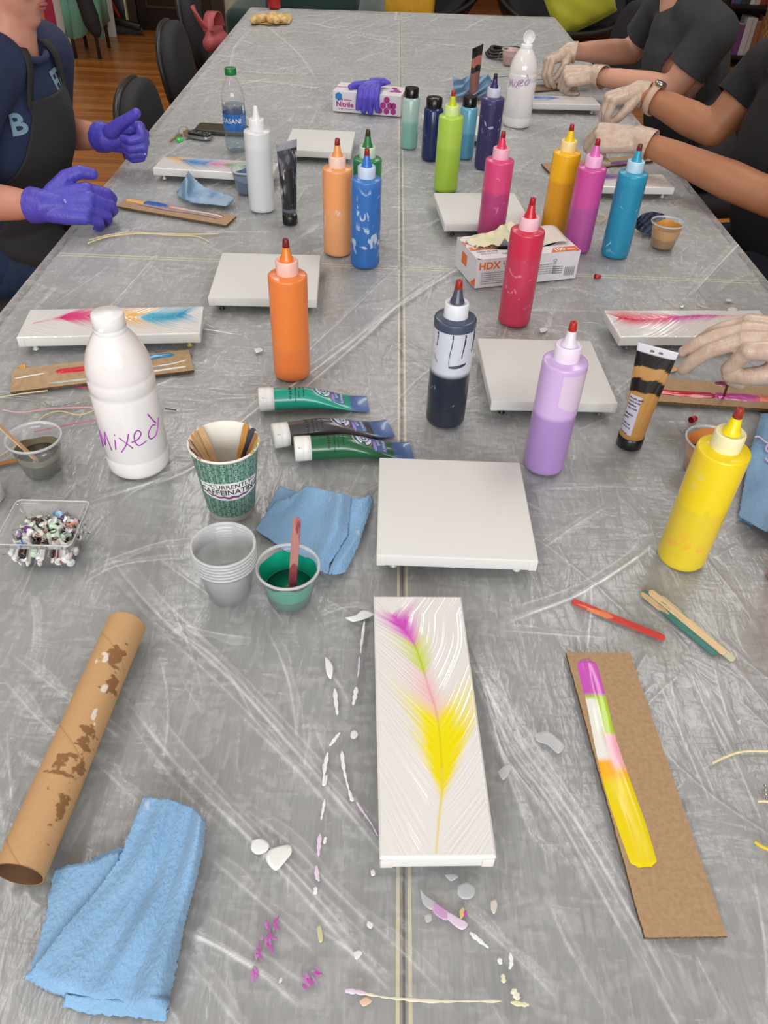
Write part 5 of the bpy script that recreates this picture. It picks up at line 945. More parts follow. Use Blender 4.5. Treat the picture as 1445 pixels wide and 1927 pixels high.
obj('tube_inside', V, grid_faces(na, 2, True), mat('kraft_inside', (120, 86, 62), 0.9), ro)
for s in (0, Lr): obj('tube_rim', [(s, r * math.cos(2 * PI * k / na), r * math.sin(2 * PI * k / na)) for r in (0.0202, 0.0213) for k in range(na)], grid_faces(na, 2, True), mat('kraft_rim', (150, 112, 76), 0.9), ro)

# ================================================================== blue paper towels
M_tow = mat('blue_paper_towel', (134, 176, 214), 0.9, noise=(26, (124, 166, 204), 0.8), bump=(330, 1.0, (1, 0.6, 1)), spots=[(44, 0.69, (196, 210, 224), 0.05, (1, 0.5, 1))], sheen=0.2)
def cloth(name, top, right, bottom, left, hf, m, parent, nu=50, nv=60, thick=0.0007, z0=0.0006, edge=0.0006):
    """a sheet over four traced edges; hf(u, v) is its height over the table"""
    P, U, Vv = coons(top, right, bottom, left, nu, nv); V = []
    for j in range(nv):
        for i in range(nu):
            z = z0 + hf(U[j, i], Vv[j, i]); p = W(P[j, i, 0], P[j, i, 1], TZ + z)
            if edge and (i in (0, nu - 1) or j in (0, nv - 1)): p += Vector((random.gauss(0, edge), random.gauss(0, edge), 0))
            V.append(p)
    c = sum(V, Vector()) / len(V); c = Vector((c.x, c.y, TZ))
    if parent is not None: c = parent.location
    o = obj(name, [v - c for v in V], grid_faces(nu, nv), m, parent, solid=thick)
    if parent is None: o.location = c
    return o
ex = math.exp; sn = math.sin
t = thing('paper_towel', 'big folded blue paper towel in the lower left corner, beside the cardboard tube', 'paper towel', at(-0.2, 0.28), 0, 'blue paper towels')
cloth('under_fold', [(101, 1634), (140, 1626), (178, 1619), (223, 1600)], [(223, 1600), (235, 1690), (180, 1800)], [(48, 1841), (110, 1840), (180, 1800)], [(101, 1634), (87, 1721), (62, 1812), (48, 1841)], lambda u, v: 0.004 + 0.003 * sn(u * 4 + v * 2) + 0.006 * (1 - v) * u, M_tow, t, 30, 30)
cloth('under_fold', [(173, 1614), (200, 1603), (232, 1594)], [(232, 1594), (236, 1640)], [(180, 1640), (236, 1640)], [(173, 1614), (180, 1640)], lambda u, v: 0.002 + 0.003 * u, M_tow, t, 14, 10)
cloth('under_fold', [(122, 1872), (200, 1880), (260, 1890), (316, 1890)], [(316, 1890), (313, 1923)], [(118, 1894), (170, 1908), (240, 1912), (313, 1923)], [(122, 1872), (118, 1894)], lambda u, v: 0.0015 + 0.006 * (1 - v), M_tow, t, 40, 8)
def hmain(u, v):
    r = max(0, (u - 0.72) / 0.28); top_ = 0.013 + 0.010 * u * (1 - v) - 0.004 * v
    z = top_ + 0.010 * sn(min(1, r) * 1.9) - 0.021 * r ** 4 * (1 if v < 0.9 else 0.6)
    z += 0.006 * ex(-((u - 0.62 + 0.10 * v) / 0.07) ** 2) * ex(-((v - 0.55) / 0.3) ** 2) - 0.008 * ex(-((u - 0.50) / 0.10) ** 2) * ex(-((v - 0.35) / 0.2) ** 2)
    z += 0.0012 * sn(u * 23 + v * 9) * (1 - 0.5 * v) + 0.002 * sn(u * 9 - v * 7)
    e = max(0, (v - 0.90) / 0.10); return max(0.0004, z * (1 - e ** 3) + 0.0006)
cloth('top_fold', [(269, 1500), (322, 1504), (364, 1521), (388, 1548)], [(388, 1548), (382, 1600), (372, 1647), (347, 1742), (331, 1825), (312, 1918)], [(48, 1841), (83, 1862), (157, 1889), (231, 1903), (312, 1918)], [(269, 1500), (240, 1576), (223, 1618), (182, 1676), (124, 1742), (83, 1796), (48, 1841)], hmain, M_tow, t, 90, 110)
t = thing('paper_towel', 'folded blue paper towel behind the cup of teal paint', 'paper towel', at(-0.06, 0.72), 0, 'blue paper towels')
cloth('right_fold', [(655, 934), (677, 938), (697, 932), (703, 944)], [(703, 944), (684, 996), (668, 1041), (649, 1077)], [(617, 1080), (632, 1081), (649, 1077)], [(655, 934), (652, 1006), (634, 1037), (617, 1080)], lambda u, v: 0.006 + 0.007 * sn(u * 3.0) - 0.004 * u + 0.002 * sn(v * 9 + u * 4), M_tow, t, 34, 60)
cloth('under_fold', [(525, 914), (545, 921), (564, 929)], [(564, 929), (556, 962)], [(500, 962), (556, 962)], [(525, 914), (514, 936), (500, 962)], lambda u, v: 0.003 + 0.003 * v, M_tow, t, 16, 16)
cloth('top_fold', [(518, 944), (545, 938), (576, 914), (607, 921), (646, 929), (660, 936)], [(660, 936), (658, 971), (654, 1006), (637, 1037), (620, 1060), (617, 1080)], [(480, 996), (520, 1024), (556, 1052), (590, 1070), (617, 1080)], [(518, 944), (509, 956), (499, 970), (480, 996)],
      lambda u, v: 0.008 + 0.006 * sn(u * 3.4) * (1 - v) + 0.019 * ex(-((u - 0.86) / 0.12) ** 2) * (1 - 0.35 * v) + 0.0016 * sn(u * 15 + v * 6) - 0.004 * v, M_tow, t, 70, 60)
t = thing('paper_towel', 'blue paper towel with white and violet paint cut off by the right edge', 'paper towel', at(0.54, 0.82), 0, 'blue paper towels')
cloth('top_fold', [(1432, 778), (1470, 778), (1520, 790)], [(1520, 790), (1530, 900), (1530, 1010)], [(1389, 972), (1412, 984), (1440, 1000), (1530, 1010)], [(1432, 778), (1420, 820), (1408, 862), (1398, 920), (1389, 972)],
      lambda u, v: 0.008 + 0.012 * sn(min(1, u * 2.2) * 2.2) + 0.003 * sn(u * 11 + v * 5), M_tow, t, 50, 60)
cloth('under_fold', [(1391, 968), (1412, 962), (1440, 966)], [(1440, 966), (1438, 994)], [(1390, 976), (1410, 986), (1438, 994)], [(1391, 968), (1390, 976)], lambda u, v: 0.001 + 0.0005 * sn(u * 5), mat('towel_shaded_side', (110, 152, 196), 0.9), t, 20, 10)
b = MB()
for pts in ([(1420, 822), (1428, 822), (1438, 830), (1450, 838)], [(1445, 836), (1441, 846), (1450, 852), (1460, 850)], [(1440, 862), (1448, 872), (1460, 880)]): b.tube([W(x, y, TZ + 0.0205) - t.location for x, y in spline([(x, y, 0) for x, y in pts], 5) for x, y in [(x, y)]] if False else [W(p.x, p.y, TZ + 0.0215) - t.location for p in spline([(x, y, 0) for x, y in pts], 5)], 0.0016, 6)
b.build('paint_smear', mat('lilac_white_paint', (216, 196, 222), 0.3), t)
t = cloth('paper_towel', [(331, 360), (342, 346), (354, 322), (368, 338), (384, 352), (410, 362), (441, 371)], [(441, 371), (438, 380), (425, 388)], [(333, 366), (348, 378), (364, 382), (392, 384), (425, 388)], [(331, 360), (333, 366)],
          lambda u, v: 0.004 + 0.050 * ex(-((u - 0.24) / 0.12) ** 2) * (1 - v) ** 0.8 + 0.018 * ex(-((u - 0.55) / 0.2) ** 2) * (1 - v * 0.7) + 0.012 * ex(-((u - 0.95) / 0.1) ** 2) * (1 - 0.5 * v) + 0.004 * sn(u * 19 + v * 7) * (1 - v), mat('used_blue_towel', (122, 158, 190), 0.85, noise=(24, (168, 188, 206), 0.8), bump=(200, 0.4)), None, 60, 30)
tag(t, 'crumpled blue paper towel between the purple gloves and the translucent white bottle', 'paper towel', 'blue paper towels')
t = cloth('paper_towel', [(852, 143), (868, 150), (885, 140), (900, 146), (918, 138), (926, 152)], [(926, 152), (922, 172), (912, 180)], [(856, 180), (880, 186), (900, 182), (912, 180)], [(852, 143), (853, 165), (856, 180)],
          lambda u, v: 0.006 + 0.05 * (1 - v) * abs(sn(u * 6 + 0.4)) ** 0.7 + 0.012 * sn(v * 7 + u * 9) ** 2, M_tow, None, 44, 30)
tag(t, 'crumpled blue paper towel behind the dusty pink paint tube', 'paper towel', 'blue paper towels')
t = cloth('paper_towel', [(1198, 412), (1210, 402), (1228, 398), (1248, 402), (1252, 410)], [(1252, 410), (1244, 430)], [(1196, 430), (1208, 438), (1226, 440), (1244, 430)], [(1198, 412), (1194, 422), (1196, 430)],
          lambda u, v: 0.004 + 0.030 * (1 - v) * (0.5 + 0.5 * sn(u * 7)) + 0.006 * sn(v * 9 + u * 13) ** 2, mat('stained_towel', (60, 78, 106), 0.8, spots=[(50, 0.50, (30, 40, 62), 0.05), (50, 0.66, (120, 156, 200), 0.05)]), None, 36, 24)
tag(t, 'dark stained blue paper towel crumpled behind the ochre gold cup', 'paper towel', 'blue paper towels')

# ================================================================== strings and chains
def px_path(pts, z=0.0014, n=8): return [W(p.x, p.y, TZ + z) for p in spline([(x, y, 0) for x, y in pts], n)]
def string(pts, m, label, r=0.0011, cat='string', name='cotton_string', group='strings on the sheet', n=8):
    P = px_path(pts, r + 0.0012, n); c = P[0].copy(); c.z = TZ; b = MB(); b.tube([p - c for p in P], [r * (1 + 0.12 * math.sin(i * 1.9)) for i in range(len(P))], 7)
    o = b.build(name, m, None, loc=c); return tag(o, label, cat, group)
M_s1 = mat('cream_string', (222, 206, 164), 0.85, bump=(300, 0.6)); M_s2 = mat('pink_string', (206, 120, 150), 0.85); M_s3 = mat('pale_pink_string', (220, 178, 180), 0.85); M_s4 = mat('grey_string', (96, 104, 104), 0.8)
string([(165, 458), (200, 446), (250, 440), (300, 440), (360, 441), (412, 440)], M_s1, 'cream string bundle below the cardboard palette, longest strand', 0.0017)
string([(167, 452), (205, 442), (255, 437), (310, 442), (370, 445), (394, 456)], M_s1, 'cream string whose right end turns down, beside the silver chain', 0.0013)
string([(0, 748), (40, 741), (90, 735)], M_s1, 'cream string under the left corner of the corrugated palette')
string([(5, 771), (40, 776), (100, 769), (183, 766)], M_s3, 'pale pink string running behind the near white bottle')
string([(183, 766), (120, 767), (60, 772)], M_s2, 'deep pink string lying along the pale pink one')
string([(66, 797), (90, 779), (115, 774), (150, 781), (182, 770)], M_s1, 'cream string curling above the olive brown cup')
string([(64, 812), (110, 803), (150, 795), (190, 789)], M_s2, 'deep pink string just above the rim of the olive brown cup')
string([(0, 858), (20, 846), (36, 836)], M_s1, 'cream string left of the olive brown cup')
string([(311, 769), (325, 771), (332, 771)], M_s4, 'short grey string end right of the near white bottle')
string([(1340, 1436), (1365, 1424), (1400, 1414), (1460, 1414)], M_s1, 'thick cream string right of the cardboard palette', 0.0014)
string([(1425, 1508), (1440, 1508), (1470, 1512)], M_s1, 'cream string end at the right edge under the chain', 0.0014)
string([(1420, 1584), (1432, 1592), (1450, 1600), (1480, 1612)], mat('yellow_dipped_string', (216, 190, 60), 0.7), 'yellow dipped string end at the right edge', 0.0018)
string([(1110, 405), (1130, 404), (1140, 410), (1128, 418), (1118, 412)], M_s1, 'cream string loop between the orchid and turquoise bottles', 0.0012)
string([(915, 335), (930, 340), (945, 346), (958, 342)], M_s4, 'thin grey string near the dark violet bottle', 0.0009)
string([(868, 128), (900, 127), (935, 131), (960, 130)], M_s1, 'cream string behind the far crumpled towel', 0.0014)
string([(1000, 142), (1040, 138), (1100, 143)], M_s1, 'cream string beside the far gloved hands', 0.0014)
string([(930, 146), (960, 144), (1000, 150), (1040, 148)], mat('blue_string', (70, 110, 150), 0.8), 'blue stained string behind the far white bottle', 0.0012)
M_ch = mat('silver_ball_chain', (186, 186, 180), 0.28, metal=1.0)
def chain(pts, label, r=0.0011, zf=None):
    P = np.array([tuple(p) for p in px_path(pts, r + 0.001, 10)]); d = np.r_[0, np.cumsum(np.linalg.norm(np.diff(P, axis=0), axis=1))]; n = int(d[-1] / (r * 2.25)); b = MB(); s = np.linspace(0, d[-1], n)
    Q = np.stack([np.interp(s, d, P[:, i]) for i in range(3)], -1); c = Vector((Q[0, 0], Q[0, 1], TZ))
    for q in Q: b.ball(Vector(q) - c, r, 8)
    b.tube([Vector(q) - c for q in Q], r * 0.35, 5)
    return tag(b.build('ball_chain', M_ch, None, loc=c), label, 'chain', 'silver ball chains')
chain([(0, 744), (40, 747), (75, 752), (102, 764), (140, 757), (192, 749)], 'silver ball chain behind the olive brown cup, upper strand')
chain([(0, 748), (35, 750), (68, 756), (98, 767), (130, 763), (192, 752)], 'silver ball chain behind the olive brown cup, lower strand')
chain([(252, 440), (264, 434), (290, 434), (340, 436), (400, 440), (430, 439)], 'thin silver ball chain lying along the cream string bundle', 0.0009)
chain([(240, 441), (245, 434), (246, 428), (240, 426)], 'short silver hook of chain at the cream string bundle', 0.0009)
chain([(1276, 806), (1290, 812), (1308, 802), (1322, 812), (1300, 818), (1284, 812), (1300, 806), (1320, 806), (1328, 812), (1296, 822)], 'silver ball chain heaped behind the orange copper cup', 0.0012)
chain([(1232, 829), (1236, 824), (1250, 826), (1270, 829)], 'silver ball chain end left of the orange copper cup', 0.0012)
chain([(1440, 1478), (1441, 1492), (1442, 1502), (1450, 1510)], 'silver ball chain at the right edge', 0.0016)
def loose_cap(px, py, rz, label, colr=(176, 40, 48)):
    p = W(px, py, TZ); o = MB().lathe([(0.0048, 0), (0.0056, 0.0004), (0.0046, 0.0112), (0.004, 0.0122), (0.0, 0.0122), (0.0, 0.0112), (0.0036, 0.0108), (0.0042, 0.001)], 20, capb=False, capt=False).build('tip_cap', mat('loose_cap_red', colr, 0.35), None, loc=(p.x, p.y, TZ + 0.0056), rot=(0, PI / 2 + 0.1, rz))
    return tag(o, label, 'bottle tip cap', 'loose tip caps')
loose_cap(1118, 525, 0.1, 'tiny red tip cap lying right of the latex glove box')
loose_cap(1298, 796, 0.6, 'dusty red tip cap lying on the heaped chain', (170, 64, 72))

# ================================================================== keys, phone, food, strap
kx = W(345, 250, TZ); kt = thing('key_ring', 'ring of keys with a green tag beside the black car remote', 'keys', (kx.x, kx.y, TZ), 0)
loc = lambda px, py, z: W(px, py, TZ + z) - kt.location
b = MB(); c = loc(345, 247, 0.012); b.tube([c + Vector((0.014 * math.cos(a), 0.006 * math.sin(a), 0.012 * math.sin(a))) for a in np.linspace(0, 2 * PI, 30)], 0.0009, 8, cap=False); b.build('split_ring', mat('nickel', (150, 140, 132), 0.3, metal=1), kt)
M_key = mat('brass_key', (172, 150, 104), 0.35, metal=0.8)
for (a_, b_, s) in (((320, 266), (340, 252), 1), ((352, 262), (349, 246), 0.9), ((366, 256), (352, 244), 0.8)):
    p, q = loc(*a_, 0.002), loc(*b_, 0.004); dv = (q - p); y = dv.normalized(); x = Vector((y.y, -y.x, 0)); L = dv.length
    pts = [(-0.002, 0), (0.002, 0.001), (0.0035, 0.004), (0.0025, 0.006), (0.004, 0.009), (0.0025, 0.012), (0.0035, 0.015), (0.003, L * 0.65), (0.008, L * 0.75), (0.009, L * 0.9), (0.004, L), (-0.004, L), (-0.009, L * 0.9), (-0.008, L * 0.75), (-0.003, L * 0.65)]
    obj('key', [p + x * u * s + y * v for u, v in pts], [tuple(range(len(pts)))], M_key, kt, smooth=False, solid=0.002)
tg_ = loc(338, 264, 0.003); MB().lathe([(0, 0), (0.009, 0), (0.010, 0.001), (0.010, 0.003), (0.009, 0.004), (0, 0.004)], 24, capb=False, capt=False).build('green_tag', mat('green_tag', (40, 190, 80), 0.3), kt, loc=tg_, rot=(0.4, 0.2, 0))
fp = W(377, 260, TZ); f = thing('car_remote', 'black and silver car remote left of the water bottle', 'car remote', (fp.x, fp.y, TZ + 0.0005), -0.35)
b = MB(); V = [(x, y, z) for z, s in ((0.0, 0.9), (0.002, 1), (0.008, 1), (0.010, 0.95)) for x, y in [(a * s, c_ * s) for a, c_ in rrect(0.074, 0.038, 0.013)]]; b.add(V, grid_faces(20, 4, True) + [tuple(range(19, -1, -1)), tuple(range(60, 80))]); b.build('silver_shell', mat('silver_shell', (170, 172, 176), 0.3, metal=0.7), f)
b = MB(); V = [(x, y, z) for z, s in ((0.0100, 0.96), (0.0150, 0.92), (0.0165, 0.82)) for x, y in [(a * s, c_ * s) for a, c_ in rrect(0.074, 0.038, 0.013)]]; b.add(V, grid_faces(20, 3, True) + [tuple(range(40, 60))]); b.build('black_face', mat('fob_black', (34, 36, 38), 0.25), f)
b = MB()
for x in (-0.02, 0.0, 0.02): flat_disc(b, (x, 0), 0.004, 0.0055, n=20, fn=lambda a, c_: Vector((a, c_, 0.0168)))
b.build('button_mark', mat('fob_mark', (150, 152, 156), 0.4), f, smooth=False)
pp = W(430, 248, TZ); p = thing('mobile_phone', 'dark mobile phone lying behind the water bottle', 'phone', (pp.x - 0.02, pp.y, TZ + 0.0005), -0.07)
V = [(x, y, z) for z, s in ((0, 0.97), (0.0015, 1), (0.0095, 1), (0.011, 0.975)) for x, y in [(a * s, c_ * s) for a, c_ in rrect(0.150, 0.074, 0.010)]]
obj('phone_body', V, grid_faces(20, 4, True) + [tuple(range(19, -1, -1)), tuple(range(60, 80))], mat('phone_case', (70, 66, 56), 0.4), p)
obj('screen', [(x, y, 0.0113) for x, y in rrect(0.143, 0.067, 0.008)], [tuple(range(20))], mat('phone_glass', (62, 58, 44), 0.1), p, smooth=False)
M_brd = mat('golden_crust', (214, 162, 90), 0.6, noise=(60, (240, 214, 160), 0.9), bump=(90, 0.4))
bp_ = W(508, 42, TZ); nk = cloth('paper_napkin', [(474, 32), (510, 26), (545, 24), (550, 34)], [(550, 34), (545, 44)], [(472, 44), (510, 46), (545, 44)], [(474, 32), (472, 44)], lambda u, v: 0.002 + 0.003 * sn(u * 9 + v * 4) ** 2, mat('greasy_napkin', (206, 180, 112), 0.8), None, 24, 14)
tag(nk, 'greasy paper napkin under the bread at the far end of the table', 'napkin')
def bread(pts, r, label):
    P = [W(x, y, TZ + r * 0.8 + 0.004) for x, y in pts]; rr_ = [r * (0.55 + 0.45 * math.sin(PI * (i + 0.6) / (len(P) + 0.2))) for i in range(len(P))]
    o = blob('bread_roll', M_brd, None, [list(zip(P, rr_))], vox=0.006, smooth=4); return tag(o, label, 'bread', 'bread on the napkin')
bread([(476, 38), (486, 35), (500, 33)], 0.020, 'golden bread stick on the napkin, left piece')
bread([(508, 36), (514, 31), (520, 38)], 0.022, 'golden knotted bread on the napkin, in front of the red can')
bread([(522, 36), (530, 34), (536, 37)], 0.020, 'golden bread piece on the napkin, right piece')
cn = W(514, 20, TZ); can = thing('drink_can', 'red drink can standing behind the bread at the far end', 'can', (cn.x, cn.y + 0.05, TZ))
MB().lathe([(0, 0.003), (0.022, 0), (0.026, 0.003), (0.032, 0.012), (0.032, 0.108), (0.028, 0.117), (0.0265, 0.119), (0.0265, 0.121)], 40, capb=False, capt=False).build('can_body', mat('red_can', (186, 34, 40), 0.3, metal=0.3, noise=(30, (206, 70, 70), 0.5)), can)
MB().lathe([(0.0265, 0.121), (0.0255, 0.1212), (0.0245, 0.118), (0, 0.118)], 40, capb=False, capt=False).build('can_lid', mat('aluminium', (190, 190, 192), 0.3, metal=1), can)
MB().lathe([(0.0322, 0.06), (0.0322, 0.075)], 40, capb=False, capt=False).build('pale_band', mat('can_pale', (214, 150, 146), 0.4), can)
sp_ = W(950, 108, TZ); st = thing('black_strap', 'coiled black strap with a metal ring behind the far white bottle', 'strap', (sp_.x, sp_.y, TZ), 0)
b = MB()
for k in range(3): b.tube([(0.075 * math.cos(a) * (1 - 0.12 * k), 0.055 * math.sin(a) * (1 - 0.1 * k) + 0.01 * k, 0.010 + 0.008 * k + 0.004 * math.sin(3 * a)) for a in np.linspace(0.2, 2 * PI + 0.1 * k, 36)], 0.0085, 8, flat=0.6)
b.build('strap_coil', mat('black_webbing', (26, 27, 30), 0.5), st)
MB().tube([(-0.02 + 0.014 * math.cos(a), -0.062, 0.016 + 0.013 * math.sin(a)) for a in np.linspace(0, 2 * PI, 24)], 0.002, 8, cap=False).build('metal_ring', mat('nickel', (150, 140, 132), 0.3, metal=1), st)
wj = thing('white_jar', 'white jar with a dark rim cut off by the left edge above the pushpin tray', 'jar', at(*W(-32, 938, TZ).xy))
MB().lathe([(0, 0), (0.026, 0), (0.028, 0.002), (0.028, 0.05), (0.024, 0.054), (0, 0.054)], 40, capb=False, capt=False).build('jar_body', M_gloss, wj)
MB().lathe([(0.0255, 0.053), (0.0255, 0.068), (0.022, 0.07), (0, 0.07)], 40, capb=False, capt=False).build('dark_lid', mat('dark_lid', (40, 38, 36), 0.4), wj)

# ================================================================== paint dripped on the sheet
def drip(pts, colr, h=0.0005, name='paint_drip', wd=None):
    m = mat('dripped_paint_' + str(colr), colr, 0.25, coat=0.3, spots=None) if not (max(colr) - min(colr) < 12 and colr[0] < 208) else clear_mat('dried_film_paint', white=0.55, gloss=0.8, rough=0.3, whitecol=(214, 216, 220))
    if wd:                                                       # a trail
        P = spline([(x, y, 0) for x, y in pts], 6); Q = [W(p.x, p.y, TZ + 0.0022) for p in P]; n = len(Q); b = MB()
        b.tube(Q, [wd * 0.85 * (0.45 + 0.55 * abs(math.sin(i * 0.9 + pts[0][0])) + 0.3 * math.sin(i * 0.37)) * min(1, (min(i, n - 1 - i) + 0.4) / 2) for i in range(n)], 8, flat=0.18); return b.build(name, m, sheet)
    P = spline([(x, y, 0) for x, y in pts + pts[:1]], 5)[:-1]; c = sum(P, Vector()) / len(P); b = MB(); n = len(P); V = []
    for s, z in ((1, 0.0012), (0.93, 0.0018 + h * 0.5), (0.7, 0.0018 + h * 0.85), (0.35, 0.0018 + h)): V += [W(*(c + (p - c) * s).xy, TZ + z) for p in P]
    V.append(W(c.x, c.y, TZ + 0.0018 + h)); b.add(V, grid_faces(n, 4, True) + [(3 * n + i, 3 * n + (i + 1) % n, 4 * n) for i in range(n)]); return b.build(name, m, sheet)
Wd, Ld, Md = (232, 234, 232), (224, 206, 226), (196, 70, 176)
drip([(474, 1582), (490, 1578), (506, 1588), (502, 1602), (484, 1608), (472, 1598)], Wd, 0.0008); drip([(506, 1600), (520, 1594), (544, 1590), (549, 1604), (536, 1622), (520, 1638), (506, 1628), (500, 1612)], Wd, 0.0009)
drip([(611, 1236), (618, 1240), (627, 1256), (623, 1278), (614, 1266)], Wd, 0.0012); drip([(648, 1162), (668, 1158), (684, 1148), (704, 1156), (690, 1164), (664, 1170)], Wd, 0.0015)
for pts, c_, wd in (([(686, 1168), (682, 1200), (678, 1230)], Wd, 0.0019), ([(676, 1235), (675, 1260), (673, 1275)], Ld, 0.0012), ([(671, 1292), (668, 1310), (664, 1328)], Wd, 0.0028), ([(630, 1295), (632, 1320), (635, 1346)], Wd, 0.0026), ([(620, 1404), (632, 1388), (640, 1378)], Wd, 0.002), ([(617, 1415), (612, 1440), (608, 1474)], Wd, 0.0022),
                    ([(643, 1412), (646, 1440), (652, 1470), (660, 1498), (664, 1508)], Wd, 0.0022), ([(670, 1508), (685, 1530), (700, 1552), (711, 1574)], Ld, 0.0014), ([(611, 1504), (608, 1522), (604, 1544)], Wd, 0.0016), ([(602, 1568), (600, 1592), (599, 1612)], Ld, 0.0022), ([(613, 1574), (610, 1588)], Wd, 0.0018), ([(595, 1628), (597, 1650), (601, 1658)], Ld, 0.0022), ([(594, 1668), (593, 1684)], Wd, 0.0022),
                    ([(650, 1862), (680, 1868), (720, 1876), (760, 1880), (820, 1884), (880, 1884), (945, 1884)], (226, 220, 196), 0.0016), ([(648, 1864), (670, 1866), (700, 1872)], Ld, 0.0022), ([(884, 1754), (900, 1768), (920, 1784)], Wd, 0.0022), ([(960, 1792), (962, 1812), (958, 1824)], Wd, 0.002), ([(939, 1802), (942, 1815)], Wd, 0.0024), ([(946, 1832), (948, 1850)], (226, 222, 198), 0.0024), ([(964, 1860), (972, 1874), (976, 1882)], (230, 228, 206), 0.0034), ([(530, 1838), (526, 1850)], Ld, 0.0014), ([(960, 1886), (985, 1890), (996, 1890)], (226, 222, 180), 0.002),
                    ([(1094, 607), (1115, 607), (1128, 610)], Wd, 0.0008), ([(1054, 611), (1066, 616), (1080, 618)], Wd, 0.0008), ([(376, 618), (405, 622), (440, 628), (456, 629)], Wd, 0.0014), ([(385, 608), (405, 618)], Wd, 0.001), ([(140, 727), (160, 728), (185, 724)], (196, 24, 70), 0.0018), ([(1311, 572), (1325, 578), (1334, 580)], Wd, 0.0018)): drip(pts, c_, wd=wd)
for pts, c_ in (([(660, 1378), (668, 1374), (674, 1382), (668, 1390), (660, 1388)], Wd), ([(606, 1438), (612, 1436), (614, 1446), (607, 1450)], Wd), ([(607, 1462), (616, 1458), (614, 1476), (606, 1478)], Wd), ([(697, 1638), (704, 1636), (706, 1646), (699, 1648)], Wd), ([(862, 1666), (878, 1660), (893, 1670), (890, 1688), (872, 1692), (861, 1682)], (206, 208, 214)), ([(836, 1646), (852, 1644), (862, 1650), (848, 1658)], (210, 212, 216)),
               ([(790, 1672), (800, 1684), (822, 1700), (812, 1712), (796, 1700)], (206, 206, 212)), ([(808, 1690), (830, 1706), (850, 1720), (840, 1732), (816, 1718)], (204, 160, 204)), ([(830, 1708), (858, 1724), (880, 1738), (868, 1750), (842, 1730)], Ld), ([(864, 1714), (872, 1706), (874, 1720), (866, 1730)], (214, 196, 130)), ([(870, 1716), (878, 1714), (876, 1726)], Md), ([(923, 1696), (932, 1692), (936, 1704), (930, 1720), (924, 1712)], (216, 210, 198)), ([(798, 1722), (810, 1720), (812, 1732), (802, 1736)], (206, 208, 212)),
               ([(596, 1744), (604, 1742), (608, 1768), (600, 1772)], (206, 204, 160)), ([(664, 1792), (676, 1788), (682, 1794), (670, 1806)], Wd), ([(692, 1732), (702, 1738), (698, 1748), (690, 1742)], Wd), ([(676, 1884), (688, 1876), (700, 1884), (684, 1894)], (232, 196, 170)), ([(1008, 1380), (1030, 1376), (1050, 1390), (1062, 1404), (1050, 1418), (1030, 1402), (1010, 1394)], (196, 198, 200)), ([(936, 1452), (950, 1440), (962, 1438), (958, 1456), (946, 1468)], (206, 206, 206)),
               ([(1386, 1358), (1394, 1352), (1392, 1364)], (204, 204, 204)), ([(1296, 690), (1303, 688), (1306, 692), (1299, 696)], (190, 26, 44)), ([(1316, 592), (1330, 586), (1340, 594), (1326, 600)], Wd), ([(1278, 576), (1288, 574), (1284, 580)], Wd), ([(1368, 562), (1378, 564), (1374, 568), (1366, 566)], Wd), ([(1368, 582), (1376, 578), (1388, 582), (1376, 588)], Wd), ([(34, 688), (46, 684), (48, 692), (38, 694)], (234, 170, 90)), ([(1015, 618), (1026, 616), (1030, 622), (1018, 626)], Wd), ([(478, 656), (490, 654), (494, 660), (482, 664)], Wd), ([(1256, 696), (1270, 690), (1276, 696), (1262, 700)], (226, 170, 120)), ([(1240, 682), (1256, 690), (1252, 696), (1238, 688)], (226, 170, 120))): drip(pts, tuple(int(v * 0.97) for v in c_), 0.0003)
rnd2 = random.Random(9)
M_smear = mat('magenta_smear', (188, 84, 176), 0.4)
for cx_, cy_, n_, s_ in ((500, 1762, 9, 16), (488, 1790, 5, 12), (480, 1836, 5, 9), (580, 1846, 9, 15), (600, 1830, 5, 10), (514, 1740, 3, 8)):
    for k in range(n_):
        x, y = cx_ + rnd2.gauss(0, s_ * 0.5), cy_ + rnd2.gauss(0, s_ * 0.6); L, q = rnd2.uniform(5, 14), rnd2.uniform(1.6, 4.5); a = rnd2.gauss(1.2, 0.5); ca, sa = math.cos(a), math.sin(a)
        drip([(x - L * ca, y - L * sa), (x + q * sa, y - q * ca), (x + L * ca, y + L * sa), (x - q * sa, y + q * ca)], rnd2.choice([(186, 84, 172), (188, 120, 184), (176, 130, 174)]), 0.0001, 'paint_smear')

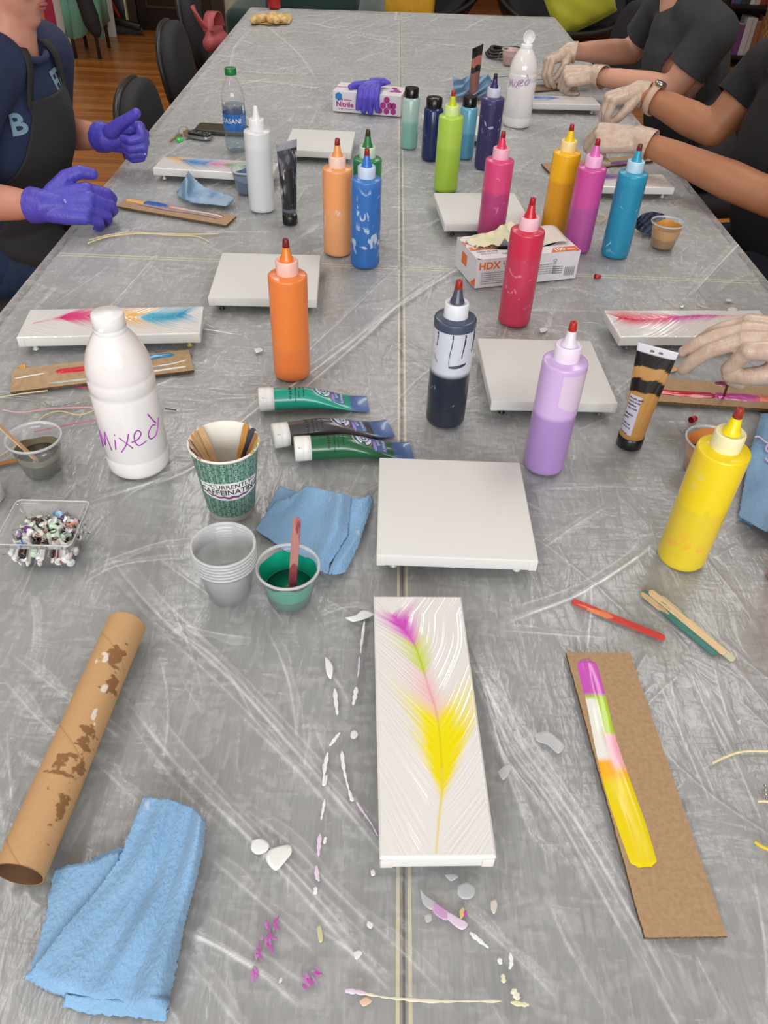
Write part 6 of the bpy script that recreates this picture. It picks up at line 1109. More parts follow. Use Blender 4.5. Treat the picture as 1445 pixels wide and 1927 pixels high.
# ================================================================== chairs
M_blk = mat('black_chair_fabric', (34, 34, 37), 0.8, noise=(200, (44, 44, 47), 0.6)); M_blkp = mat('black_chair_plastic', (28, 29, 30), 0.4)
def office_chair(loc, rz, label, dz=0.0):
    """faces +x at rz = 0"""
    t = thing('office_chair', label, 'chair', loc, rz, 'black office chairs round the table')
    def pad(w_, h_, th, n=40, p=2.6):
        V = []; prof = [(0.80, -th * 0.5), (0.93, -th * 0.46), (0.985, -th * 0.3), (1.0, 0), (0.985, th * 0.3), (0.93, th * 0.46), (0.80, th * 0.5), (0.4, th * 0.56), (0.0, th * 0.58)]
        for s, z in prof:
            for k in range(n):
                a = 2 * PI * k / n; c, s_ = math.cos(a), math.sin(a); V.append((w_ / 2 * s * math.copysign(abs(c) ** (2 / p), c), h_ / 2 * s * math.copysign(abs(s_) ** (2 / p), s_), z))
        return V, grid_faces(n, len(prof), True) + [tuple(range(n - 1, -1, -1))]
    V, F = pad(0.46, 0.48, 0.075); obj('seat', V, F, M_blk, t, loc=(0, 0, 0.445))
    V, F = pad(0.36 + dz, 0.46, 0.07); B = Matrix.Rotation(PI / 2 - 0.16, 3, 'Y') @ Matrix.Identity(3)
    V = [(v[0], v[1], v[2] - 0.18 * v[1] * v[1]) for v in V]
    bk = obj('backrest', V, F, M_blk, t, loc=(-0.245, 0, 0.60 + dz / 2), rot=(0, PI / 2 - 0.16, 0))
    V, F = pad(0.375 + dz, 0.475, 0.03); V = [(v[0], v[1], v[2] - 0.18 * v[1] * v[1]) for v in V]; obj('back_shell', V, F, M_blkp, t, loc=(-0.272, 0, 0.60 + dz / 2), rot=(0, PI / 2 - 0.16, 0))
    MB().tube(spline([(-0.05, 0, 0.40), (-0.24, 0, 0.40), (-0.305, 0, 0.47), (-0.30, 0, 0.60)], 6), 0.016, 10, flat=0.6).build('back_bracket', M_blkp, t)
    MB().tube([(0, 0, 0.07), (0, 0, 0.41)], 0.026, 14).build('gas_column', M_blkp, t)
    for k in range(5):
        a = 2 * PI * k / 5 + 0.3; l = MB().tube([(0, 0, 0.10), (0.27 * math.cos(a), 0.27 * math.sin(a), 0.065)], [0.022, 0.014], 10).build('base_leg', M_blkp, t)
        MB().lathe([(0, -0.02), (0.024, -0.018), (0.026, 0), (0.024, 0.018), (0, 0.02)], 16, capb=False, capt=False).build('caster', M_blkp, l, loc=(0.27 * math.cos(a), 0.27 * math.sin(a), 0.028), rot=(PI / 2, 0, a + PI / 2))
    return t
office_chair((-0.655, 3.10, 0), 0.04, 'empty black office chair on the left, nearest the person in the apron', -0.06)
office_chair((-0.68, 3.86, 0), 0.06, 'empty black office chair on the left, second from the person in the apron', 0.0)
office_chair((-0.80, 4.78, 0), 0.12, 'empty black office chair on the left with the dusty pink bag', 0.04)
office_chair((0.98, 4.45, 0), PI + 0.25, 'empty black office chair at the far right corner of the table', 0.06)

# ================================================================== people
def hand(wrist, d, back, right, curls, thumb, sc=1.0, r=1.0, cuff=0.035, arm=None, fan=0.05):
    """capsule chains of one hand: d towards the fingers, back = back of the hand, curls = 4 x (knuckle, middle, tip) in degrees from index to little finger"""
    d = Vector(d).normalized(); b = Vector(back); b = (b - d * b.dot(d)).normalized(); s = d.cross(b) * (-1 if right else 1); w_ = Vector(wrist); ch = []
    off = (0.029, 0.009, -0.011, -0.029); fw = (0.087, 0.091, 0.086, 0.077); ln = ((0.044, 0.026, 0.022), (0.049, 0.030, 0.023), (0.045, 0.028, 0.022), (0.035, 0.021, 0.020)); rad = (0.0094, 0.0096, 0.0090, 0.0080)
    for k in range(4):
        m = w_ + (d * fw[k] + s * off[k] + b * (0.003 - 0.0018 * abs(k - 1.3))) * sc; ch.append([(w_ + s * off[k] * 0.45 * sc, 0.0165 * sc * r), (w_ + (d * fw[k] * 0.55 + s * off[k] * 0.8) * sc, 0.0150 * sc * r), (m, 0.0122 * sc * r)])
        a = 0; p = m; f = [(p, rad[k] * 1.12 * sc * r)]
        for j in range(3):
            a += math.radians(curls[k][j]); dr = d * math.cos(a) - b * math.sin(a) + s * (fan * (1.2 - k)) * max(0, math.cos(a)); p = p + dr.normalized() * ln[k][j] * sc; f.append((p, rad[k] * (1.0, 0.94, 0.80)[j] * sc * r))
        ch.append(f)
    th = [(w_ + (d * x + s * y + b * z) * sc, q * sc * r) for x, y, z, q in thumb]; ch.append([(w_ + s * 0.008 * sc, 0.016 * sc)] + th)
    e = Vector(arm).normalized() if arm is not None else -d                     # towards the elbow
    if cuff: ch.append([(w_ + e * cuff * sc, 0.0365 * sc), (w_ + e * cuff * 0.5 * sc, 0.0345 * sc), (w_ + e * 0.004, 0.0315 * sc), (w_ + d * 0.03 * sc, 0.0225 * sc)])
    return ch, w_ + e * cuff * 0.8 * sc, e
T_UP = ((0.022, 0.026, -0.008, 0.0150), (0.052, 0.046, -0.012, 0.0125), (0.080, 0.052, -0.012, 0.0108), (0.103, 0.050, -0.016, 0.0092))
T_PINCH = ((0.022, 0.026, -0.012, 0.0150), (0.052, 0.040, -0.028, 0.0122), (0.078, 0.036, -0.046, 0.0105), (0.098, 0.026, -0.058, 0.0090))
T_IN = ((0.022, 0.026, -0.010, 0.0150), (0.050, 0.036, -0.026, 0.0125), (0.072, 0.022, -0.040, 0.0108), (0.084, 0.004, -0.044, 0.0092))
def basis(lat, up=(0, 0, 1)):
    l = Vector(lat).normalized(); u = Vector(up); u = (u - l * u.dot(l)).normalized(); f = l.cross(u); return Matrix((l, f, u)).transposed()
def person(label, J, lat, skin, shirt, pants, girth=1.0, sleeve=0.62, vneck=None, hair=None, face=None, gl=None, cuts=None):
    """J: joints in metres. One skin mesh, clothing and gloves as children."""
    V_ = {k: Vector(v) for k, v in J.items()}; base = Vector((V_['pelvis'].x, V_['pelvis'].y, 0)); L = {k: v - base for k, v in V_.items()}
    t = thing('person', label, 'person', base); g = girth; f = Vector(lat).normalized().cross(Vector((0, 0, 1))) * -1; f = Vector((0, 0, 1)).cross(Vector(lat)).normalized()
    sp = (L['neck'] - L['pelvis']).normalized(); Bs = basis(lat, sp)
    def torso(e):
        P, C, N_ = L['pelvis'], L['chest'], L['neck']; mid = P.lerp(C, 0.5)
        return [(P + sp * 0.02, (0.185 * g + e, 0.140 * g + e, 0.13), Bs), (mid, (0.172 * g + e, 0.140 * g + e, 0.17), Bs), (C, (0.178 * g + e, 0.128 * g + e, 0.17 + e), Bs), (C.lerp(N_, 0.45), (0.150 * g + e, 0.092 * g + e, 0.10 + e), Bs)]
    def arm(s, e, upto=2.0):
        S_, E_, W_ = L['sh' + s], L['el' + s], L['wr' + s]; a = [(L['neck'].lerp(S_, 0.45), 0.058 * g + e), (S_, 0.060 * g + e)]
        if upto < 1: return [a + [(S_.lerp(E_, upto * 0.5), 0.058 * g + e), (S_.lerp(E_, upto), 0.056 * g + e * 1.1), (S_.lerp(E_, upto + 0.12), 0.056 * g + e * 1.3)]]
        return [a + [(S_.lerp(E_, 0.55), 0.050 * g), (E_, 0.041 * g)], [(E_, 0.041 * g), (E_.lerp(W_, 0.30), 0.0435 * g), (E_.lerp(W_, 0.7), 0.034 * g), (W_ + (E_ - W_).normalized() * 0.02, 0.0275), (W_ + (E_ - W_).normalized() * 0.002, 0.0235)]]
    def leg(s, e): return [[(L['pelvis'] + Vector(lat).normalized() * (0.09 if s == 'L' else -0.09) - Vector((0, 0, 0.01)), 0.088 * g + e), (L['kn' + s], 0.062 + e), (L['an' + s] + Vector((0, 0, 0.22)), 0.056 + e), (L['an' + s], 0.042 + e)]]
    H = L['head']; Bh = basis(lat, (H - L['neck']).normalized()); hf = Vector(face).normalized() if face else f; hl = Vector((0, 0, 1)).cross(hf).normalized() * -1; hu = (H - L['neck']).normalized(); hu = (hu - hf * hu.dot(hf)).normalized(); hl = hf.cross(hu); Bh = Matrix((hl, hf, hu)).transposed()
    hp = lambda x, y, z: H + Bh @ Vector((x, y, z))
    ells = torso(-0.012) + [(hp(0, -0.008, 0.035), (0.076, 0.096, 0.092), Bh), (hp(0, 0.022, -0.045), (0.060, 0.068, 0.072), Bh), (hp(0, 0.060, -0.088), (0.030, 0.026, 0.024), Bh), (hp(0, 0.098, -0.012), (0.014, 0.018, 0.018), Bh), (hp(0, 0.088, 0.02), (0.010, 0.012, 0.028), Bh), (hp(0.076, -0.012, -0.006), (0.010, 0.020, 0.032), Bh), (hp(-0.076, -0.012, -0.006), (0.010, 0.020, 0.032), Bh), (hp(0.034, 0.070, -0.025), (0.026, 0.022, 0.024), Bh), (hp(-0.034, 0.070, -0.025), (0.026, 0.022, 0.024), Bh), (hp(0, 0.083, -0.052), (0.026, 0.011, 0.007), Bh), (hp(0, 0.080, -0.062), (0.022, 0.012, 0.007), Bh)]
    ch = [[(L['neck'] - sp * 0.03, 0.064 * (0.5 + 0.5 * g)), (L['neck'].lerp(H, 0.45), 0.056 * (0.5 + 0.5 * g)), (hp(0, -0.01, -0.03), 0.056)]] + arm('R', 0) + arm('L', 0) + leg('R', -0.010) + leg('L', -0.010)
    blob('body', skin, t, ch, ells, vox=0.0075, smooth=7)
    lip = MB(); lip.ball(hp(0, 0.091, -0.0545), (0.021, 0.006, 0.0042), 14, B=Bh); lip.ball(hp(0, 0.089, -0.0625), (0.018, 0.006, 0.005), 14, B=Bh); lip.build('lips', mat('lip_skin', (176, 96, 96), 0.45), t)
    for s in (-1, 1):
        e_ = MB(); e_.ball(hp(s * 0.032, 0.0735, 0.016), 0.0120, 14); ey = e_.build('eye', mat('eye_white', (232, 228, 222), 0.2), t); MB().ball(hp(s * 0.032, 0.0838, 0.016), (0.0056, 0.0028, 0.0056), 12, B=Bh).build('iris', mat('iris_brown', (62, 44, 32), 0.2), ey)
    hm = mat('hair_' + str(hair), hair, 0.6, noise=(60, tuple(int(c * 0.75) for c in hair), 0.8, (1, 1, 0.2)))
    blob('hair', hm, t, [[(hp(s * 0.066, -0.03, 0.03), 0.034), (hp(s * 0.072, -0.045, -0.05), 0.030)] for s in (-1, 1)] + [[(hp(0, -0.07, 0.04), 0.05), (hp(0, -0.075, -0.06), 0.045)]], [(hp(0, -0.022, 0.052), (0.084, 0.094, 0.092), Bh)], vox=0.007, smooth=5,
         cut=None)
    cutf = None
    if vneck:
        N_ = L['neck']; cutf = lambda c, n: ((c - N_).dot(f) > 0.0 and abs((c - N_).dot(Vector(lat).normalized())) < vneck[1] * max(0, (1 - max(0, (N_ - c).dot(sp)) / vneck[0])) and (N_ - c).dot(sp) < vneck[0])
    sh = blob('shirt', shirt, t, arm('R', 0.010, sleeve) + arm('L', 0.010, sleeve), torso(0.012), vox=0.0075, smooth=8, cut=cutf, solid=0.003, planes=[(L['sh' + s].lerp(L['el' + s], sleeve + 0.04), (L['el' + s] - L['sh' + s]).normalized(), 0.075) for s in 'RL'])
    if not vneck:
        rr_ = 0.072 * (0.5 + 0.5 * g); c = L['neck'] + sp * 0.012; MB().tube([c + Bs @ Vector((rr_ * math.cos(a), rr_ * math.sin(a), 0.008 * math.sin(a) * -1)) for a in np.linspace(0, 2 * PI, 32)], 0.008, 8, cap=False).build('collar', shirt, sh)
    tr = blob('trousers', pants, t, leg('R', 0.004) + leg('L', 0.004), [(L['pelvis'] - sp * 0.03, (0.190 * g, 0.145 * g, 0.11), Bs)], vox=0.009, smooth=5)
    for s in 'RL':
        a = L['an' + s]; blob('shoe', M_blkp, t, [[(a + Vector((0, 0, -0.03)), 0.042), (a + f * 0.07 + Vector((0, 0, -0.046)), 0.036), (a + f * 0.15 + Vector((0, 0, -0.052)), 0.030)]], vox=0.009, smooth=4)
    for (chn, cp, ce), m in (gl or []):
        blob('glove', m, t, [[(p - base, q) for p, q in c_] for c_ in chn], vox=0.0022, smooth=4, planes=[(cp - base, ce, 0.2)], solid=0.0012)
    return t, sh, tr, base
SK1 = mat('fair_skin', (206, 148, 126), 0.5, sss=0.12, noise=(30, (196, 132, 110), 0.5)); SK2 = mat('light_skin', (214, 160, 134), 0.5, sss=0.12, noise=(25, (204, 146, 122), 0.5)); SK3 = mat('tanned_skin', (176, 120, 86), 0.5, sss=0.12, noise=(25, (164, 106, 74), 0.5))
M_lat = mat('translucent_latex', (196, 168, 148), 0.4, sss=0.1, noise=(60, (210, 188, 170), 0.9), bump=(110, 1.0, (1.6, 0.7, 0.7)), coat=0.15)
M_pgl = mat('violet_glove', (84, 78, 190), 0.45, sss=0.05, noise=(45, (74, 66, 176), 0.7), bump=(100, 0.9, (1.5, 0.8, 0.8)), spots=[(42, 0.70, (186, 196, 230), 0.03)])
M_navy = mat('navy_tee', (38, 52, 86), 0.9, noise=(14, (32, 44, 74), 0.8), bump=(16, 0.6)); M_jean = mat('blue_jeans', (26, 48, 74), 0.85, noise=(40, (36, 60, 88), 0.7), bump=(50, 0.4))
M_gry = mat('charcoal_tee', (56, 58, 62), 0.9, noise=(14, (46, 48, 52), 0.8), bump=(14, 0.6)); M_bt = mat('black_tee', (24, 24, 26), 0.9, bump=(14, 0.6)); M_dkj = mat('dark_jeans', (26, 30, 44), 0.85)
# --- the person in the apron
rw, lw_ = Vector((-0.735, 1.672, 0.800)), Vector((-0.722, 2.118, 0.812))
gA = [(hand(rw, (0.99, 0.16, 0.05), (-0.12, -0.72, 0.62), True, ((40, 40, 26), (48, 44, 28), (52, 46, 30), (50, 48, 34)), ((0.022, 0.030, 0.000, 0.0155), (0.050, 0.054, 0.004, 0.0132), (0.078, 0.064, 0.002, 0.0115), (0.100, 0.062, -0.006, 0.0098)), sc=1.06, r=1.12, arm=(-0.25, 0.063, -0.017), fan=0.02), M_pgl),
      (hand(lw_, (0.98, -0.05, 0.04), (0.15, 0.92, 0.30), False, ((72, 82, 52), (78, 86, 54), (80, 86, 54), (80, 84, 52)), ((0.022, 0.026, -0.012, 0.0155), (0.050, 0.046, -0.014, 0.0128), (0.076, 0.060, -0.014, 0.0112), (0.096, 0.072, -0.012, 0.0096)), sc=1.06, r=1.1, arm=(-0.23, 0.18, -0.04), fan=0.0), M_pgl)]
pA, shA, trA, bA = person('person in a navy tee and black apron with violet gloves, hands at the table edge',
    dict(pelvis=(-1.03, 2.03, 0.56), chest=(-0.945, 2.05, 0.85), neck=(-0.885, 2.05, 1.02), head=(-0.862, 2.06, 1.185), shR=(-0.91, 1.865, 0.975), shL=(-0.885, 2.235, 0.975), elR=(-0.985, 1.735, 0.785), elL=(-0.955, 2.30, 0.77), wrR=rw, wrL=lw_, knR=(-0.60, 1.94, 0.53), knL=(-0.60, 2.15, 0.53), anR=(-0.58, 1.93, 0.09), anL=(-0.58, 2.16, 0.09)),
    (0.06, 1, 0), SK1, M_navy, M_jean, girth=1.06, sleeve=0.78, hair=(70, 50, 40), face=(0.93, -0.12, -0.22), gl=gA)
bv = BVHTree.FromPolygons([v.co.copy() for v in shA.data.vertices] + [v.co.copy() for v in trA.data.vertices], [tuple(p.vertices) for p in shA.data.polygons] + [tuple(i + len(shA.data.vertices) for i in p.vertices) for p in trA.data.polygons])
def chest_at(y, z, off=0.009):                                   # y across, z height in the person's frame: a point just in front of the clothes
    h = bv.ray_cast(Vector((0.8, y, z)), Vector((-1, 0, 0)))[0]; return Vector((h.x + off, y, z)) if h else None
M_apr = mat('black_apron', (40, 40, 42), 0.85, noise=(8, (48, 48, 50), 0.7), bump=(12, 0.5))
V = []; nu, nv = 40, 60; zt, zb_ = 0.935, 0.56
for j in range(nv):
    z = zt + (zb_ - zt) * j / (nv - 1); half = 0.115 + 0.075 * min(1, max(0, (zt - 0.03 - z) / 0.20)) ** 0.8
    for i in range(nu):
        y = 0.02 + half * (2 * i / (nu - 1) - 1); p = chest_at(y, z) or chest_at(y * 0.85, z) or Vector((0.10, y, z)); V.append(p + Vector((0.004 * math.sin(y * 30 + z * 9) + 0.006 * max(0, 0.75 - z), 0, 0)))
P_ = np.array([tuple(v) for v in V]).reshape(nv, nu, 3)
for _ in range(6): P_[1:-1, 1:-1] = (P_[:-2, 1:-1] + P_[2:, 1:-1] + P_[1:-1, :-2] + P_[1:-1, 2:] + 2 * P_[1:-1, 1:-1]) / 6
ap = obj('apron', P_.reshape(-1, 3), grid_faces(nu, nv), M_apr, pA, solid=0.003)
for s in (-1, 1):
    pts = []
    for k in range(9):
        q = k / 8; y = 0.02 + s * (0.108 - 0.055 * q); z = zt - 0.012 + q * 0.105; p = chest_at(y, z, 0.007)
        if p: pts.append(p)
    pts.append(Vector((pts[-1].x - 0.05, s * 0.07 + 0.02, pts[-1].z + 0.015)))
    V = []
    for p in pts: V += [p + Vector((0, -0.017, 0)), p + Vector((0, 0.017, 0))]
    obj('apron_strap', V, [(2 * i, 2 * i + 1, 2 * i + 3, 2 * i + 2) for i in range(len(pts) - 1)], M_apr, ap, solid=0.003)
def shirt_fn(x, y): p = chest_at(x, y, 0.0035); return p if p else Vector((0.1, x, y))
M_prt = mat('pale_blue_print', (126, 160, 176), 0.7)
lettering('shirt_lettering', [('B', 0.062, -0.128, 0.895, 0.002)], shirt_fn, M_prt, shA)
lettering('shirt_lettering', [('ED', 0.062, 0.07, 0.945, 0.002)], shirt_fn, M_prt, shA)
# --- the person in the charcoal tee
rw, lw_ = W(1070, 97, 0.85), W(1118, 141, 0.825)
gB = [(hand(rw, (-0.80, -0.42, -0.28), (-0.35, 0.1, 0.93), True, ((52, 40, 22), (56, 40, 24), (58, 42, 26), (60, 42, 26)), T_PINCH, r=1.1, arm=(0.22, -0.05, -0.01), fan=0.02), M_lat), (hand(lw_, (-0.97, 0.15, -0.12), (-0.1, -0.45, 0.88), False, ((70, 70, 40), (74, 72, 42), (76, 72, 42), (76, 70, 40)), T_IN, r=1.12, sc=1.05, cuff=0.05, arm=(0.2, -0.25, 0.0), fan=0.0), M_lat)]
pB, shB, trB, bB = person('person in a charcoal V-neck tee with white latex gloves at the far right',
    dict(pelvis=(1.13, 3.05, 0.56), chest=(1.02, 3.05, 0.85), neck=(0.945, 3.07, 1.05), head=(0.90, 3.08, 1.25), shL=(1.02, 2.85, 0.985), shR=(0.965, 3.28, 0.985), elL=(0.935, 2.865, 0.815), elR=(0.91, 3.36, 0.83), wrR=rw, wrL=lw_, knL=(0.72, 2.93, 0.53), knR=(0.72, 3.17, 0.53), anL=(0.70, 2.92, 0.09), anR=(0.70, 3.18, 0.09)),
    (-0.10, -1, 0), SK2, M_gry, M_dkj, girth=1.02, sleeve=0.60, vneck=(0.25, 0.10), hair=(96, 70, 50), face=(-0.9, 0.05, -0.42), gl=gB)
# --- the person in the black tee with a watch
rw, lw_ = W(1200, 172, 0.885), W(1198, 262, 0.855)
gC = [(hand(rw, (-0.86, -0.22, -0.20), (-0.25, 0.0, 0.96), True, ((62, 28, 14), (62, 34, 18), (64, 36, 20), (66, 38, 22)), T_PINCH, r=1.12, arm=(0.2, -0.1, -0.05), fan=0.02), M_lat), (hand(lw_, (-0.97, 0.16, -0.05), (-0.05, -0.5, 0.86), False, ((58, 62, 40), (64, 66, 42), (66, 66, 42), (66, 66, 40)), T_IN, r=1.12, sc=1.06, cuff=0.05, arm=(0.30, -0.22, -0.06), fan=0.0), M_lat)]
pC, shC, trC, bC = person('person in a black tee wearing a watch and white latex gloves, dipping a string',
    dict(pelvis=(1.15, 2.10, 0.56), chest=(1.06, 2.12, 0.85), neck=(1.00, 2.13, 1.04), head=(0.95, 2.14, 1.24), shR=(1.01, 2.345, 0.99), shL=(1.06, 1.90, 0.985), elR=(0.905, 2.335, 0.835), elL=(0.945, 1.93, 0.79), wrR=rw, wrL=lw_, knR=(0.74, 2.22, 0.53), knL=(0.74, 1.99, 0.53), anR=(0.72, 2.23, 0.09), anL=(0.72, 1.98, 0.09)),
    (-0.04, -1, 0), SK3, M_bt, M_dkj, girth=1.08, sleeve=0.52, hair=(60, 42, 32), face=(-0.9, 0.0, -0.42), gl=gC)
wd = Vector((-0.86, -0.22, -0.20)).normalized(); ea = (Vector((0.905, 2.335, 0.835)) - rw).normalized(); c = rw + ea * 0.058 - bC; u_ = ea.cross(Vector((0, 0, 1))).normalized(); v_ = u_.cross(ea)
wt = MB().tube([c + u_ * 0.041 * math.cos(a) + v_ * 0.041 * math.sin(a) for a in np.linspace(0, 2 * PI, 36)], 0.0085, 8, cap=False, flat=0.35)
V = []
for k in range(36):
    a = 2 * PI * k / 36
    for o_, r_ in ((-0.010, 0.0395), (0.010, 0.0395), (0.010, 0.042), (-0.010, 0.042)): V.append(c + ea * o_ + u_ * r_ * math.cos(a) + v_ * r_ * math.sin(a))
wtch = obj('watch', V, grid_faces(4, 37, True)[:-4] + [(35 * 4 + i, 35 * 4 + (i + 1) % 4, (i + 1) % 4, i) for i in range(4)], mat('pink_watch_strap', (206, 170, 150), 0.5), pC)
MB().lathe([(0, 0), (0.0165, 0), (0.018, 0.002), (0.017, 0.007), (0.0155, 0.008), (0, 0.008)], 28, capb=False, capt=False).build('watch_case', mat('steel_case', (176, 176, 178), 0.25, metal=1), wtch, loc=c + v_ * 0.041, rot=(0.1, 0.25, 0))
# --- the person whose gloved hand holds the dipping stick
rw = W(1512, 642, 0.882)
gD = [(hand(rw, (-0.97, 0.05, 0.02), (-0.08, -0.30, 0.95), True, ((72, 50, 26), (36, 20, 14), (26, 18, 12), (24, 20, 14)), ((0.024, 0.032, -0.014, 0.0150), (0.052, 0.046, -0.030, 0.0128), (0.078, 0.042, -0.042, 0.0112), (0.096, 0.034, -0.050, 0.0096)), r=1.15, sc=1.0, arm=(0.28, 0.18, -0.02), fan=0.02), M_lat), (hand(Vector((0.90, 0.98, 0.645)), (-0.85, 0.15, -0.25), (-0.2, -0.2, 0.95), False, ((25, 30, 20), (28, 32, 20), (30, 34, 22), (32, 34, 22)), T_IN, r=1.1, arm=(0.10, -0.08, 0.13)), M_lat)]
pD, shD, trD, bD = person('person mostly out of frame on the right, one gloved hand holding the dipping stick',
    dict(pelvis=(1.20, 1.22, 0.56), chest=(1.13, 1.22, 0.85), neck=(1.08, 1.22, 1.04), head=(1.05, 1.22, 1.24), shR=(1.10, 1.41, 0.985), shL=(1.12, 1.02, 0.985), elR=(0.90, 1.33, 0.83), elL=(1.00, 0.90, 0.76), wrR=rw, wrL=(0.90, 0.98, 0.645), knR=(0.80, 1.33, 0.53), knL=(0.80, 1.12, 0.53), anR=(0.78, 1.34, 0.09), anL=(0.78, 1.11, 0.09)),
    (0, -1, 0), SK2, mat('grey_blue_tee', (70, 84, 104), 0.9), M_dkj, girth=1.05, sleeve=0.6, hair=(120, 92, 62), face=(-0.9, 0.0, -0.42), gl=gD)
st_ = stick(W(1362, 746, TZ + 0.009), W(1397, 632, TZ + 0.16), 'thin paint-dipped stick held upright by the gloved hand on the right', stick_mat('dipping_stick', (180, 130, 96), [(30, 0.52, (92, 50, 40), 0.04)]), w_=0.0042, L=0.105, name='dipping_stick', group=None)
tip = W(1132, 208, 0.842); sg = MB().tube(spline([tip, tip + Vector((0.002, -0.012, -0.02)), tip + Vector((0.006, -0.02, -0.045))], 8), 0.0011, 7).build('dipped_string', mat('blue_string', (70, 110, 150), 0.8), None)
tag(sg, 'blue dipped string hanging from the gloved fingers beside the watch', 'string')
for loc_, rz, label in (((bA.x + 0.02, bA.y, 0), 0.05, 'black office chair under the person in the apron'), ((bB.x + 0.02, bB.y, 0), PI + 0.05, 'black office chair under the person in the charcoal tee'), ((bC.x + 0.02, bC.y, 0), PI, 'black office chair under the person in the black tee'), ((bD.x, bD.y, 0), PI, 'black office chair under the person mostly out of frame')): office_chair(loc_, rz, label, 0.04 if 'charcoal' not in label else 0.14)

# ================================================================== far background
hbp = Vector((-0.88, 4.36, 0.66)); bag = thing('handbag', 'dusty pink handbag hanging by its strap on the far left chair', 'bag', hbp, 0); bag.scale = (0.72, 0.72, 0.72)
M_bag = mat('dusty_pink_leather', (176, 84, 88), 0.5, bump=(30, 0.3))
blob('bag_body', M_bag, bag, [[((0.0, -0.09, -0.06), 0.05), ((0.03, 0.0, -0.07), 0.06), ((0.05, 0.09, -0.06), 0.05)], [((0.0, -0.08, 0.0), 0.03), ((0.04, 0.08, 0.0), 0.03)]], vox=0.008, smooth=5)
V = []
for k in range(30):
    a = PI * k / 29; p = Vector((0.02 + 0.02 * math.cos(a), 0.10 * math.cos(a), 0.01 + 0.10 * math.sin(a)))
    for dx_ in (-0.035, 0.035): V.append(p + Vector((dx_, 0, 0)))
obj('bag_handle', V, [(2 * i, 2 * i + 1, 2 * i + 3, 2 * i + 2) for i in range(29)], M_bag, bag, solid=0.008)
MB().tube(spline([(0.0, -0.06, 0.0), (-0.04, -0.10, 0.06), (-0.07, -0.12, 0.12), (-0.085, -0.12, 0.16)], 6), [0.034 - 0.0006 * j for j in range(19)], 10, flat=0.5).build('bag_strap', M_bag, bag)
# dark green sofa, round chairs with pillows
M_sofa = mat('dark_green_velvet', (24, 52, 46), 0.85, noise=(6, (30, 60, 54), 0.7), sheen=0.3)
sf = thing('armchair', 'dark green armchair beyond the far end of the table', 'armchair', (-0.50, 5.50, 0), 0)
b = MB(); b.box((0, 0, 0.22), (0.66, 0.8, 0.3)); b.build('chair_base', M_sofa, sf, bevel=0.03, smooth=False)
for x in (0.0,): MB().box((x, -0.06, 0.45), (0.58, 0.68, 0.18)).build('seat_cushion', M_sofa, sf, bevel=0.06, bseg=4)
for x in (0.0,): MB().box((x, 0.24, 0.66), (0.58, 0.2, 0.42), R=Matrix.Rotation(-0.15, 3, 'X')).build('back_cushion', M_sofa, sf, bevel=0.07, bseg=4)
for x in (-0.37, 0.37): MB().box((x, 0, 0.36), (0.16, 0.82, 0.56)).build('armrest', M_sofa, sf, bevel=0.05, bseg=4)
MB().box((0, 0.40, 0.46), (0.78, 0.12, 0.76)).build('chair_back', M_sofa, sf, bevel=0.05, bseg=4)
for x in (-0.32, 0.32):
    for y in (-0.34, 0.34): MB().lathe([(0.02, 0), (0.03, 0.08)], 12, c=(x, y, 0)).build('leg', M_dark, sf)
M_wick = mat('black_wicker', (26, 25, 26), 0.5, bump=(60, 0.5))
def bowl_chair(loc, label, rz=0):
    t = thing('round_chair', label, 'chair', loc, rz, 'black round chairs')
    P = [(0.0, -0.27), (0.2, -0.24), (0.36, -0.15), (0.46, -0.04), (0.51, 0.08), (0.53, 0.10), (0.53, 0.13), (0.50, 0.12), (0.44, 0.0), (0.34, -0.11), (0.19, -0.2), (0.0, -0.23)]
    bo = MB().lathe(P, 56, capb=False, capt=False).build('bowl', M_wick, t, loc=(0, 0, 0.62), rot=(0.5, 0, 0))
    MB().lathe([(0.0, -0.22), (0.19, -0.19), (0.33, -0.10), (0.42, 0.0), (0.40, 0.03), (0.3, -0.03), (0.15, -0.1), (0, -0.12)], 44, capb=False, capt=False).build('seat_pad', mat('black_pad', (30, 30, 33), 0.8), t, loc=(0, 0, 0.62), rot=(0.5, 0, 0))
    MB().tube([(0.34 * math.cos(a), 0.34 * math.sin(a), 0.03) for a in np.linspace(0, 2 * PI, 40)], 0.016, 8, cap=False).build('base_ring', M_wick, t)
    for k in range(5): a = 2 * PI * k / 5; MB().tube([(0.34 * math.cos(a), 0.34 * math.sin(a), 0.03), (0.20 * math.cos(a), 0.20 * math.sin(a), 0.38 - 0.05 * math.sin(a) * -1)], 0.013, 8).build('leg', M_wick, t)
    return t
bowl_chair((0.12, 6.50, 0), 'black round bowl chair with a mustard pillow, behind the table end'); bowl_chair((1.17, 6.30, 0), 'black round bowl chair with a yellow green pillow, right of the mustard one')
def pillow(loc, rot, m, label, knots=False):
    V = []; n = 36
    for s in (1, -1):
        for j in range(n):
            for i in range(n):
                u, v = 2 * i / (n - 1) - 1, 2 * j / (n - 1) - 1; e = max(0, (1 - u ** 4) * (1 - v ** 4)) ** 0.5; V.append((0.22 * u * (1 - 0.06 * (1 - v * v) * 0 - 0.05 * v * v), 0.22 * v * (1 - 0.05 * u * u), s * (0.075 * e + 0.006 * e * math.sin(u * 9 + v * 7) + (0.012 * e * math.sin(u * 40) * math.sin(v * 40) if knots else 0))))
    F = grid_faces(n, n); F2 = [tuple(x + n * n for x in f[::-1]) for f in F]; o = obj('pillow', V, F + F2, m, None, loc=loc, rot=rot); return tag(o, label, 'pillow', 'pillows on the round chairs')
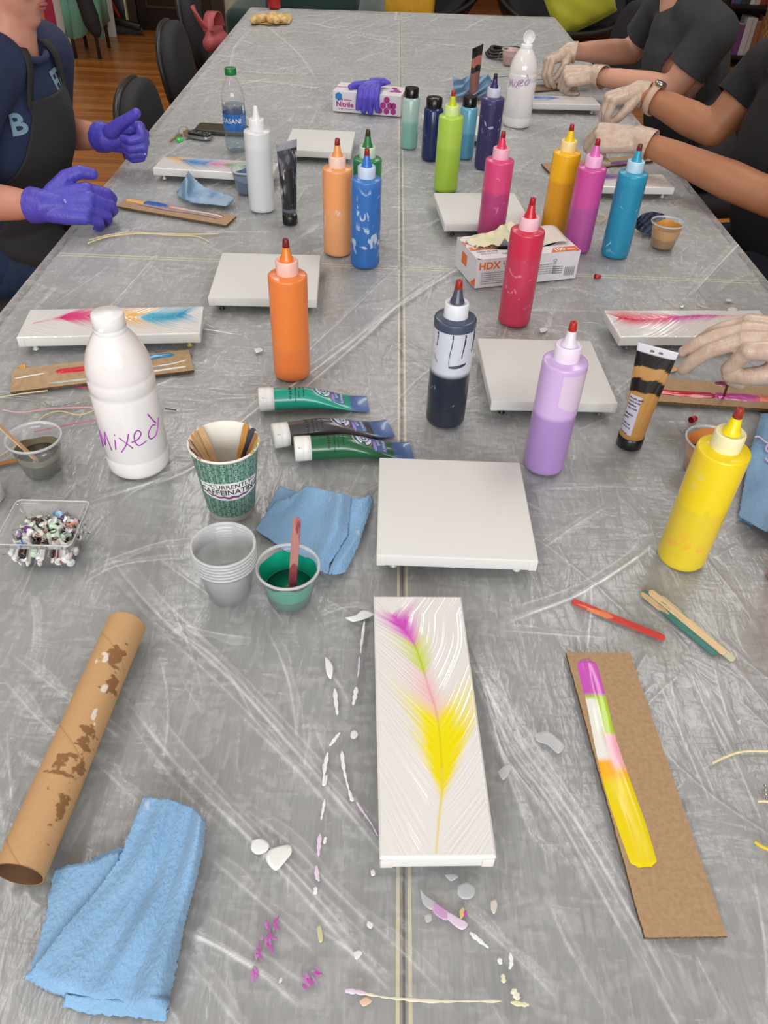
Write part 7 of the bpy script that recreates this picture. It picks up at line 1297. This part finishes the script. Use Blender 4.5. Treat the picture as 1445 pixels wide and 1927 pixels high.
p1, p2 = WX(757, 0, Y=6.05), WX(1082, 2, Y=6.02)
pillow(p1 + Vector((0, 0, 0.06)), (1.05, 0.1, 0.1), mat('mustard_knit', (196, 148, 34), 0.9, bump=(50, 0.8)), 'knobbly mustard yellow pillow on the round chair behind the table end', True)
pillow(p2 + Vector((0, 0, 0.05)), (0.95, -0.35, 0.35), mat('yellow_green_velvet', (176, 180, 32), 0.7, noise=(8, (156, 158, 24), 0.8), sheen=0.3), 'yellow green velvet pillow on the right round chair')
# left corner: tall stand draped in teal, boards, column, broom
M_teal = mat('teal_cloth', (136, 196, 178), 0.85, noise=(6, (112, 174, 156), 0.7))
tl = thing('draped_stand', 'stand draped in teal cloth with a black bag over it, far left corner', 'stand', (WX(164, 40, Y=7.0).x, 7.0, 0), 0.1)
V = []; n = 60
for j, z in enumerate((0.86, 0.84, 0.6, 0.35, 0.16)):
    for i in range(n):
        a = 2 * PI * i / n; k = 1 + (0.02 + 0.03 * j) * math.sin(a * 9 + j); c, s = math.cos(a), math.sin(a); V.append((0.125 * k * math.copysign(abs(c) ** 0.5, c), 0.26 * k * math.copysign(abs(s) ** 0.5, s), z + (0.03 * math.sin(a * 4) if j == 4 else 0)))
obj('teal_drape', V, grid_faces(n, 5, True) + [tuple(range(n))], M_teal, tl, solid=0.004)
for x in (-0.09, 0.09):
    for y in (-0.2, 0.2): MB().tube([(x, y, 0), (x, y, 0.84)], 0.014, 8).build('leg', M_leg, tl)
bgp = WX(158, 24, Y=6.64); bb = blob('black_bag', M_blk, None, [[((0, 0, 0.30), 0.05), ((0.02, 0, 0.14), 0.09), ((0.07, 0, -0.05), 0.10), ((0.10, 0, -0.12), 0.075)], [((-0.14, 0, 0.20), 0.05), ((0, 0, 0.18), 0.07)]], vox=0.012, smooth=5); bb.location = bgp; bb.scale = (0.62, 0.6, 0.8)
tag(bb, 'black bag hanging against the teal draped stand', 'bag')
def board(px, w_, h_, m, label, Y, z0=0.0, lean=0.08, rz=0.0):
    p = WX(px, 40, Y=Y); o = MB().box((0, 0, h_ / 2), (w_, 0.02, h_)).build('leaning_board', m, None, smooth=False, bevel=0.002, loc=(p.x, Y, z0), rot=(-lean, 0, rz)); return tag(o, label, 'board', 'boards leaning in the far left corner')
board(117, 0.10, 1.0, mat('white_foam_board', (222, 220, 214), 0.7), 'white board standing left of the teal drape', 7.10)
board(97, 0.10, 1.0, mat('crimson_board', (196, 52, 84), 0.7), 'crimson board standing behind the white one', 7.16)
board(86, 0.12, 1.0, mat('salmon_board', (236, 150, 112), 0.7), 'salmon board standing left of the crimson one', 7.22)
board(196, 0.17, 1.3, mat('white_roll_board', (214, 212, 214), 0.6, spots=[(6, 0.66, (120, 190, 180), 0.02)]), 'white board behind the red handled broom', 7.62)
wl_ = W(226, 64, 0); br = thing('broom', 'broom with a red handle leaning beside the dark door', 'broom', (wl_.x, wl_.y, 0), 0)
MB().tube([(0.02, 0, 0.12), (-0.52, 0.12, 1.25)], 0.016, 10).build('handle', mat('red_handle', (164, 50, 42), 0.4), br)
MB().box((0.05, -0.02, 0.09), (0.30, 0.05, 0.05), R=Matrix.Rotation(0.2, 3, 'Y')).build('broom_head', M_blkp, br, bevel=0.01)
b = MB()
for k in range(24): b.tube([(-0.08 + 0.27 * k / 23, -0.02, 0.07), (-0.10 + 0.31 * k / 23, -0.02, 0.005)], 0.008, 5)
b.build('bristles', mat('grey_bristles', (74, 72, 72), 0.9), br)
bn = W(222, 62, 0); o = MB().box((0, 0, 0.13), (0.16, 0.12, 0.26)).build('black_box', M_blkp, None, bevel=0.008, loc=(bn.x - 0.02, bn.y + 0.16, 0)); tag(o, 'small black box on the floor behind the broom head', 'box')
# right corner: bookshelf and rattan panel
bs = thing('bookshelf', 'dark wooden bookshelf against the far right wall', 'bookshelf', (3.35, 7.6, 0), 0); bw, bd_, bh = 1.3, 0.32, 1.9
for nm, c, d_ in [('side_panel', (-bw / 2, 0, bh / 2), (0.03, bd_, bh)), ('side_panel', (bw / 2, 0, bh / 2), (0.03, bd_, bh)), ('back_panel', (0, bd_ / 2, bh / 2), (bw, 0.015, bh))] + [('shelf', (0, 0, z), (bw - 0.03, bd_ - 0.02, 0.025)) for z in (0.08, 0.44, 0.80, 1.16, 1.52, 1.88)]: MB().box(c, d_).build(nm, M_dark, bs, smooth=False, bevel=0.002)
rb = random.Random(3); bcol = [(150, 60, 60), (60, 90, 140), (200, 190, 170), (90, 120, 90), (190, 150, 70), (120, 70, 130), (210, 210, 214), (60, 60, 66), (170, 110, 80)]; bnm = ['red', 'blue', 'cream', 'green', 'ochre', 'violet', 'white', 'black', 'brown']
for z, row in ((0.4525, 'upper visible'), (0.0925, 'bottom')):
    x = -bw / 2 + 0.04; k = 0
    while x < bw / 2 - 0.09:
        th = rb.uniform(0.022, 0.05); h_ = rb.uniform(0.19, 0.28); q = rb.randrange(9); k += 1
        o = thing('book', f'{bnm[q]} book upright on the {row} shelf of the far bookshelf', 'book', (3.35 + x + th / 2, 7.56, z), 0, 'books on the far bookshelf')
        MB().box((0, 0, h_ / 2), (th, 0.16, h_)).build('book_cover', mat('book_' + bnm[q], bcol[q], 0.6), o, smooth=False, bevel=0.002)
        MB().box((0, 0.004, h_ / 2 + 0.001), (th * 0.8, 0.155, h_)).build('pages', mat('book_pages', (226, 218, 200), 0.8), o, smooth=False); x += th + 0.003
def wicker(name, c1, c2):
    m = mat(name, c1, 0.7); N = m.node_tree.nodes; K = m.node_tree.links; tc = N.new('ShaderNodeTexCoord'); ck = N.new('ShaderNodeTexChecker'); ck.inputs['Scale'].default_value = 36; ck.inputs[1].default_value = (*lin(c1), 1); ck.inputs[2].default_value = (*lin(c2), 1)
    K.new(tc.outputs['Object'], ck.inputs[0]); K.new(ck.outputs[0], N['Principled BSDF'].inputs['Base Color']); return m
bk_ = thing('wicker_hamper', 'tall tan wicker hamper at the far right edge', 'hamper', (2.92, 6.45, 0), 0.2)
MB().lathe([(0.0, 0.01), (0.20, 0.0), (0.26, 0.4), (0.29, 0.78), (0.30, 0.80), (0.28, 0.80), (0.25, 0.4), (0.19, 0.02), (0, 0.02)], 40, capb=False, capt=False).build('basket_wall', wicker('tan_wicker', (190, 152, 104), (146, 108, 68)), bk_)
MB().tube([(0.295 * math.cos(a), 0.295 * math.sin(a), 0.80) for a in np.linspace(0, 2 * PI, 40)], 0.016, 8, cap=False).build('basket_rim', mat('tan_rim', (176, 138, 92), 0.6), bk_)
